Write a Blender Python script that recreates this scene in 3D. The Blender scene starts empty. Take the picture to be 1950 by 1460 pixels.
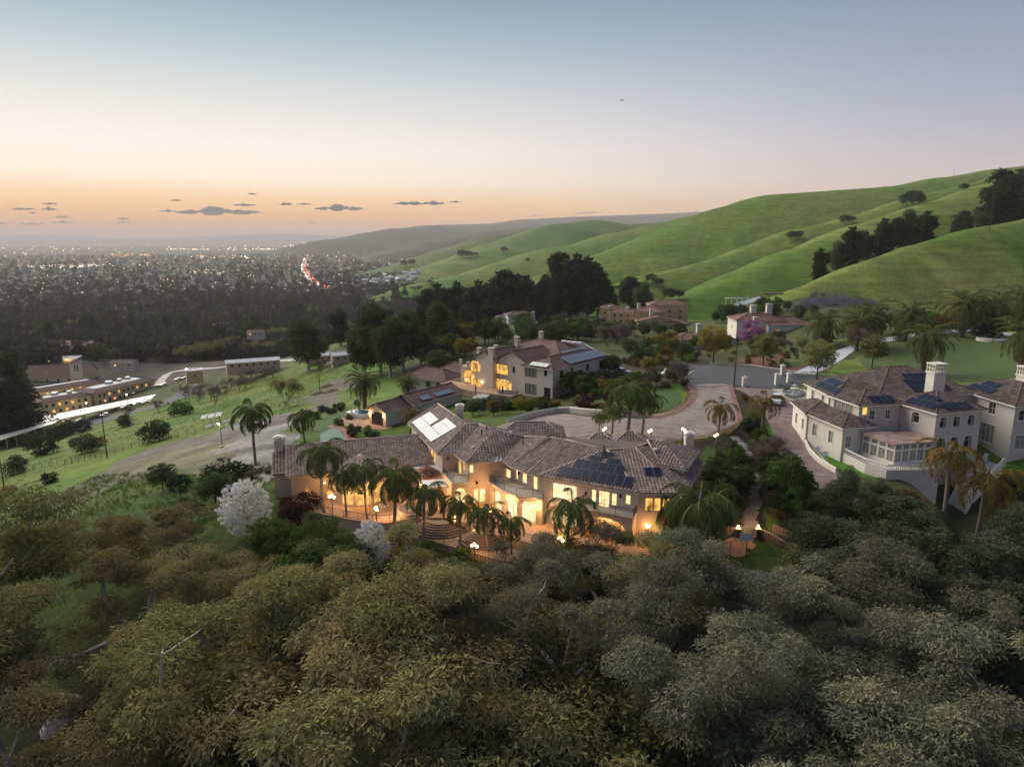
import bpy, bmesh, math, random
import numpy as np
from mathutils import Vector, Matrix
from mathutils.geometry import delaunay_2d_cdt

sc = bpy.context.scene
COL = sc.collection
# ------------------------------------------------------------------ camera
F = 1300.0            # focal length in photo pixels (1950 px wide)
CZ = 36.0             # drone height above the house terrace (z = 0)
PIT = math.atan((730 - 459) / F)
cam = bpy.data.objects.new('camera', bpy.data.cameras.new('camera'))
COL.objects.link(cam); sc.camera = cam
cam.data.sensor_width = 36; cam.data.lens = 24
cam.location = (0, 0, CZ); cam.rotation_euler = (math.pi / 2 - PIT, 0, 0)
cam.data.clip_start = 0.5; cam.data.clip_end = 120000
# ------------------------------------------------------------------ world / sky at dusk
def lin(r, g, b):
    f = lambda c: (c / 255 / 12.92) if c / 255 <= .04045 else ((c / 255 + .055) / 1.055) ** 2.4
    return (f(r), f(g), f(b), 1)
SUN_AZ = math.radians(-44)            # the sun has just set, to the left of the view axis
sun_xy = Vector((math.sin(SUN_AZ), math.cos(SUN_AZ), 0))
w = bpy.data.worlds.new('World'); sc.world = w; w.use_nodes = True
nt = w.node_tree; nt.nodes.clear()
N = lambda t: nt.nodes.new(t)
L = lambda a, b: nt.links.new(a, b)
tc = N('ShaderNodeTexCoord'); sep = N('ShaderNodeSeparateXYZ'); L(tc.outputs['Generated'], sep.inputs[0])
pw = N('ShaderNodeMath'); pw.operation = 'POWER'; pw.use_clamp = True; pw.inputs[1].default_value = .5
mx = N('ShaderNodeMath'); mx.operation = 'MAXIMUM'; mx.inputs[1].default_value = 0.0
L(sep.outputs[2], mx.inputs[0]); L(mx.outputs[0], pw.inputs[0])
def ramp(stops):
    r = N('ShaderNodeValToRGB'); cr = r.color_ramp
    while len(cr.elements) < len(stops): cr.elements.new(.5)
    for e, (el, c) in zip(cr.elements, stops):
        e.position = math.sqrt(max(0, math.sin(math.radians(el)))); e.color = lin(*c)
    L(pw.outputs[0], r.inputs[0]); return r
sunward = ramp([(0, (238, 132, 60)), (.8, (252, 152, 60)), (1.9, (255, 186, 94)), (3.1, (255, 210, 152)), (4.6, (254, 236, 212)), (7.0, (242, 234, 226)),
                (10.5, (210, 211, 208)), (14, (167, 184, 191)), (17.5, (130, 154, 170)), (28, (98, 122, 148)), (50, (74, 98, 130)), (90, (60, 82, 114))])
away = ramp([(0, (214, 170, 138)), (1.5, (212, 180, 158)), (3.5, (196, 180, 176)), (6, (176, 172, 180)), (10, (146, 156, 176)), (17.5, (112, 130, 162)),
             (30, (90, 108, 142)), (50, (74, 94, 130)), (90, (62, 84, 116))])
xy = N('ShaderNodeCombineXYZ'); L(sep.outputs[0], xy.inputs[0]); L(sep.outputs[1], xy.inputs[1])
nrm = N('ShaderNodeVectorMath'); nrm.operation = 'NORMALIZE'; L(xy.outputs[0], nrm.inputs[0])
dot = N('ShaderNodeVectorMath'); dot.operation = 'DOT_PRODUCT'; dot.inputs[1].default_value = sun_xy; L(nrm.outputs[0], dot.inputs[0])
mr = N('ShaderNodeMapRange'); mr.interpolation_type = 'SMOOTHSTEP'; mr.inputs['From Min'].default_value = 1.0; mr.inputs['From Max'].default_value = .12
L(dot.outputs['Value'], mr.inputs['Value'])
mix = N('ShaderNodeMix'); mix.data_type = 'RGBA'; L(mr.outputs[0], mix.inputs[0]); L(sunward.outputs[0], mix.inputs[6]); L(away.outputs[0], mix.inputs[7])
low = N('ShaderNodeMapRange'); low.inputs['From Min'].default_value = -.004; low.inputs['From Max'].default_value = -.03; L(sep.outputs[2], low.inputs['Value'])
mixg = N('ShaderNodeMix'); mixg.data_type = 'RGBA'; L(low.outputs[0], mixg.inputs[0]); L(mix.outputs[2], mixg.inputs[6]); mixg.inputs[7].default_value = (.05, .05, .045, 1)
bg1 = N('ShaderNodeBackground'); bg1.inputs[1].default_value = .365; L(mixg.outputs[2], bg1.inputs[0])
sky = N('ShaderNodeTexSky'); sky.sky_type = 'NISHITA'; sky.sun_disc = False
sky.sun_elevation = math.radians(-2.5); sky.sun_rotation = SUN_AZ; sky.dust_density = 2.0
bg2 = N('ShaderNodeBackground'); bg2.inputs[1].default_value = .05; L(sky.outputs[0], bg2.inputs[0])
add = N('ShaderNodeAddShader'); L(bg1.outputs[0], add.inputs[0]); L(bg2.outputs[0], add.inputs[1])
wo = N('ShaderNodeOutputWorld'); L(add.outputs[0], wo.inputs[0])
# the last glow of the set sun
sl = bpy.data.lights.new('sun', 'SUN'); sl.energy = 2.0; sl.angle = math.radians(72); sl.color = (1, .92, .80)
so = bpy.data.objects.new('sun', sl); COL.objects.link(so)
so.rotation_euler = Vector((-sun_xy.x * math.cos(.5) , -sun_xy.y * math.cos(.5), -math.sin(.5))).to_track_quat('-Z', 'Y').to_euler()
sc.view_settings.view_transform = 'Standard'; sc.view_settings.look = 'None'; sc.view_settings.gamma = 1; sc.view_settings.exposure = 1.72
sc.render.engine = 'CYCLES'
cy = sc.cycles; cy.use_denoising = True; cy.max_bounces = 5; cy.diffuse_bounces = 3; cy.glossy_bounces = 2; cy.transmission_bounces = 3; cy.volume_bounces = 0
cy.transparent_max_bounces = 6; cy.sample_clamp_indirect = 3.0; cy.caustics_reflective = False; cy.caustics_refractive = False
try: cy.denoiser = 'OPENIMAGEDENOISE'; cy.denoising_input_passes = 'RGB_ALBEDO_NORMAL'
except Exception: pass

# ------------------------------------------------------------------ pixels -> places
CP, SP = math.cos(PIT), math.sin(PIT)
def ray(px, py):
    dx = (px - 975) / F; dy = (730 - py) / F
    return Vector((dx, CP + dy * SP, -SP + dy * CP))
def P(px, py, z):                       # where the ray meets the level z
    r = ray(px, py); t = (z - CZ) / r.z
    return Vector((r.x * t, r.y * t, z))
def PD(px, py, D):                      # where the ray is D metres away (along the view axis y)
    r = ray(px, py); t = D / r.y
    return Vector((r.x * t, D, CZ + r.z * t))
def onwall(p0, p1, px, py):             # ray against the vertical plane over p0-p1 -> (u, z)
    d = Vector((p1[0] - p0[0], p1[1] - p0[1])); ln = d.length; d /= ln
    n = Vector((-d.y, d.x)); r = ray(px, py)
    t = (n.x * p0[0] + n.y * p0[1]) / (n.x * r.x + n.y * r.y)
    return ((r.x * t - p0[0]) * d.x + (r.y * t - p0[1]) * d.y, CZ + r.z * t)

# ------------------------------------------------------------------ terrain
def hash2(ix, iy, s):
    v = np.sin(ix * 127.1 + iy * 311.7 + s * 74.7) * 43758.5453
    return v - np.floor(v)
def vnoise(x, y, s=0):
    ix, iy = np.floor(x), np.floor(y); fx, fy = x - ix, y - iy
    fx = fx * fx * (3 - 2 * fx); fy = fy * fy * (3 - 2 * fy)
    a = hash2(ix, iy, s); b = hash2(ix + 1, iy, s); c = hash2(ix, iy + 1, s); d = hash2(ix + 1, iy + 1, s)
    return (a + (b - a) * fx) * (1 - fy) + (c + (d - c) * fx) * fy
def fbm(x, y, s=0, o=4):
    r = 0; a = .5
    for k in range(o): r = r + a * vnoise(x * 2 ** k, y * 2 ** k, s + k); a *= .5
    return r
K = 1.2
CTRL = []
def cd(px, py, D): CTRL.append(tuple(PD(px, py, D * K)))
def cz(px, py, z): CTRL.append(tuple(P(px, py, z)))
def cw(x, y, z): CTRL.append((x, y, z))
# plateau with the road and the houses
for a in [(1420, 715, 3.6), (1320, 740, 3.6), (1540, 715, 4.5), (1350, 800, 3.4), (1100, 800, 3.4), (985, 802, 3.2), (1385, 825, 3.2), (1420, 860, 2.2), (1420, 990, -1.6),
          (1490, 860, 2.6), (1480, 765, 3.5), (1555, 900, .6), (1591, 890, .5), (1532, 853, 1.2), (1740, 925, -2), (1815, 978, -4.5), (1930, 960, -3), (1420, 1030, -3.4), (1360, 1085, -4.6),
          (1274, 1075, -3.4), (1180, 700, 0), (1250, 760, 3.2), (1160, 740, .5), (1052, 762, -2.4), (900, 765, -3), (1000, 778, -1.0), (1850, 690, 5), (1600, 700, 5), (1890, 632, 7), (1700, 640, 6),
          (700, 990, -1.6), (560, 965, -.6), (545, 940, -.5), (640, 830, -5), (740, 818, -5.6), (660, 800, -6), (840, 790, -4)]: cz(*a)
for a in [(1250, 625, 300), (1140, 612, 330), (1320, 660, 220), (1470, 635, 228), (980, 618, 330), (1100, 660, 220), (1600, 572, 250), (1420, 600, 265), (1700, 590, 245), (1880, 590, 250), (1790, 600, 240),
          (580, 712, 300), (670, 695, 280), (440, 750, 305), (540, 777, 185), (300, 790, 260), (180, 775, 325), (60, 790, 318), (203, 868, 163), (423, 852, 123), (487, 885, 103), (250, 930, 98), (400, 960, 84),
          (100, 960, 110), (0, 900, 165), (0, 800, 298), (100, 832, 275), (-60, 850, 270), (0, 860, 240), (130, 1000, 85), (300, 1000, 78), (440, 1040, 68), (640, 760, 180), (690, 740, 210), (760, 660, 340), (900, 640, 330), (1100, 605, 395), (830, 640, 300),
          (400, 690, 420), (100, 690, 430), (700, 640, 430)]: cd(*a)
for a in [(0, 20, -26), (0, 40, -22), (-20, 45, -21), (25, 45, -20), (0, 58, -15), (-25, 62, -14), (22, 60, -13), (45, 60, -12), (70, 62, -12), (-45, 65, -15), (-70, 70, -20), (-30, 25, -26), (30, 25, -24), (60, 40, -20),
          (-8, 70, -5.5), (8, 68, -5.5), (40, 75, -7), (60, 78, -7), (85, 85, -6), (100, 110, 4), (150, 150, 12), (-120, 90, -30), (-180, 150, -45), (120, 60, -10), (-100, 50, -26)]: cw(*a)
for th, r, z in [(-44, 540, -58), (-30, 560, -61), (-18, 580, -60), (-8, 580, -54), (0, 600, -46), (8, 620, -40), (16, 620, -32), (26, 600, -28), (38, 600, -22), (30, 440, -8), (40, 440, -4), (24, 460, -14), (-44, 1000, -84), (-20, 1000, -84), (-5, 1000, -78), (6, 1100, -60),
                 (18, 1100, -40), (36, 1100, -30), (-44, 3500, -86), (-20, 3500, -86), (-4, 3500, -84), (8, 3500, -60), (30, 3500, -30), (-44, 12000, -86), (-15, 12000, -86), (10, 12000, -80), (40, 12000, -80),
                 (-44, 60000, -86), (0, 60000, -86), (44, 60000, -86), (-60, 2000, -86), (60, 2000, 0), (60, 400, 20), (-60, 300, -60), (60, 60, -10), (-60, 60, -28), (0, 8, -27), (40, 8, -26), (-40, 8, -27)]:
    t = math.radians(th); cw(r * math.sin(t), r * math.cos(t), z)
CT = np.array(CTRL)
def uv_(x, y): return np.arctan2(x, y) * 1.6, .5 * np.log(x * x + y * y + 1)
def tps(r2): return .5 * r2 * np.log(r2 + 1e-12)
cu, cv = uv_(CT[:, 0], CT[:, 1])
_n = len(CT)
_A = np.zeros((_n + 3, _n + 3)); _A[:_n, :_n] = tps((cu[:, None] - cu) ** 2 + (cv[:, None] - cv) ** 2) + np.eye(_n) * 2e-4
_A[:_n, _n:] = np.stack([np.ones(_n), cu, cv], 1); _A[_n:, :_n] = _A[:_n, _n:].T
_W = np.linalg.solve(_A, np.concatenate([CT[:, 2], np.zeros(3)]))
def base_h(x, y):
    u, v = uv_(x, y); r = _W[_n] + _W[_n + 1] * u + _W[_n + 2] * v
    for k in range(_n): r = r + _W[k] * tps((u - cu[k]) ** 2 + (v - cv[k]) ** 2)
    return np.maximum(r, -88)
# grass spurs of the hills: crest pixels with their distance
SPURS = [
    (.62, 12, [(2500, 250, 520), (2250, 330, 420), (1950, 419, 350), (1850, 436, 335), (1750, 466, 320), (1650, 500, 305), (1540, 546, 290), (1470, 582, 278)]),
    (.58, 26, [(2500, 190, 700), (2200, 268, 640), (2000, 318, 560), (1890, 350, 520), (1780, 385, 490), (1650, 425, 460), (1540, 470, 430), (1450, 508, 410), (1330, 557, 385), (1200, 592, 365), (1080, 622, 350)]),
    (.56, 26, [(2100, 290, 760), (1900, 338, 640), (1760, 371, 600), (1630, 412, 570), (1532, 435, 545), (1450, 465, 520), (1350, 498, 490), (1250, 522, 470), (1170, 548, 450), (1100, 575, 440)]),
    (.48, 60, [(2300, 280, 980), (2050, 305, 900), (1900, 322, 850), (1800, 338, 820), (1700, 355, 800), (1600, 362, 790), (1480, 370, 780), (1420, 388, 760), (1340, 425, 730), (1270, 452, 700), (1200, 476, 680), (1120, 505, 650), (1060, 535, 610)]),
    (.44, 70, [(1480, 388, 1000), (1340, 410, 1000), (1270, 425, 980), (1200, 442, 950), (1080, 469, 900), (985, 497, 850), (900, 522, 810), (834, 536, 780)]),
    (.44, 100, [(1400, 405, 1500), (1250, 424, 1480), (1190, 428, 1450), (1130, 419, 1400), (1080, 425, 1350), (1020, 445, 1300), (960, 470, 1200), (880, 500, 1100), (790, 525, 1000)]),
    (.44, 100, [(1150, 425, 1950), (1060, 432, 1850), (1015, 435, 1800), (960, 445, 1700), (900, 465, 1600), (850, 480, 1500), (740, 515, 1300)]),
    (.36, 140, [(1050, 430, 2900), (930, 440, 2700), (880, 450, 2500), (835, 457, 2400), (790, 475, 2200), (750, 495, 2100)]),
    (.32, 260, [(1350, 405, 4800), (1200, 413, 4600), (1080, 417, 4500), (1000, 421, 4200), (900, 434, 4000), (820, 429, 3800), (775, 434, 3600), (735, 441, 3500), (700, 453, 3400), (655, 454, 3200), (625, 468, 3050)]),
    (.28, 500, [(1340, 403, 7500), (1240, 408, 7400), (1100, 413, 7000), (1020, 417, 6800), (940, 426, 6600), (860, 428, 6500), (760, 446, 6300)]),
    (.10, 2500, [(-400, 450, 24000), (-100, 457, 24000), (20, 453, 24000), (75, 448, 24000), (140, 453, 24000), (220, 456, 24000), (300, 453, 24000), (340, 456, 24000), (450, 449, 24000), (540, 446, 24000), (575, 452, 24000), (640, 460, 24000)]),
]
FARTHER = [1, 1.2, 1.35, 1.3, 1.5, 1.6, 1.6, 1.7, 1.8, 1.2, 1]         # the feet of the farther spurs stand on the valley floor
SP3 = [(sl_, R * f_, [tuple(PD(a, b, d * K * f_)) for a, b, d in pts]) for (sl_, R, pts), f_ in zip(SPURS, FARTHER)]
PADS = []       # (polygon-ish box: cx, cy, ux, uy, half_w, half_d, z, falloff)
def pad(cx, cy, ang, hw, hd, z, fall): PADS.append((cx, cy, math.cos(ang), math.sin(ang), hw, hd, z, fall))
def H(x, y):
    x = np.asarray(x, float); y = np.asarray(y, float)
    r = np.hypot(x, y); h = base_h(x, y)
    far = np.clip((r - 250) / 300, 0, 1)
    h = h + far * np.clip(r / 900, .3, 1) * 5 * (fbm(x / 90, y / 90, 3, 3) - .45) * (np.arctan2(x, y) > .0)
    kk = .4 + .0022 * np.minimum(r, 5000)
    gul = (fbm(x / 110, y / 110, 9, 4) - .47)
    for sl_, R, pts in SP3:
        best = np.full(x.shape, -1e9)
        for (x0, y0, z0), (x1, y1, z1) in zip(pts[:-1], pts[1:]):
            dx, dy = x1 - x0, y1 - y0; t = np.clip(((x - x0) * dx + (y - y0) * dy) / (dx * dx + dy * dy), 0, 1)
            d = np.hypot(x - x0 - t * dx, y - y0 - t * dy)
            hh = z0 + t * (z1 - z0) - sl_ * (np.sqrt(d * d + R * R) - R) + gul * np.minimum(d, 160) * .11
            best = np.maximum(best, hh)
        m = np.maximum(h, best); h = m + kk * np.log1p(np.exp(-np.minimum(np.abs(h - best) / kk, 50)))
    h = h + np.where(r < 400, .5, 0) * (fbm(x / 7, y / 7, 5, 3) - .44) * np.clip((r - 70) / 60, .3, 1)
    for cx, cy_, c, s, hw, hd, z, fall in PADS:
        lx = np.abs((x - cx) * c + (y - cy_) * s); ly = np.abs(-(x - cx) * s + (y - cy_) * c)
        d = np.hypot(np.maximum(lx - hw, 0), np.maximum(ly - hd, 0)); t = np.clip(1 - d / fall, 0, 1); t = t * t * (3 - 2 * t)
        h = h * (1 - t) + z * t
    return h
def Hs(x, y): return float(H(np.array([x]), np.array([y]))[0])
def ground_hits(pts):                   # pixel list -> points on the terrain
    pts = np.array(pts, float); R = np.array([tuple(ray(a, b)) for a, b in pts])
    t0 = np.full(len(pts), 12.0); done = np.zeros(len(pts), bool); lo = t0.copy(); t = t0.copy()
    for k in range(420):
        nt_ = t * 1.016
        below = (CZ + R[:, 2] * nt_) < H(R[:, 0] * nt_, R[:, 1] * nt_)
        lo = np.where(done, lo, t); t = np.where(done, t, nt_); done |= below
        if done.all() or t.max() > 30000: break
    hi = t.copy()
    for k in range(14):
        m = (lo + hi) / 2; b = (CZ + R[:, 2] * m) < H(R[:, 0] * m, R[:, 1] * m)
        hi = np.where(b, m, hi); lo = np.where(b, lo, m)
    x, y = R[:, 0] * hi, R[:, 1] * hi
    return [Vector(p) for p in zip(x, y, H(x, y))]
def G(px, py): return ground_hits([(px, py)])[0]
# ------------------------------------------------------------------ materials
MATS = {}
def base_mat(name):
    m = bpy.data.materials.new(name); m.use_nodes = True; MATS[name] = m
    return m, m.node_tree, m.node_tree.nodes['Principled BSDF']
def mat(name, c1, c2=None, scale=6, rough=.8, bump=0, metal=0, spec=.3, emit=None, es=0, coat=0, detail=4, stretch=None):
    m, t, b = base_mat(name)
    b.inputs['Roughness'].default_value = rough; b.inputs['Metallic'].default_value = metal; b.inputs['Specular IOR Level'].default_value = spec
    if coat: b.inputs['Coat Weight'].default_value = coat; b.inputs['Coat Roughness'].default_value = .04
    b.inputs['Base Color'].default_value = (*c1, 1)
    if c2 or bump:
        co = t.nodes.new('ShaderNodeTexCoord'); nz = t.nodes.new('ShaderNodeTexNoise'); nz.inputs['Scale'].default_value = scale; nz.inputs['Detail'].default_value = detail
        src = co.outputs['Object']
        if stretch:
            mp = t.nodes.new('ShaderNodeMapping'); mp.inputs['Scale'].default_value = stretch; t.links.new(src, mp.inputs[0]); src = mp.outputs[0]
        t.links.new(src, nz.inputs['Vector'])
        if c2:
            mr_ = t.nodes.new('ShaderNodeMapRange'); mr_.inputs['From Min'].default_value = .3; mr_.inputs['From Max'].default_value = .7
            mx_ = t.nodes.new('ShaderNodeMix'); mx_.data_type = 'RGBA'; mx_.inputs[6].default_value = (*c1, 1); mx_.inputs[7].default_value = (*c2, 1)
            t.links.new(nz.outputs[0], mr_.inputs['Value']); t.links.new(mr_.outputs[0], mx_.inputs[0]); t.links.new(mx_.outputs[2], b.inputs['Base Color'])
        if bump:
            bp = t.nodes.new('ShaderNodeBump'); bp.inputs['Strength'].default_value = bump; bp.inputs['Distance'].default_value = .05
            t.links.new(nz.outputs[0], bp.inputs['Height']); t.links.new(bp.outputs[0], b.inputs['Normal'])
    if emit: b.inputs['Emission Color'].default_value = (*emit, 1); b.inputs['Emission Strength'].default_value = es
    return m
LEAF_K = {'leaf_euc': 2.6, 'leaf_euc_grey': 2.5, 'leaf_olive': 2.6, 'frond': 1.7, 'frond_date': 2.2, 'frond_gold': 1.15, 'leaf_yellow': 1.1, 'blossom_white': 1.5, 'blossom_pink': 1.0, 'twig': 1.3, 'distant_leaf': 1.9, 'leaf_dark': 1.45, 'leaf_lavender': 1.2}
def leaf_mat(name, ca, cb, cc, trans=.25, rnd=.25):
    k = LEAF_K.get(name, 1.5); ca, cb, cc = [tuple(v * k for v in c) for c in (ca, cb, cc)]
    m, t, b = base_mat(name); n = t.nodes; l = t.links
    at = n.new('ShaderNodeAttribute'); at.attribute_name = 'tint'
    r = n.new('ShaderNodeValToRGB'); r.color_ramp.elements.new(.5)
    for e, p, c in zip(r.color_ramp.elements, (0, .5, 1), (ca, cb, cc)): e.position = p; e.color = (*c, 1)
    l.new(at.outputs['Fac'], r.inputs[0])
    oi = n.new('ShaderNodeObjectInfo'); hs = n.new('ShaderNodeHueSaturation')
    v = n.new('ShaderNodeMapRange'); v.inputs['To Min'].default_value = 1 - rnd; v.inputs['To Max'].default_value = 1 + rnd; l.new(oi.outputs['Random'], v.inputs['Value'])
    h = n.new('ShaderNodeMapRange'); h.inputs['To Min'].default_value = .485; h.inputs['To Max'].default_value = .515
    fr = n.new('ShaderNodeMath'); fr.operation = 'FRACT'; ml = n.new('ShaderNodeMath'); ml.operation = 'MULTIPLY'; ml.inputs[1].default_value = 7.3
    l.new(oi.outputs['Random'], ml.inputs[0]); l.new(ml.outputs[0], fr.inputs[0]); l.new(fr.outputs[0], h.inputs['Value'])
    l.new(r.outputs[0], hs.inputs['Color']); l.new(v.outputs[0], hs.inputs['Value']); l.new(h.outputs[0], hs.inputs['Hue'])
    df = n.new('ShaderNodeBsdfDiffuse'); tr = n.new('ShaderNodeBsdfTranslucent'); mx_ = n.new('ShaderNodeMixShader'); mx_.inputs[0].default_value = trans
    l.new(hs.outputs[0], df.inputs[0]); l.new(hs.outputs[0], tr.inputs[0]); l.new(df.outputs[0], mx_.inputs[1]); l.new(tr.outputs[0], mx_.inputs[2])
    l.new(mx_.outputs[0], n['Material Output'].inputs[0]); n.remove(b)
    return m
def vc_mat(name, rough=.95, s1=.9, s2=.12, bump=.6, amp=.45):      # ground: zone colour x noise
    m, t, b = base_mat(name); n = t.nodes; l = t.links
    at = n.new('ShaderNodeAttribute'); at.attribute_name = 'Col'; b.inputs['Roughness'].default_value = rough; b.inputs['Specular IOR Level'].default_value = .1
    g = n.new('ShaderNodeNewGeometry'); z1 = n.new('ShaderNodeTexNoise'); z2 = n.new('ShaderNodeTexNoise')
    mp = n.new('ShaderNodeMapping'); mp.inputs['Scale'].default_value = (1, 1, .4); l.new(g.outputs['Position'], mp.inputs[0])
    z1.inputs['Scale'].default_value = s1; z2.inputs['Scale'].default_value = s2
    for z, d in ((z1, 5), (z2, 6)): z.inputs['Detail'].default_value = d; l.new(mp.outputs[0], z.inputs['Vector'])
    mp2 = n.new('ShaderNodeMapping'); mp2.inputs['Scale'].default_value = (.03, .03, .55); l.new(g.outputs['Position'], mp2.inputs[0]); z3 = n.new('ShaderNodeTexNoise'); z3.inputs['Scale'].default_value = 1; z3.inputs['Detail'].default_value = 5; l.new(mp2.outputs[0], z3.inputs['Vector'])
    a0 = n.new('ShaderNodeMath'); a0.operation = 'MULTIPLY_ADD'; a0.inputs[1].default_value = .8; a0.inputs[2].default_value = -.4; l.new(z3.outputs[0], a0.inputs[0])
    a1 = n.new('ShaderNodeMath'); a1.operation = 'ADD'; l.new(z1.outputs[0], a1.inputs[0]); l.new(a0.outputs[0], a1.inputs[1])
    ad = n.new('ShaderNodeMath'); ad.operation = 'ADD'; l.new(a1.outputs[0], ad.inputs[0]); l.new(z2.outputs[0], ad.inputs[1])
    v = n.new('ShaderNodeMapRange'); v.inputs['From Min'].default_value = .65; v.inputs['From Max'].default_value = 1.35; v.inputs['To Min'].default_value = 1 - amp; v.inputs['To Max'].default_value = 1 + amp
    l.new(ad.outputs[0], v.inputs['Value']); hs = n.new('ShaderNodeHueSaturation'); l.new(at.outputs['Color'], hs.inputs['Color']); l.new(v.outputs[0], hs.inputs['Value'])
    hm = n.new('ShaderNodeMapRange'); hm.inputs['From Min'].default_value = .3; hm.inputs['From Max'].default_value = .7; hm.inputs['To Min'].default_value = .485; hm.inputs['To Max'].default_value = .515
    l.new(z2.outputs[0], hm.inputs['Value']); l.new(hm.outputs[0], hs.inputs['Hue'])
    l.new(hs.outputs[0], b.inputs['Base Color'])
    bp = n.new('ShaderNodeBump'); bp.inputs['Strength'].default_value = bump; bp.inputs['Distance'].default_value = .25; l.new(z1.outputs[0], bp.inputs['Height']); l.new(bp.outputs[0], b.inputs['Normal'])
    return m
def roof_mat(name, c1, c2, c3, tile=False, cols=3.0, rows=2.6):
    m, t, b = base_mat(name); n = t.nodes; l = t.links; b.inputs['Roughness'].default_value = .75; b.inputs['Specular IOR Level'].default_value = .3
    r = n.new('ShaderNodeValToRGB'); r.color_ramp.elements.new(.5)
    for e, p, c in zip(r.color_ramp.elements, (0, .5, 1), (c1, c2, c3)): e.position = p; e.color = (*c, 1)
    nz = n.new('ShaderNodeTexNoise'); nz.inputs['Scale'].default_value = .35; nz.inputs['Detail'].default_value = 5
    g = n.new('ShaderNodeNewGeometry'); l.new(g.outputs['Position'], nz.inputs['Vector'])
    if tile:                                        # real tiles: a colour for each piece
        a = n.new('ShaderNodeMath'); a.operation = 'ADD'; s = n.new('ShaderNodeMath'); s.operation = 'MULTIPLY_ADD'; s.inputs[1].default_value = .7; s.inputs[2].default_value = -.35
        l.new(nz.outputs[0], s.inputs[0]); l.new(g.outputs['Random Per Island'], a.inputs[0]); l.new(s.outputs[0], a.inputs[1]); l.new(a.outputs[0], r.inputs[0])
    else:
        uv = n.new('ShaderNodeUVMap'); br = n.new('ShaderNodeTexBrick'); br.offset = 0; l.new(uv.outputs[0], br.inputs['Vector'])
        br.inputs['Scale'].default_value = 1; br.inputs['Brick Width'].default_value = 1 / cols; br.inputs['Row Height'].default_value = 1 / rows; br.inputs['Mortar Size'].default_value = .045
        br.inputs['Color1'].default_value = (.2, .2, .2, 1); br.inputs['Color2'].default_value = (.9, .9, .9, 1); br.inputs['Mortar'].default_value = (0, 0, 0, 1)
        a = n.new('ShaderNodeMath'); a.operation = 'ADD'; s = n.new('ShaderNodeMath'); s.operation = 'MULTIPLY_ADD'; s.inputs[1].default_value = 1.4; s.inputs[2].default_value = -.7
        l.new(nz.outputs[0], s.inputs[0]); l.new(br.outputs['Color'], a.inputs[0]); l.new(s.outputs[0], a.inputs[1]); l.new(a.outputs[0], r.inputs[0])
        wv = n.new('ShaderNodeTexWave'); wv.inputs['Scale'].default_value = cols * .5; l.new(uv.outputs[0], wv.inputs['Vector'])
        ad = n.new('ShaderNodeMath'); ad.operation = 'ADD'; l.new(wv.outputs['Fac'], ad.inputs[0]); l.new(br.outputs['Fac'], ad.inputs[1])
        bp = n.new('ShaderNodeBump'); bp.inputs['Strength'].default_value = .8; bp.inputs['Distance'].default_value = .08; l.new(wv.outputs['Fac'], bp.inputs['Height']); l.new(bp.outputs[0], b.inputs['Normal'])
    l.new(r.outputs[0], b.inputs['Base Color']); return m
def lit_mat(name, col, strength, dark=.35, sc_=1.3):                   # lit room behind glass
    m, t, b = base_mat(name); n = t.nodes; l = t.links
    co = n.new('ShaderNodeTexCoord'); mp = n.new('ShaderNodeMapping'); mp.inputs['Scale'].default_value = (1, 1, .6); l.new(co.outputs['Object'], mp.inputs[0])
    nz = n.new('ShaderNodeTexNoise'); nz.inputs['Scale'].default_value = sc_; nz.inputs['Detail'].default_value = 3; l.new(mp.outputs[0], nz.inputs['Vector'])
    v = n.new('ShaderNodeMapRange'); v.inputs['From Min'].default_value = .32; v.inputs['From Max'].default_value = .62; v.inputs['To Min'].default_value = dark * strength; v.inputs['To Max'].default_value = strength
    l.new(nz.outputs[0], v.inputs['Value']); l.new(v.outputs[0], b.inputs['Emission Strength']); b.inputs['Emission Color'].default_value = (*col, 1)
    b.inputs['Base Color'].default_value = (.05, .05, .05, 1); b.inputs['Roughness'].default_value = .1
    return m
def brick_mat(name, c1, c2, mort, bw=.4, rh=.2, ms=.015, rough=.85):
    m, t, b = base_mat(name); n = t.nodes; l = t.links; b.inputs['Roughness'].default_value = rough; b.inputs['Specular IOR Level'].default_value = .2
    g = n.new('ShaderNodeNewGeometry'); br = n.new('ShaderNodeTexBrick'); l.new(g.outputs['Position'], br.inputs['Vector'])
    br.inputs['Scale'].default_value = 1; br.inputs['Brick Width'].default_value = bw; br.inputs['Row Height'].default_value = rh; br.inputs['Mortar Size'].default_value = ms
    for k, c in (('Color1', c1), ('Color2', c2), ('Mortar', mort)): br.inputs[k].default_value = (*c, 1)
    nz = n.new('ShaderNodeTexNoise'); nz.inputs['Scale'].default_value = .5; nz.inputs['Detail'].default_value = 6; l.new(g.outputs['Position'], nz.inputs['Vector'])
    v = n.new('ShaderNodeMapRange'); v.inputs['From Min'].default_value = .3; v.inputs['From Max'].default_value = .7; v.inputs['To Min'].default_value = .72; v.inputs['To Max'].default_value = 1.2; l.new(nz.outputs[0], v.inputs['Value'])
    hs = n.new('ShaderNodeHueSaturation'); l.new(br.outputs[0], hs.inputs['Color']); l.new(v.outputs[0], hs.inputs['Value']); l.new(hs.outputs[0], b.inputs['Base Color'])
    return m

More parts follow.
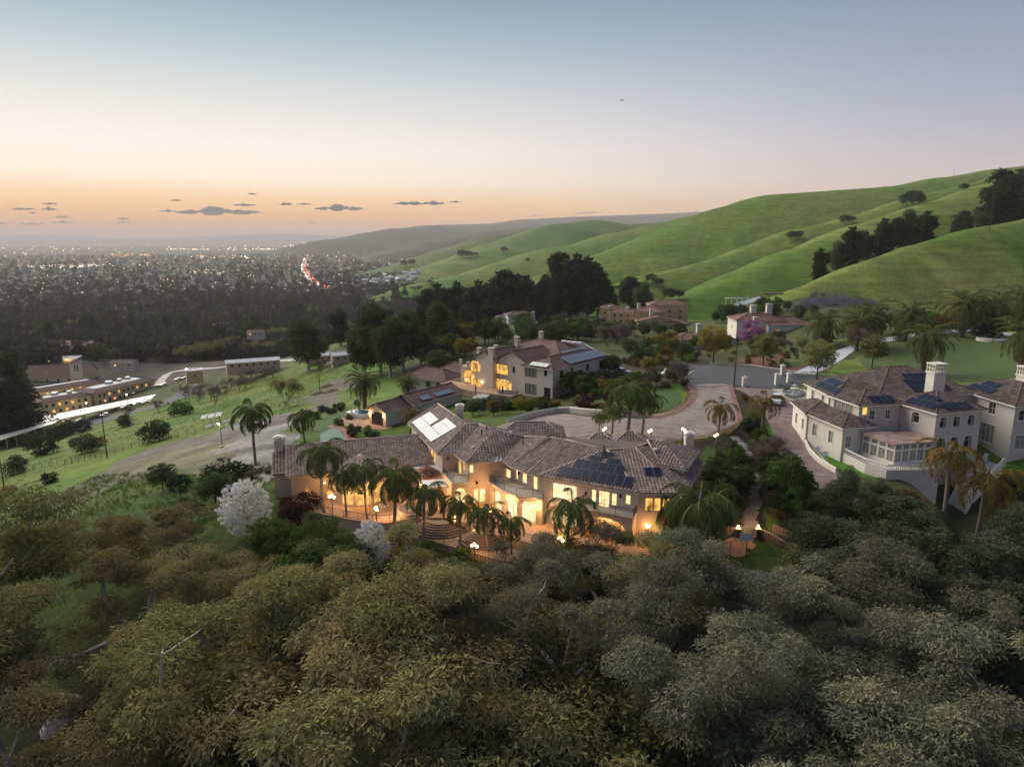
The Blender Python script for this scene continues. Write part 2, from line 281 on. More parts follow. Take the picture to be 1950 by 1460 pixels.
mat('stucco_peach', (.52, .40, .30), (.46, .35, .27), 1.2, .9, .15)
mat('stucco_cream', (.60, .52, .43), (.53, .46, .38), 1.0, .9, .15)
mat('stucco_white', (.66, .61, .53), (.58, .54, .47), .8, .9, .15)
mat('stucco_grey', (.55, .50, .45), (.49, .45, .41), .8, .9, .15)
mat('stucco_gold', (.58, .42, .24), (.50, .36, .21), .8, .9, .15)
mat('stucco_yellow', (.62, .52, .34), (.55, .46, .31), .8, .9, .1)
mat('trim_white', (.72, .68, .60), None, rough=.6)
mat('trim_tan', (.50, .42, .34), None, rough=.7)
mat('stone_white', (.66, .62, .55), (.55, .52, .47), 4, .8, .2)
mat('iron', (.015, .014, .013), None, rough=.45, spec=.5)
mat('dark_metal', (.03, .03, .03), None, rough=.4, spec=.5)
mat('copper_pipe', (.08, .04, .025), None, rough=.5)
mat('galv', (.45, .45, .46), None, rough=.35, metal=.6)
mat('glass_dark', (.02, .024, .028), None, rough=.06, spec=.6)
mat('glass_curtain', (.16, .17, .16), (.30, .29, .26), 2.0, .12, spec=.6)
lit_mat('lit_warm', (1, .68, .30), .62, .38, 2.2)
lit_mat('lit_amber', (1, .40, .09), .52, .35)
lit_mat('lit_orange', (1, .28, .05), .52, .35, 1.0)
lit_mat('lit_gold', (1, .52, .12), .44, .25)
lit_mat('lit_pale', (1, .76, .42), .52, .5, 2.0)
mat('globe', (.9, .85, .7), None, emit=(1, .66, .30), es=4.8)
mat('globe_small', (.9, .85, .7), None, emit=(1, .62, .26), es=3.8)
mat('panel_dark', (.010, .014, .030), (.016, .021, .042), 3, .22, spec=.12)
mat('panel_sky_sheen', (.14, .17, .21), (.19, .22, .26), 3, .28, spec=.55)  # bright sky reflection painted into a paler base colour than the dark panels
mat('panel_frame', (.10, .11, .13), None, rough=.4)
mat('panel_rail', (.4, .4, .42), None, rough=.35, metal=.4)
roof_mat('tile_main', (.150, .104, .088), (.225, .162, .138), (.305, .228, .198), tile=True)
roof_mat('tile_white_house', (.075, .05, .044), (.12, .084, .074), (.18, .135, .12), tile=True)
roof_mat('tile_brown', (.085, .038, .034), (.15, .073, .064), (.22, .125, .11))
roof_mat('tile_red', (.10, .042, .034), (.20, .085, .066), (.30, .15, .12))
roof_mat('tile_dark', (.05, .03, .026), (.10, .066, .058), (.15, .105, .095))
roof_mat('tile_cone', (.13, .055, .03), (.24, .115, .07), (.34, .19, .13), tile=True)
mat('underlay', (.10, .075, .065), None, rough=.9)
mat('ridge_cap', (.40, .31, .26), (.30, .23, .195), 3, .8, .2)
mat('ridge_dark', (.12, .082, .07), (.09, .06, .05), 3, .8, .2)
brick_mat('paver_terrace', (.40, .25, .16), (.46, .31, .20), (.30, .19, .125), .5, .25, .012)
brick_mat('paver_drive', (.235, .19, .17), (.285, .235, .21), (.17, .14, .125), .3, .15, .012)
brick_mat('paver_red', (.20, .10, .085), (.26, .135, .11), (.13, .08, .07), .3, .15, .012)
brick_mat('paver_mauve', (.20, .145, .14), (.25, .18, .17), (.14, .10, .10), .3, .15, .01)
brick_mat('block_wall', (.34, .24, .17), (.40, .30, .21), (.13, .095, .07), .42, .2, .03)
mat('asphalt', (.050, .052, .058), (.066, .068, .074), 1.5, .85, .1, detail=8)
mat('concrete', (.42, .39, .36), (.33, .31, .28), 1.2, .85, .1)
mat('concrete_blue', (.36, .39, .44), (.45, .47, .50), .5, .6)
mat('flagstone', (.34, .31, .28), (.24, .22, .21), 1.5, .8, .3)
mat('step_tile', (.38, .17, .12), (.30, .14, .10), 3, .7)
mat('terrace_step', (.24, .155, .10), (.18, .115, .08), 3, .7)
mat('copper_roof', (.24, .105, .07), (.42, .34, .31), .55, .45, detail=6)
mat('white_flat_roof', (.55, .56, .58), (.40, .41, .43), .4, .7)
mat('lawn_bright', (.030, .075, .012), (.045, .095, .018), 1.0, .95, .4)
mat('lawn_mid', (.048, .082, .016), (.070, .100, .026), .6, .95, .4)
mat('mulch', (.030, .020, .015), (.055, .036, .026), 3, .95, .5)
mat('mulch_red', (.14, .062, .036), (.09, .042, .026), 2, .95, .5)
mat('water_lake', (.04, .045, .05), None, rough=.05, spec=.8)
mat('pool_water', (.05, .12, .15), None, rough=.04, spec=.6)
mat('court_red', (.22, .065, .05), (.18, .055, .045), .7, .8)
mat('court_blue', (.17, .20, .23), (.14, .165, .19), .7, .8)
mat('court_green', (.06, .13, .10), (.08, .15, .12), .7, .8)
mat('line_white', (.75, .75, .73), None, rough=.7)
mat('bark_pale', (.46, .43, .41), (.26, .23, .21), 1.2, .85, .3, stretch=(3, 3, .6))
mat('bark_dark', (.055, .042, .033), (.085, .066, .053), 3, .9, .4, stretch=(4, 4, 1))
mat('bark_palm', (.20, .175, .15), (.12, .10, .085), 2, .9, .4, stretch=(1, 1, 9))
mat('bark_date', (.15, .11, .085), (.07, .05, .04), 5, .9, .5)
mat('bark_grey', (.13, .11, .10), (.09, .076, .068), 3, .9)
mat('wood_pole', (.075, .055, .042), (.05, .038, .03), 2, .9)
mat('car_white', (.72, .73, .74), None, rough=.3, coat=.6, spec=.5)
mat('car_silver', (.36, .37, .39), None, rough=.3, metal=.5, coat=.5)
mat('car_dark', (.05, .055, .065), None, rough=.3, coat=.5)
mat('tyre', (.015, .015, .015), None, rough=.8)
mat('head_lamp', (.6, .62, .65), None, rough=.1)
mat('tail_red', (.3, .02, .015), None, rough=.2)
mat('umbrella_red', (.12, .02, .018), None, rough=.8)
mat('umbrella_grey', (.10, .11, .13), None, rough=.8)
mat('furniture', (.05, .045, .04), (.09, .08, .07), 3, .7)
mat('furniture_light', (.45, .43, .40), None, rough=.8)
mat('canopy_top', (.62, .58, .50), (.52, .48, .42), .3, .4, spec=.5)
mat('rock', (.24, .22, .20), (.14, .13, .12), 1.5, .9, .5)
mat('dirt_mound', (.16, .105, .06), (.11, .075, .045), .8, .95, .4)
mat('cloud_grey', (.10, .095, .11), (.16, .14, .14), .001, 1.0)
leaf_mat('leaf_euc', (.052, .062, .032), (.088, .084, .035), (.130, .096, .043))
leaf_mat('leaf_euc_grey', (.044, .052, .037), (.068, .073, .046), (.105, .092, .056))
leaf_mat('leaf_olive', (.040, .052, .020), (.070, .074, .027), (.108, .092, .036))
leaf_mat('leaf_dark', (.014, .022, .012), (.024, .035, .018), (.042, .052, .026))
leaf_mat('leaf_screen', (.028, .040, .022), (.050, .064, .034), (.085, .092, .05))
leaf_mat('leaf_green', (.032, .062, .012), (.054, .092, .020), (.082, .12, .03))
leaf_mat('leaf_mid', (.026, .042, .016), (.046, .064, .024), (.075, .09, .034))
leaf_mat('leaf_yellow', (.10, .095, .018), (.17, .13, .025), (.26, .17, .035))
leaf_mat('leaf_lime', (.075, .095, .028), (.12, .13, .04), (.17, .16, .06))
leaf_mat('leaf_rust', (.07, .035, .018), (.12, .06, .028), (.17, .09, .04))
leaf_mat('leaf_purple', (.022, .009, .012), (.038, .014, .018), (.055, .022, .025))
leaf_mat('leaf_lavender', (.055, .058, .075), (.085, .088, .11), (.12, .12, .15))
leaf_mat('blossom_white', (.26, .26, .25), (.44, .44, .42), (.60, .60, .57), rnd=.03)
leaf_mat('blossom_pink', (.25, .10, .20), (.34, .16, .29), (.42, .24, .38), rnd=.08)
leaf_mat('frond', (.036, .056, .018), (.064, .086, .027), (.115, .125, .045), rnd=.15)
leaf_mat('frond_gold', (.10, .08, .022), (.16, .115, .03), (.24, .16, .05), rnd=.15)
leaf_mat('frond_date', (.030, .044, .016), (.058, .070, .024), (.115, .10, .035), rnd=.15)
leaf_mat('twig', (.075, .058, .050), (.11, .088, .076), (.16, .13, .115), rnd=.1)
leaf_mat('tuft', (.035, .075, .012), (.055, .095, .018), (.09, .11, .03), rnd=.1)
leaf_mat('distant_leaf', (.024, .026, .020), (.034, .036, .026), (.046, .046, .034), trans=.1)
vc_mat('ground_cover')

# ------------------------------------------------------------------ mesh helpers
def mesh_np(name, V, Q, tint=None, smooth=False):
    V = np.asarray(V, np.float32); Q = np.asarray(Q, np.int32); k = Q.shape[1]
    me = bpy.data.meshes.new(name); me.vertices.add(len(V)); me.vertices.foreach_set('co', V.ravel())
    me.loops.add(Q.size); me.loops.foreach_set('vertex_index', Q.ravel()); me.polygons.add(len(Q))
    me.polygons.foreach_set('loop_start', np.arange(0, Q.size, k, dtype=np.int32)); me.update(calc_edges=True)
    if tint is not None:
        a = me.attributes.new('tint', 'FLOAT', 'POINT'); a.data.foreach_set('value', np.asarray(tint, np.float32))
    if smooth: me.polygons.foreach_set('use_smooth', np.ones(len(Q), bool))
    return me
ORG = {}
def link(name, me, m, parent=None):
    o = bpy.data.objects.new(name, me); COL.objects.link(o)
    if m is not None and me is not None:
        if isinstance(m, str): m = MATS[m]
        if not me.materials: me.materials.append(m)
    if parent is not None:
        o.parent = parent
        if parent.name in ORG: o.matrix_parent_inverse = Matrix.Translation(-ORG[parent.name])
    return o
def tag(o, label=None, cat=None, group=None, kind=None):
    if label: o['label'] = label
    if cat: o['category'] = cat
    if group: o['group'] = group
    if kind: o['kind'] = kind
    return o
def thing(name, label, cat, loc=(0, 0, 0), group=None, world=False):
    """Empty at a thing's base. world=True: its parts are modelled in world coordinates."""
    o = bpy.data.objects.new(name, None); COL.objects.link(o); o.location = loc; o.empty_display_size = .5
    tag(o, label, cat, group)
    if world: ORG[o.name] = Vector(loc)
    return o
def copy_tree(root, loc, rz=0, s=1.0, label=None, group=None):
    r = root.copy(); COL.objects.link(r); r.location = loc; r.rotation_euler = (0, 0, rz); r.scale = s if hasattr(s, '__len__') else (s, s, s)
    if label: r['label'] = label
    if group: r['group'] = group
    def rec(src, dst):
        for ch in KIDS.get(src.name, ()):
            c = ch.copy(); COL.objects.link(c); c.parent = dst; KIDS.setdefault(dst.name, []).append(c); rec(ch, c)
    rec(root, r); return r
KIDS = {}
def kid(parent, o): KIDS.setdefault(parent.name, []).append(o); return o
class MB:
    def __init__(s): s.v = []; s.f = []; s.uv = []
    def quad(s, *p): s.poly(p)
    def poly(s, p, uv=None):
        i = len(s.v); s.v += [tuple(q) for q in p]; s.f.append(tuple(range(i, i + len(p)))); s.uv += uv if uv else [(0, 0)] * len(p)
    def box(s, x0, y0, z0, x1, y1, z1, M=None):
        c = [Vector(q) for q in ((x0, y0, z0), (x1, y0, z0), (x1, y1, z0), (x0, y1, z0), (x0, y0, z1), (x1, y0, z1), (x1, y1, z1), (x0, y1, z1))]
        if M is not None: c = [M @ q for q in c]
        i = len(s.v); s.v += [tuple(q) for q in c]
        for f in ((0, 3, 2, 1), (4, 5, 6, 7), (0, 1, 5, 4), (1, 2, 6, 5), (2, 3, 7, 6), (3, 0, 4, 7)):
            s.f.append(tuple(i + k for k in f)); s.uv += [(0, 0)] * 4
    def prism(s, out, z0, z1, top=True):
        n = len(out); z0 = [z0] * n if not hasattr(z0, '__len__') else z0; z1 = [z1] * n if not hasattr(z1, '__len__') else z1
        a = sum(out[i][0] * out[(i + 1) % n][1] - out[(i + 1) % n][0] * out[i][1] for i in range(n))
        idx = list(range(n)) if a > 0 else list(range(n))[::-1]
        i = len(s.v); s.v += [(out[k][0], out[k][1], z0[k]) for k in idx] + [(out[k][0], out[k][1], z1[k]) for k in idx]
        for k in range(n): s.f.append((i + k, i + (k + 1) % n, i + n + (k + 1) % n, i + n + k)); s.uv += [(0, 0)] * 4
        s.f.append(tuple(i + n + k for k in range(n))); s.uv += [(0, 0)] * n
        s.f.append(tuple(i + k for k in range(n - 1, -1, -1))); s.uv += [(0, 0)] * n
    def tube(s, path, rad, n=6, cap=True):
        path = [Vector(p) for p in path]; rad = rad if hasattr(rad, '__len__') else [rad] * len(path); i0 = len(s.v)
        for k, p in enumerate(path):
            d = (path[min(k + 1, len(path) - 1)] - path[max(k - 1, 0)]).normalized()
            a = d.cross(Vector((0, 0, 1)) if abs(d.z) < .9 else Vector((1, 0, 0))).normalized(); b = d.cross(a)
            for j in range(n):
                t = 2 * math.pi * j / n; s.v.append(tuple(p + (a * math.cos(t) + b * math.sin(t)) * rad[k]))
        for k in range(len(path) - 1):
            for j in range(n):
                a_ = i0 + k * n + j; b_ = i0 + k * n + (j + 1) % n; s.f.append((a_, a_ + n, b_ + n, b_)); s.uv += [(0, 0)] * 4
        if cap:
            s.f.append(tuple(i0 + j for j in range(n))); s.uv += [(0, 0)] * n
            e = i0 + (len(path) - 1) * n; s.f.append(tuple(e + j for j in range(n - 1, -1, -1))); s.uv += [(0, 0)] * n
    def lathe(s, prof, n=12, c=(0, 0, 0)):
        i0 = len(s.v)
        for r, z in prof:
            for j in range(n): t = 2 * math.pi * j / n; s.v.append((c[0] + r * math.cos(t), c[1] + r * math.sin(t), c[2] + z))
        for k in range(len(prof) - 1):
            for j in range(n):
                a_ = i0 + k * n + j; b_ = i0 + k * n + (j + 1) % n; s.f.append((a_, b_, b_ + n, a_ + n)); s.uv += [(0, 0)] * 4
        s.f.append(tuple(i0 + j for j in range(n - 1, -1, -1))); s.uv += [(0, 0)] * n
        e = i0 + (len(prof) - 1) * n; s.f.append(tuple(e + j for j in range(n))); s.uv += [(0, 0)] * n
    def bar(s, p0, p1, w=.05, h=None):
        p0, p1 = Vector(p0), Vector(p1); h = h or w; d = p1 - p0; ln = d.length
        M = Matrix.Translation(p0) @ d.to_track_quat('X', 'Z').to_matrix().to_4x4(); s.box(0, -w / 2, -h / 2, ln, w / 2, h / 2, M)
    def build(s, name, m, parent=None, smooth=False, uv=False):
        if not s.v: return None
        me = bpy.data.meshes.new(name); me.from_pydata(s.v, [], s.f); me.update()
        if uv:
            l = me.uv_layers.new(name='UVMap'); l.data.foreach_set('uv', np.array(s.uv, np.float32).ravel())
        if smooth: me.polygons.foreach_set('use_smooth', np.ones(len(me.polygons), bool))
        o = link(name, me, m, parent)
        if parent is not None: kid(parent, o)
        return o
def smoothline(pts, n=6, closed=False):
    pts = [Vector(p) for p in pts]; out = []; m = len(pts)
    for i in range(m if closed else m - 1):
        g = (lambda k: pts[k % m]) if closed else (lambda k: pts[min(max(k, 0), m - 1)])
        a, b, c, d = g(i - 1), g(i), g(i + 1), g(i + 2)
        for k in range(n):
            t = k / n; out.append(.5 * ((2 * b) + (c - a) * t + (2 * a - 5 * b + 4 * c - d) * t * t + (3 * b - a - 3 * c + d) * t ** 3))
    if not closed: out.append(pts[-1])
    return out
def drape(name, out, m, dz=.06, res=2.0, parent=None, skirt=.5, kind='structure'):
    """A sheet laid on the ground inside an outline (world xy), with a short skirt down its edge."""
    o2 = []
    n = len(out)
    for i in range(n):
        a = Vector(out[i][:2]); b = Vector(out[(i + 1) % n][:2]); k = max(1, int((b - a).length / res))
        o2 += [a.lerp(b, j / k) for j in range(k)]
    xs = [p.x for p in o2]; ys = [p.y for p in o2]; poly = np.array([(p.x, p.y) for p in o2])
    gx, gy = np.meshgrid(np.arange(min(xs) + res / 2, max(xs), res), np.arange(min(ys) + res / 2, max(ys), res)); q = np.stack([gx.ravel(), gy.ravel()], 1)
    ins = np.zeros(len(q), bool); x0, y0 = poly[:, 0], poly[:, 1]; x1, y1 = np.roll(x0, -1), np.roll(y0, -1)
    near = np.zeros(len(q), bool)
    for i in range(len(poly)):
        c = ((y0[i] > q[:, 1]) != (y1[i] > q[:, 1])) & (q[:, 0] < (x1[i] - x0[i]) * (q[:, 1] - y0[i]) / (y1[i] - y0[i] + 1e-12) + x0[i]); ins ^= c
        near |= np.hypot(q[:, 0] - x0[i], q[:, 1] - y0[i]) < res * .45
    q = q[ins & ~near]
    vs = [Vector(p) for p in poly] + [Vector(p) for p in q]; e = [(i, (i + 1) % len(poly)) for i in range(len(poly))]
    V, E_, Fc, *_ = delaunay_2d_cdt(vs, e, [list(range(len(poly)))], 1, 1e-5)
    A = np.array([(v.x, v.y) for v in V]); Z = H(A[:, 0], A[:, 1]) + dz
    V3 = [(a[0], a[1], z) for a, z in zip(A, Z)]
    me = bpy.data.meshes.new(name)
    sk = []; m0 = len(V3)
    if skirt:
        cnt = {}
        for f in Fc:
            for a, b in zip(f, f[1:] + f[:1]): cnt[(a, b)] = 1
        ed = [(a, b) for (a, b) in cnt if (b, a) not in cnt]; low_ = {}
        for a, b in ed:
            for v in (a, b):
                if v not in low_: low_[v] = len(V3); V3.append((V3[v][0], V3[v][1], V3[v][2] - skirt))
            sk.append((b, a, low_[a], low_[b]))
    me.from_pydata(V3, [], [tuple(f) for f in Fc] + sk); me.update()
    o = link(name, me, m, parent)
    if kind: o['kind'] = kind
    return o
def offset_line(pts, d):
    pts = [Vector(p[:2]) for p in pts]; out = []
    for i, p in enumerate(pts):
        t = (pts[min(i + 1, len(pts) - 1)] - pts[max(i - 1, 0)]).normalized(); out.append(p + Vector((-t.y, t.x)) * d)
    return out
def strip(pts, wd):
    a = offset_line(pts, wd / 2); b = offset_line(pts, -wd / 2); return [*a, *b[::-1]]
def gp(lst): return [Vector((p.x, p.y)) for p in ground_hits(lst)]

def town_mat():
    m, t, b = base_mat('town'); at = t.nodes.new('ShaderNodeAttribute'); at.attribute_name = 'Col'; t.links.new(at.outputs['Color'], b.inputs['Base Color']); b.inputs['Roughness'].default_value = .7
    m, t, b = base_mat('town_light'); at = t.nodes.new('ShaderNodeAttribute'); at.attribute_name = 'Col'; t.links.new(at.outputs['Color'], b.inputs['Emission Color']); b.inputs['Emission Strength'].default_value = 1.75; b.inputs['Base Color'].default_value = (0, 0, 0, 1)
town_mat()
# ------------------------------------------------------------------ the ground, one sheet to the horizon
pad(-3, 92, 0, 25, 12, -2.2, 6)           # main house
pad(31, 73.5, .1, 9, 7, -4.8, 4); pad(50, 100, -.1, 8, 12, .9, 8)         # pale house
def in_poly(x, y, poly):
    r = np.zeros(x.shape, bool); n = len(poly)
    for i in range(n):
        (x0, y0), (x1, y1) = poly[i][:2], poly[(i + 1) % n][:2]
        r ^= ((y0 > y) != (y1 > y)) & (x < (x1 - x0) * (y - y0) / (y1 - y0 + 1e-12) + x0)
    return r
def zone(pix): return [(p.x, p.y) for p in ground_hits(pix)]
H_EXACT = [None]
def fast_h(th, r, Z):                                  # heights read back from the sheet itself
    l0, dl, t0, dt = math.log(r[0]), math.log(r[1] / r[0]), th[0], th[1] - th[0]; nr, nt_ = Z.shape
    def h(x, y):
        x = np.asarray(x, float); y = np.asarray(y, float)
        a = np.clip((np.arctan2(x, y) - t0) / dt, 0, nt_ - 1.001); b = np.clip((.5 * np.log(x * x + y * y + 1e-9) - l0) / dl, 0, nr - 1.001)
        i = a.astype(int); j = b.astype(int); a = a - i; b = b - j
        return (Z[j, i] * (1 - a) + Z[j, i + 1] * a) * (1 - b) + (Z[j + 1, i] * (1 - a) + Z[j + 1, i + 1] * a) * b
    return h
def make_ground():
    nth, nr = 600, 560
    th = np.radians(np.linspace(-54, 54, nth)); r = 14 * (34000 / 14) ** np.linspace(0, 1, nr)
    T, R = np.meshgrid(th, r); X, Y = R * np.sin(T), R * np.cos(T); Z = H(X, Y); H_EXACT[0] = H
    globals()['H'] = fast_h(th, r, Z)
    idx = np.arange(nth * nr).reshape(nr, nth)
    Q = np.stack([idx[:-1, :-1], idx[:-1, 1:], idx[1:, 1:], idx[1:, :-1]], -1).reshape(-1, 4)
    me = mesh_np('ground', np.stack([X, Y, Z], -1).reshape(-1, 3), Q, smooth=True)
    n1 = fbm(X / 26, Y / 26, 21, 5); n2 = fbm(X / 160, Y / 160, 31, 4); n3 = fbm(X / 6, Y / 6, 41, 4)
    wx_ = (fbm(X / 11, Y / 11, 51, 4) - .47) * np.clip(R / 9, 4, 34); wy_ = (fbm(X / 11, Y / 11, 61, 4) - .47) * np.clip(R / 9, 4, 34); Xw, Yw = X + wx_, Y + wy_
    def c(*v): return np.array(v)
    def mixc(a, b, t): return a * (1 - t[..., None]) + b * t[..., None]
    S = lambda v, a, b: np.clip((v - a) / (b - a), 0, 1)
    # default: hill grass
    C = mixc(c(.058, .130, .014), c(.138, .168, .032), S(n2 * .6 + n1 * .5, .38, .64))
    C = mixc(C, c(.052, .115, .022), S(n1, .55, .72) * .6)
    C = mixc(C, c(.23, .22, .08), (S(n2, .42, .6) * S(900 - R, 0, 400) * (T > .3) * .55))
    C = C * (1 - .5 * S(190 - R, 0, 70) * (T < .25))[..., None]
    town = S(base_h(X, Y) - Z, -6, -2) * S(R, 380, 520) * S(-Z, 22, 40)
    C = mixc(C, mixc(c(.035, .034, .030), c(.075, .066, .056), S(n1, .35, .65)), town)
    C = mixc(C, mixc(c(.050, .062, .036), c(.080, .085, .050), n2), S(R, 2300, 3800))
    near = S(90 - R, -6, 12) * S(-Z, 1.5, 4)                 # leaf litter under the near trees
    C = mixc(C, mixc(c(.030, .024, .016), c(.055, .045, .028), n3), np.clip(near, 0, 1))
    garden = in_poly(Xw, Yw, zone([(1010, 800), (1120, 700), (1240, 670), (1560, 660), (1520, 760), (1440, 1060), (1300, 1100), (1180, 1060), (1340, 850), (1300, 730), (1200, 740), (1090, 770)]))
    C = mixc(C, mixc(c(.030, .022, .016), c(.058, .046, .030), n3), garden * .95)
    g2 = in_poly(Xw, Yw, zone([(880, 770), (1060, 770), (1140, 690), (1330, 690), (1400, 600), (1140, 600), (900, 620), (760, 690), (780, 760)]))
    C = mixc(C, mixc(c(.045, .045, .022), c(.075, .085, .030), n3), g2 * .85)
    g3 = in_poly(Xw, Yw, zone([(1340, 690), (1560, 690), (1960, 620), (1960, 580), (1560, 575), (1400, 600)]))
    C = mixc(C, mixc(c(.040, .045, .022), c(.065, .075, .028), n3), g3 * .85)
    g4 = in_poly(Xw, Yw, zone([(1530, 850), (1600, 895), (1690, 905), (1800, 905), (1960, 890), (1960, 1110), (1540, 1110), (1480, 1010), (1500, 920)]))
    C = mixc(C, mixc(c(.034, .034, .020), c(.058, .064, .026), n3), g4 * .9)
    # the mown meadow, the dry bank and the dirt tracks below the house
    field = in_poly(Xw, Yw, zone([(0, 880), (330, 760), (560, 700), (668, 690), (660, 725), (520, 800), (230, 850), (0, 960)]))
    C = mixc(C, mixc(c(.058, .118, .014), c(.112, .140, .028), S(n1 * .6 + n2 * .5, .4, .64)), field * 1.0)
    dry = in_poly(Xw, Yw, zone([(60, 985), (190, 895), (350, 840), (530, 790), (640, 770), (560, 800), (545, 905), (440, 905), (330, 900), (230, 920), (120, 975)]))
    C = mixc(C, mixc(c(.085, .088, .055), c(.150, .135, .085), S(n1, .35, .62)), dry * .95)
    rocky = in_poly(Xw, Yw, zone([(415, 800), (560, 790), (560, 840), (520, 910), (440, 900), (430, 850)]))
    C = mixc(C, mixc(c(.15, .15, .155), c(.28, .27, .26), S(n3, .35, .65)), rocky * .85)
    for pix in ([(70, 985), (150, 925), (196, 892), (196, 904), (155, 935), (82, 990)], [(190, 890), (300, 848), (420, 822), (560, 785), (668, 742), (668, 758), (570, 795), (430, 836), (310, 862), (196, 905)],
                [(600, 735), (668, 712), (668, 745), (600, 770), (575, 760)]):
        C = mixc(C, mixc(c(.110, .095, .080), c(.155, .132, .112), n3), in_poly(Xw, Yw, zone(pix)) * .9)
    lav = in_poly(Xw, Yw, zone([(1545, 556), (1600, 560), (1680, 572), (1660, 590), (1560, 586), (1500, 600), (1470, 608), (1500, 585)]))
    C = mixc(C, c(.055, .055, .062) + 0 * C, lav * .8)
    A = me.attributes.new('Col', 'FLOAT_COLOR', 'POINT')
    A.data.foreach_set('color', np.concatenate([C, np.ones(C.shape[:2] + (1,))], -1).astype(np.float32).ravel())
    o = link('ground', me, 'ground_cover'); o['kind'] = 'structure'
    return o
make_ground()
# ------------------------------------------------------------------ plants: prototypes
def rot_rand(rng, n):
    q = rng.normal(size=(n, 4)); q /= np.linalg.norm(q, axis=1)[:, None]; return q
def leaf_quads(P0, D, S, wdt):
    """quads: base P0, length vector D, width vector S*wdt -> V, Q (a kinked two-quad leaf is not needed at this size)"""
    n = len(P0); V = np.empty((n, 4, 3)); V[:, 0] = P0 - S * wdt[:, None] * .35; V[:, 1] = P0 + S * wdt[:, None] * .35
    V[:, 2] = P0 + D + S * wdt[:, None] * .5; V[:, 3] = P0 + D - S * wdt[:, None] * .5
    return V.reshape(-1, 3), np.arange(n * 4).reshape(n, 4)
def clump_leaves(rng, C, R, per, ll, lw, droop=.3, shell=.55, up=.35, fuzz=.45):
    """leaves spread through ellipsoid clumps C (n,3) of radii R (n,3); returns V, Q, tint"""
    n = len(C); tot = n * per; ci = np.repeat(np.arange(n), per)
    d = rng.normal(size=(tot, 3)); d /= np.linalg.norm(d, axis=1)[:, None]; d[:, 2] = np.where((d[:, 2] < -.2) & (rng.random(tot) < up), -d[:, 2], d[:, 2])
    rad = shell + (1 - shell) * rng.random(tot); rad *= (1 - fuzz * .55) + fuzz * rng.random(tot)
    P0 = C[ci] + d * R[ci] * rad[:, None]
    D = rng.normal(size=(tot, 3)) * .6 + d * .7; D[:, 2] -= droop * 2; D /= np.linalg.norm(D, axis=1)[:, None]
    S = np.cross(D, rng.normal(size=(tot, 3))); S /= np.linalg.norm(S, axis=1)[:, None] + 1e-9
    L_ = ll * (.6 + .8 * rng.random(tot)); W_ = lw * (.6 + .8 * rng.random(tot))
    V, Q = leaf_quads(P0, D * L_[:, None], S, W_)
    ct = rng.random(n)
    t = np.clip(.15 + .5 * ct[ci] + .35 * (d[:, 2] * .5 + .5) * rng.random(tot) * 1.2 + .12 * rng.normal(size=tot), 0, 1)  # random leaf tone; clump tops also tinted lighter, as if lit from above
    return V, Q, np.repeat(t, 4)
def grow(rng, h, lean, fork, spread, levels, r0, nfork=(3, 4), wig=.12, rise=.75):
    """limbs: list of (path, radii, level); tips"""
    limbs = []; tips = []
    def limb(p, d, ln, r, lev):
        n = 5; path = [p.copy()]; rr = [r]; q = p.copy(); dd = d.copy()
        for k in range(n):
            dd = (dd + Vector(rng.normal(size=3)) * wig + Vector((0, 0, .05))).normalized(); q = q + dd * ln / n; path.append(q.copy()); rr.append(r * (1 - .45 * (k + 1) / n))
        limbs.append((path, rr, lev))
        if lev >= levels: tips.append(q); tips.append(path[3] + Vector(rng.normal(size=3)) * .3); return
        m = int(rng.integers(nfork[0], nfork[1] + 1)) if lev == 0 else int(rng.integers(2, 4)); a0 = rng.random() * 6.28
        for j in range(m):
            a = a0 + 6.283 * j / m + rng.normal() * .3; tilt = spread * (.7 + .6 * rng.random())
            side = Vector((math.cos(a), math.sin(a), 0)); nd = (dd * math.cos(tilt) + side * math.sin(tilt) + Vector((0, 0, .12))).normalized()
            limb(q if j or lev else q, nd, ln * rise * (.8 + .4 * rng.random()) if lev else (h - q.z) * .55 * (.8 + .4 * rng.random()), rr[-1] * .72, lev + 1)
        if lev == 1: tips.append(q)
    limb(Vector((0, 0, -.6)), Vector((lean[0], lean[1], 1)).normalized(), h * fork, r0, 0)
    return limbs, tips
def make_tree(name, seed, h=14, lean=(0, 0), fork=.35, spread=.6, levels=3, r0=.4, clump=(1.5, 1.5, 1.0), per=110, ll=.3, lw=.1, droop=.4, bark='bark_dark', leaf='leaf_mid',
              nfork=(3, 4), keep=1.0, label='tree', cat='tree', extra=0, wig=.12, up=.35, shell=.55, fuzz=.45):
    rng = np.random.default_rng(seed); limbs, tips = grow(rng, h, lean, fork, spread, levels, r0, nfork, wig)
    root = thing(name, label, cat); mb = MB()
    for path, rr, lev in limbs: mb.tube(path, rr, 7 if lev < 2 else 4, cap=False)
    mb.build('trunk', bark, root, smooth=True)
    C = np.array([tuple(t) for t in tips]); C = C[rng.random(len(C)) < keep]
    if extra: C = np.concatenate([C, C[rng.integers(0, len(C), extra)] + rng.normal(size=(extra, 3)) * np.array(clump) * .9])
    C = C[C[:, 2] > h * .22]
    R = np.array(clump) * (.65 + .7 * rng.random((len(C), 1)))
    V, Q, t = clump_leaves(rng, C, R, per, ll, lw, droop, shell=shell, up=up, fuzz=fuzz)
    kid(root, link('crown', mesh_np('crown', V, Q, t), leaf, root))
    root['top'] = float(C[:, 2].max() + clump[2] * .8); root['half'] = float(np.percentile(np.hypot(C[:, 0], C[:, 1]), 85) + clump[0] * .7)
    return root
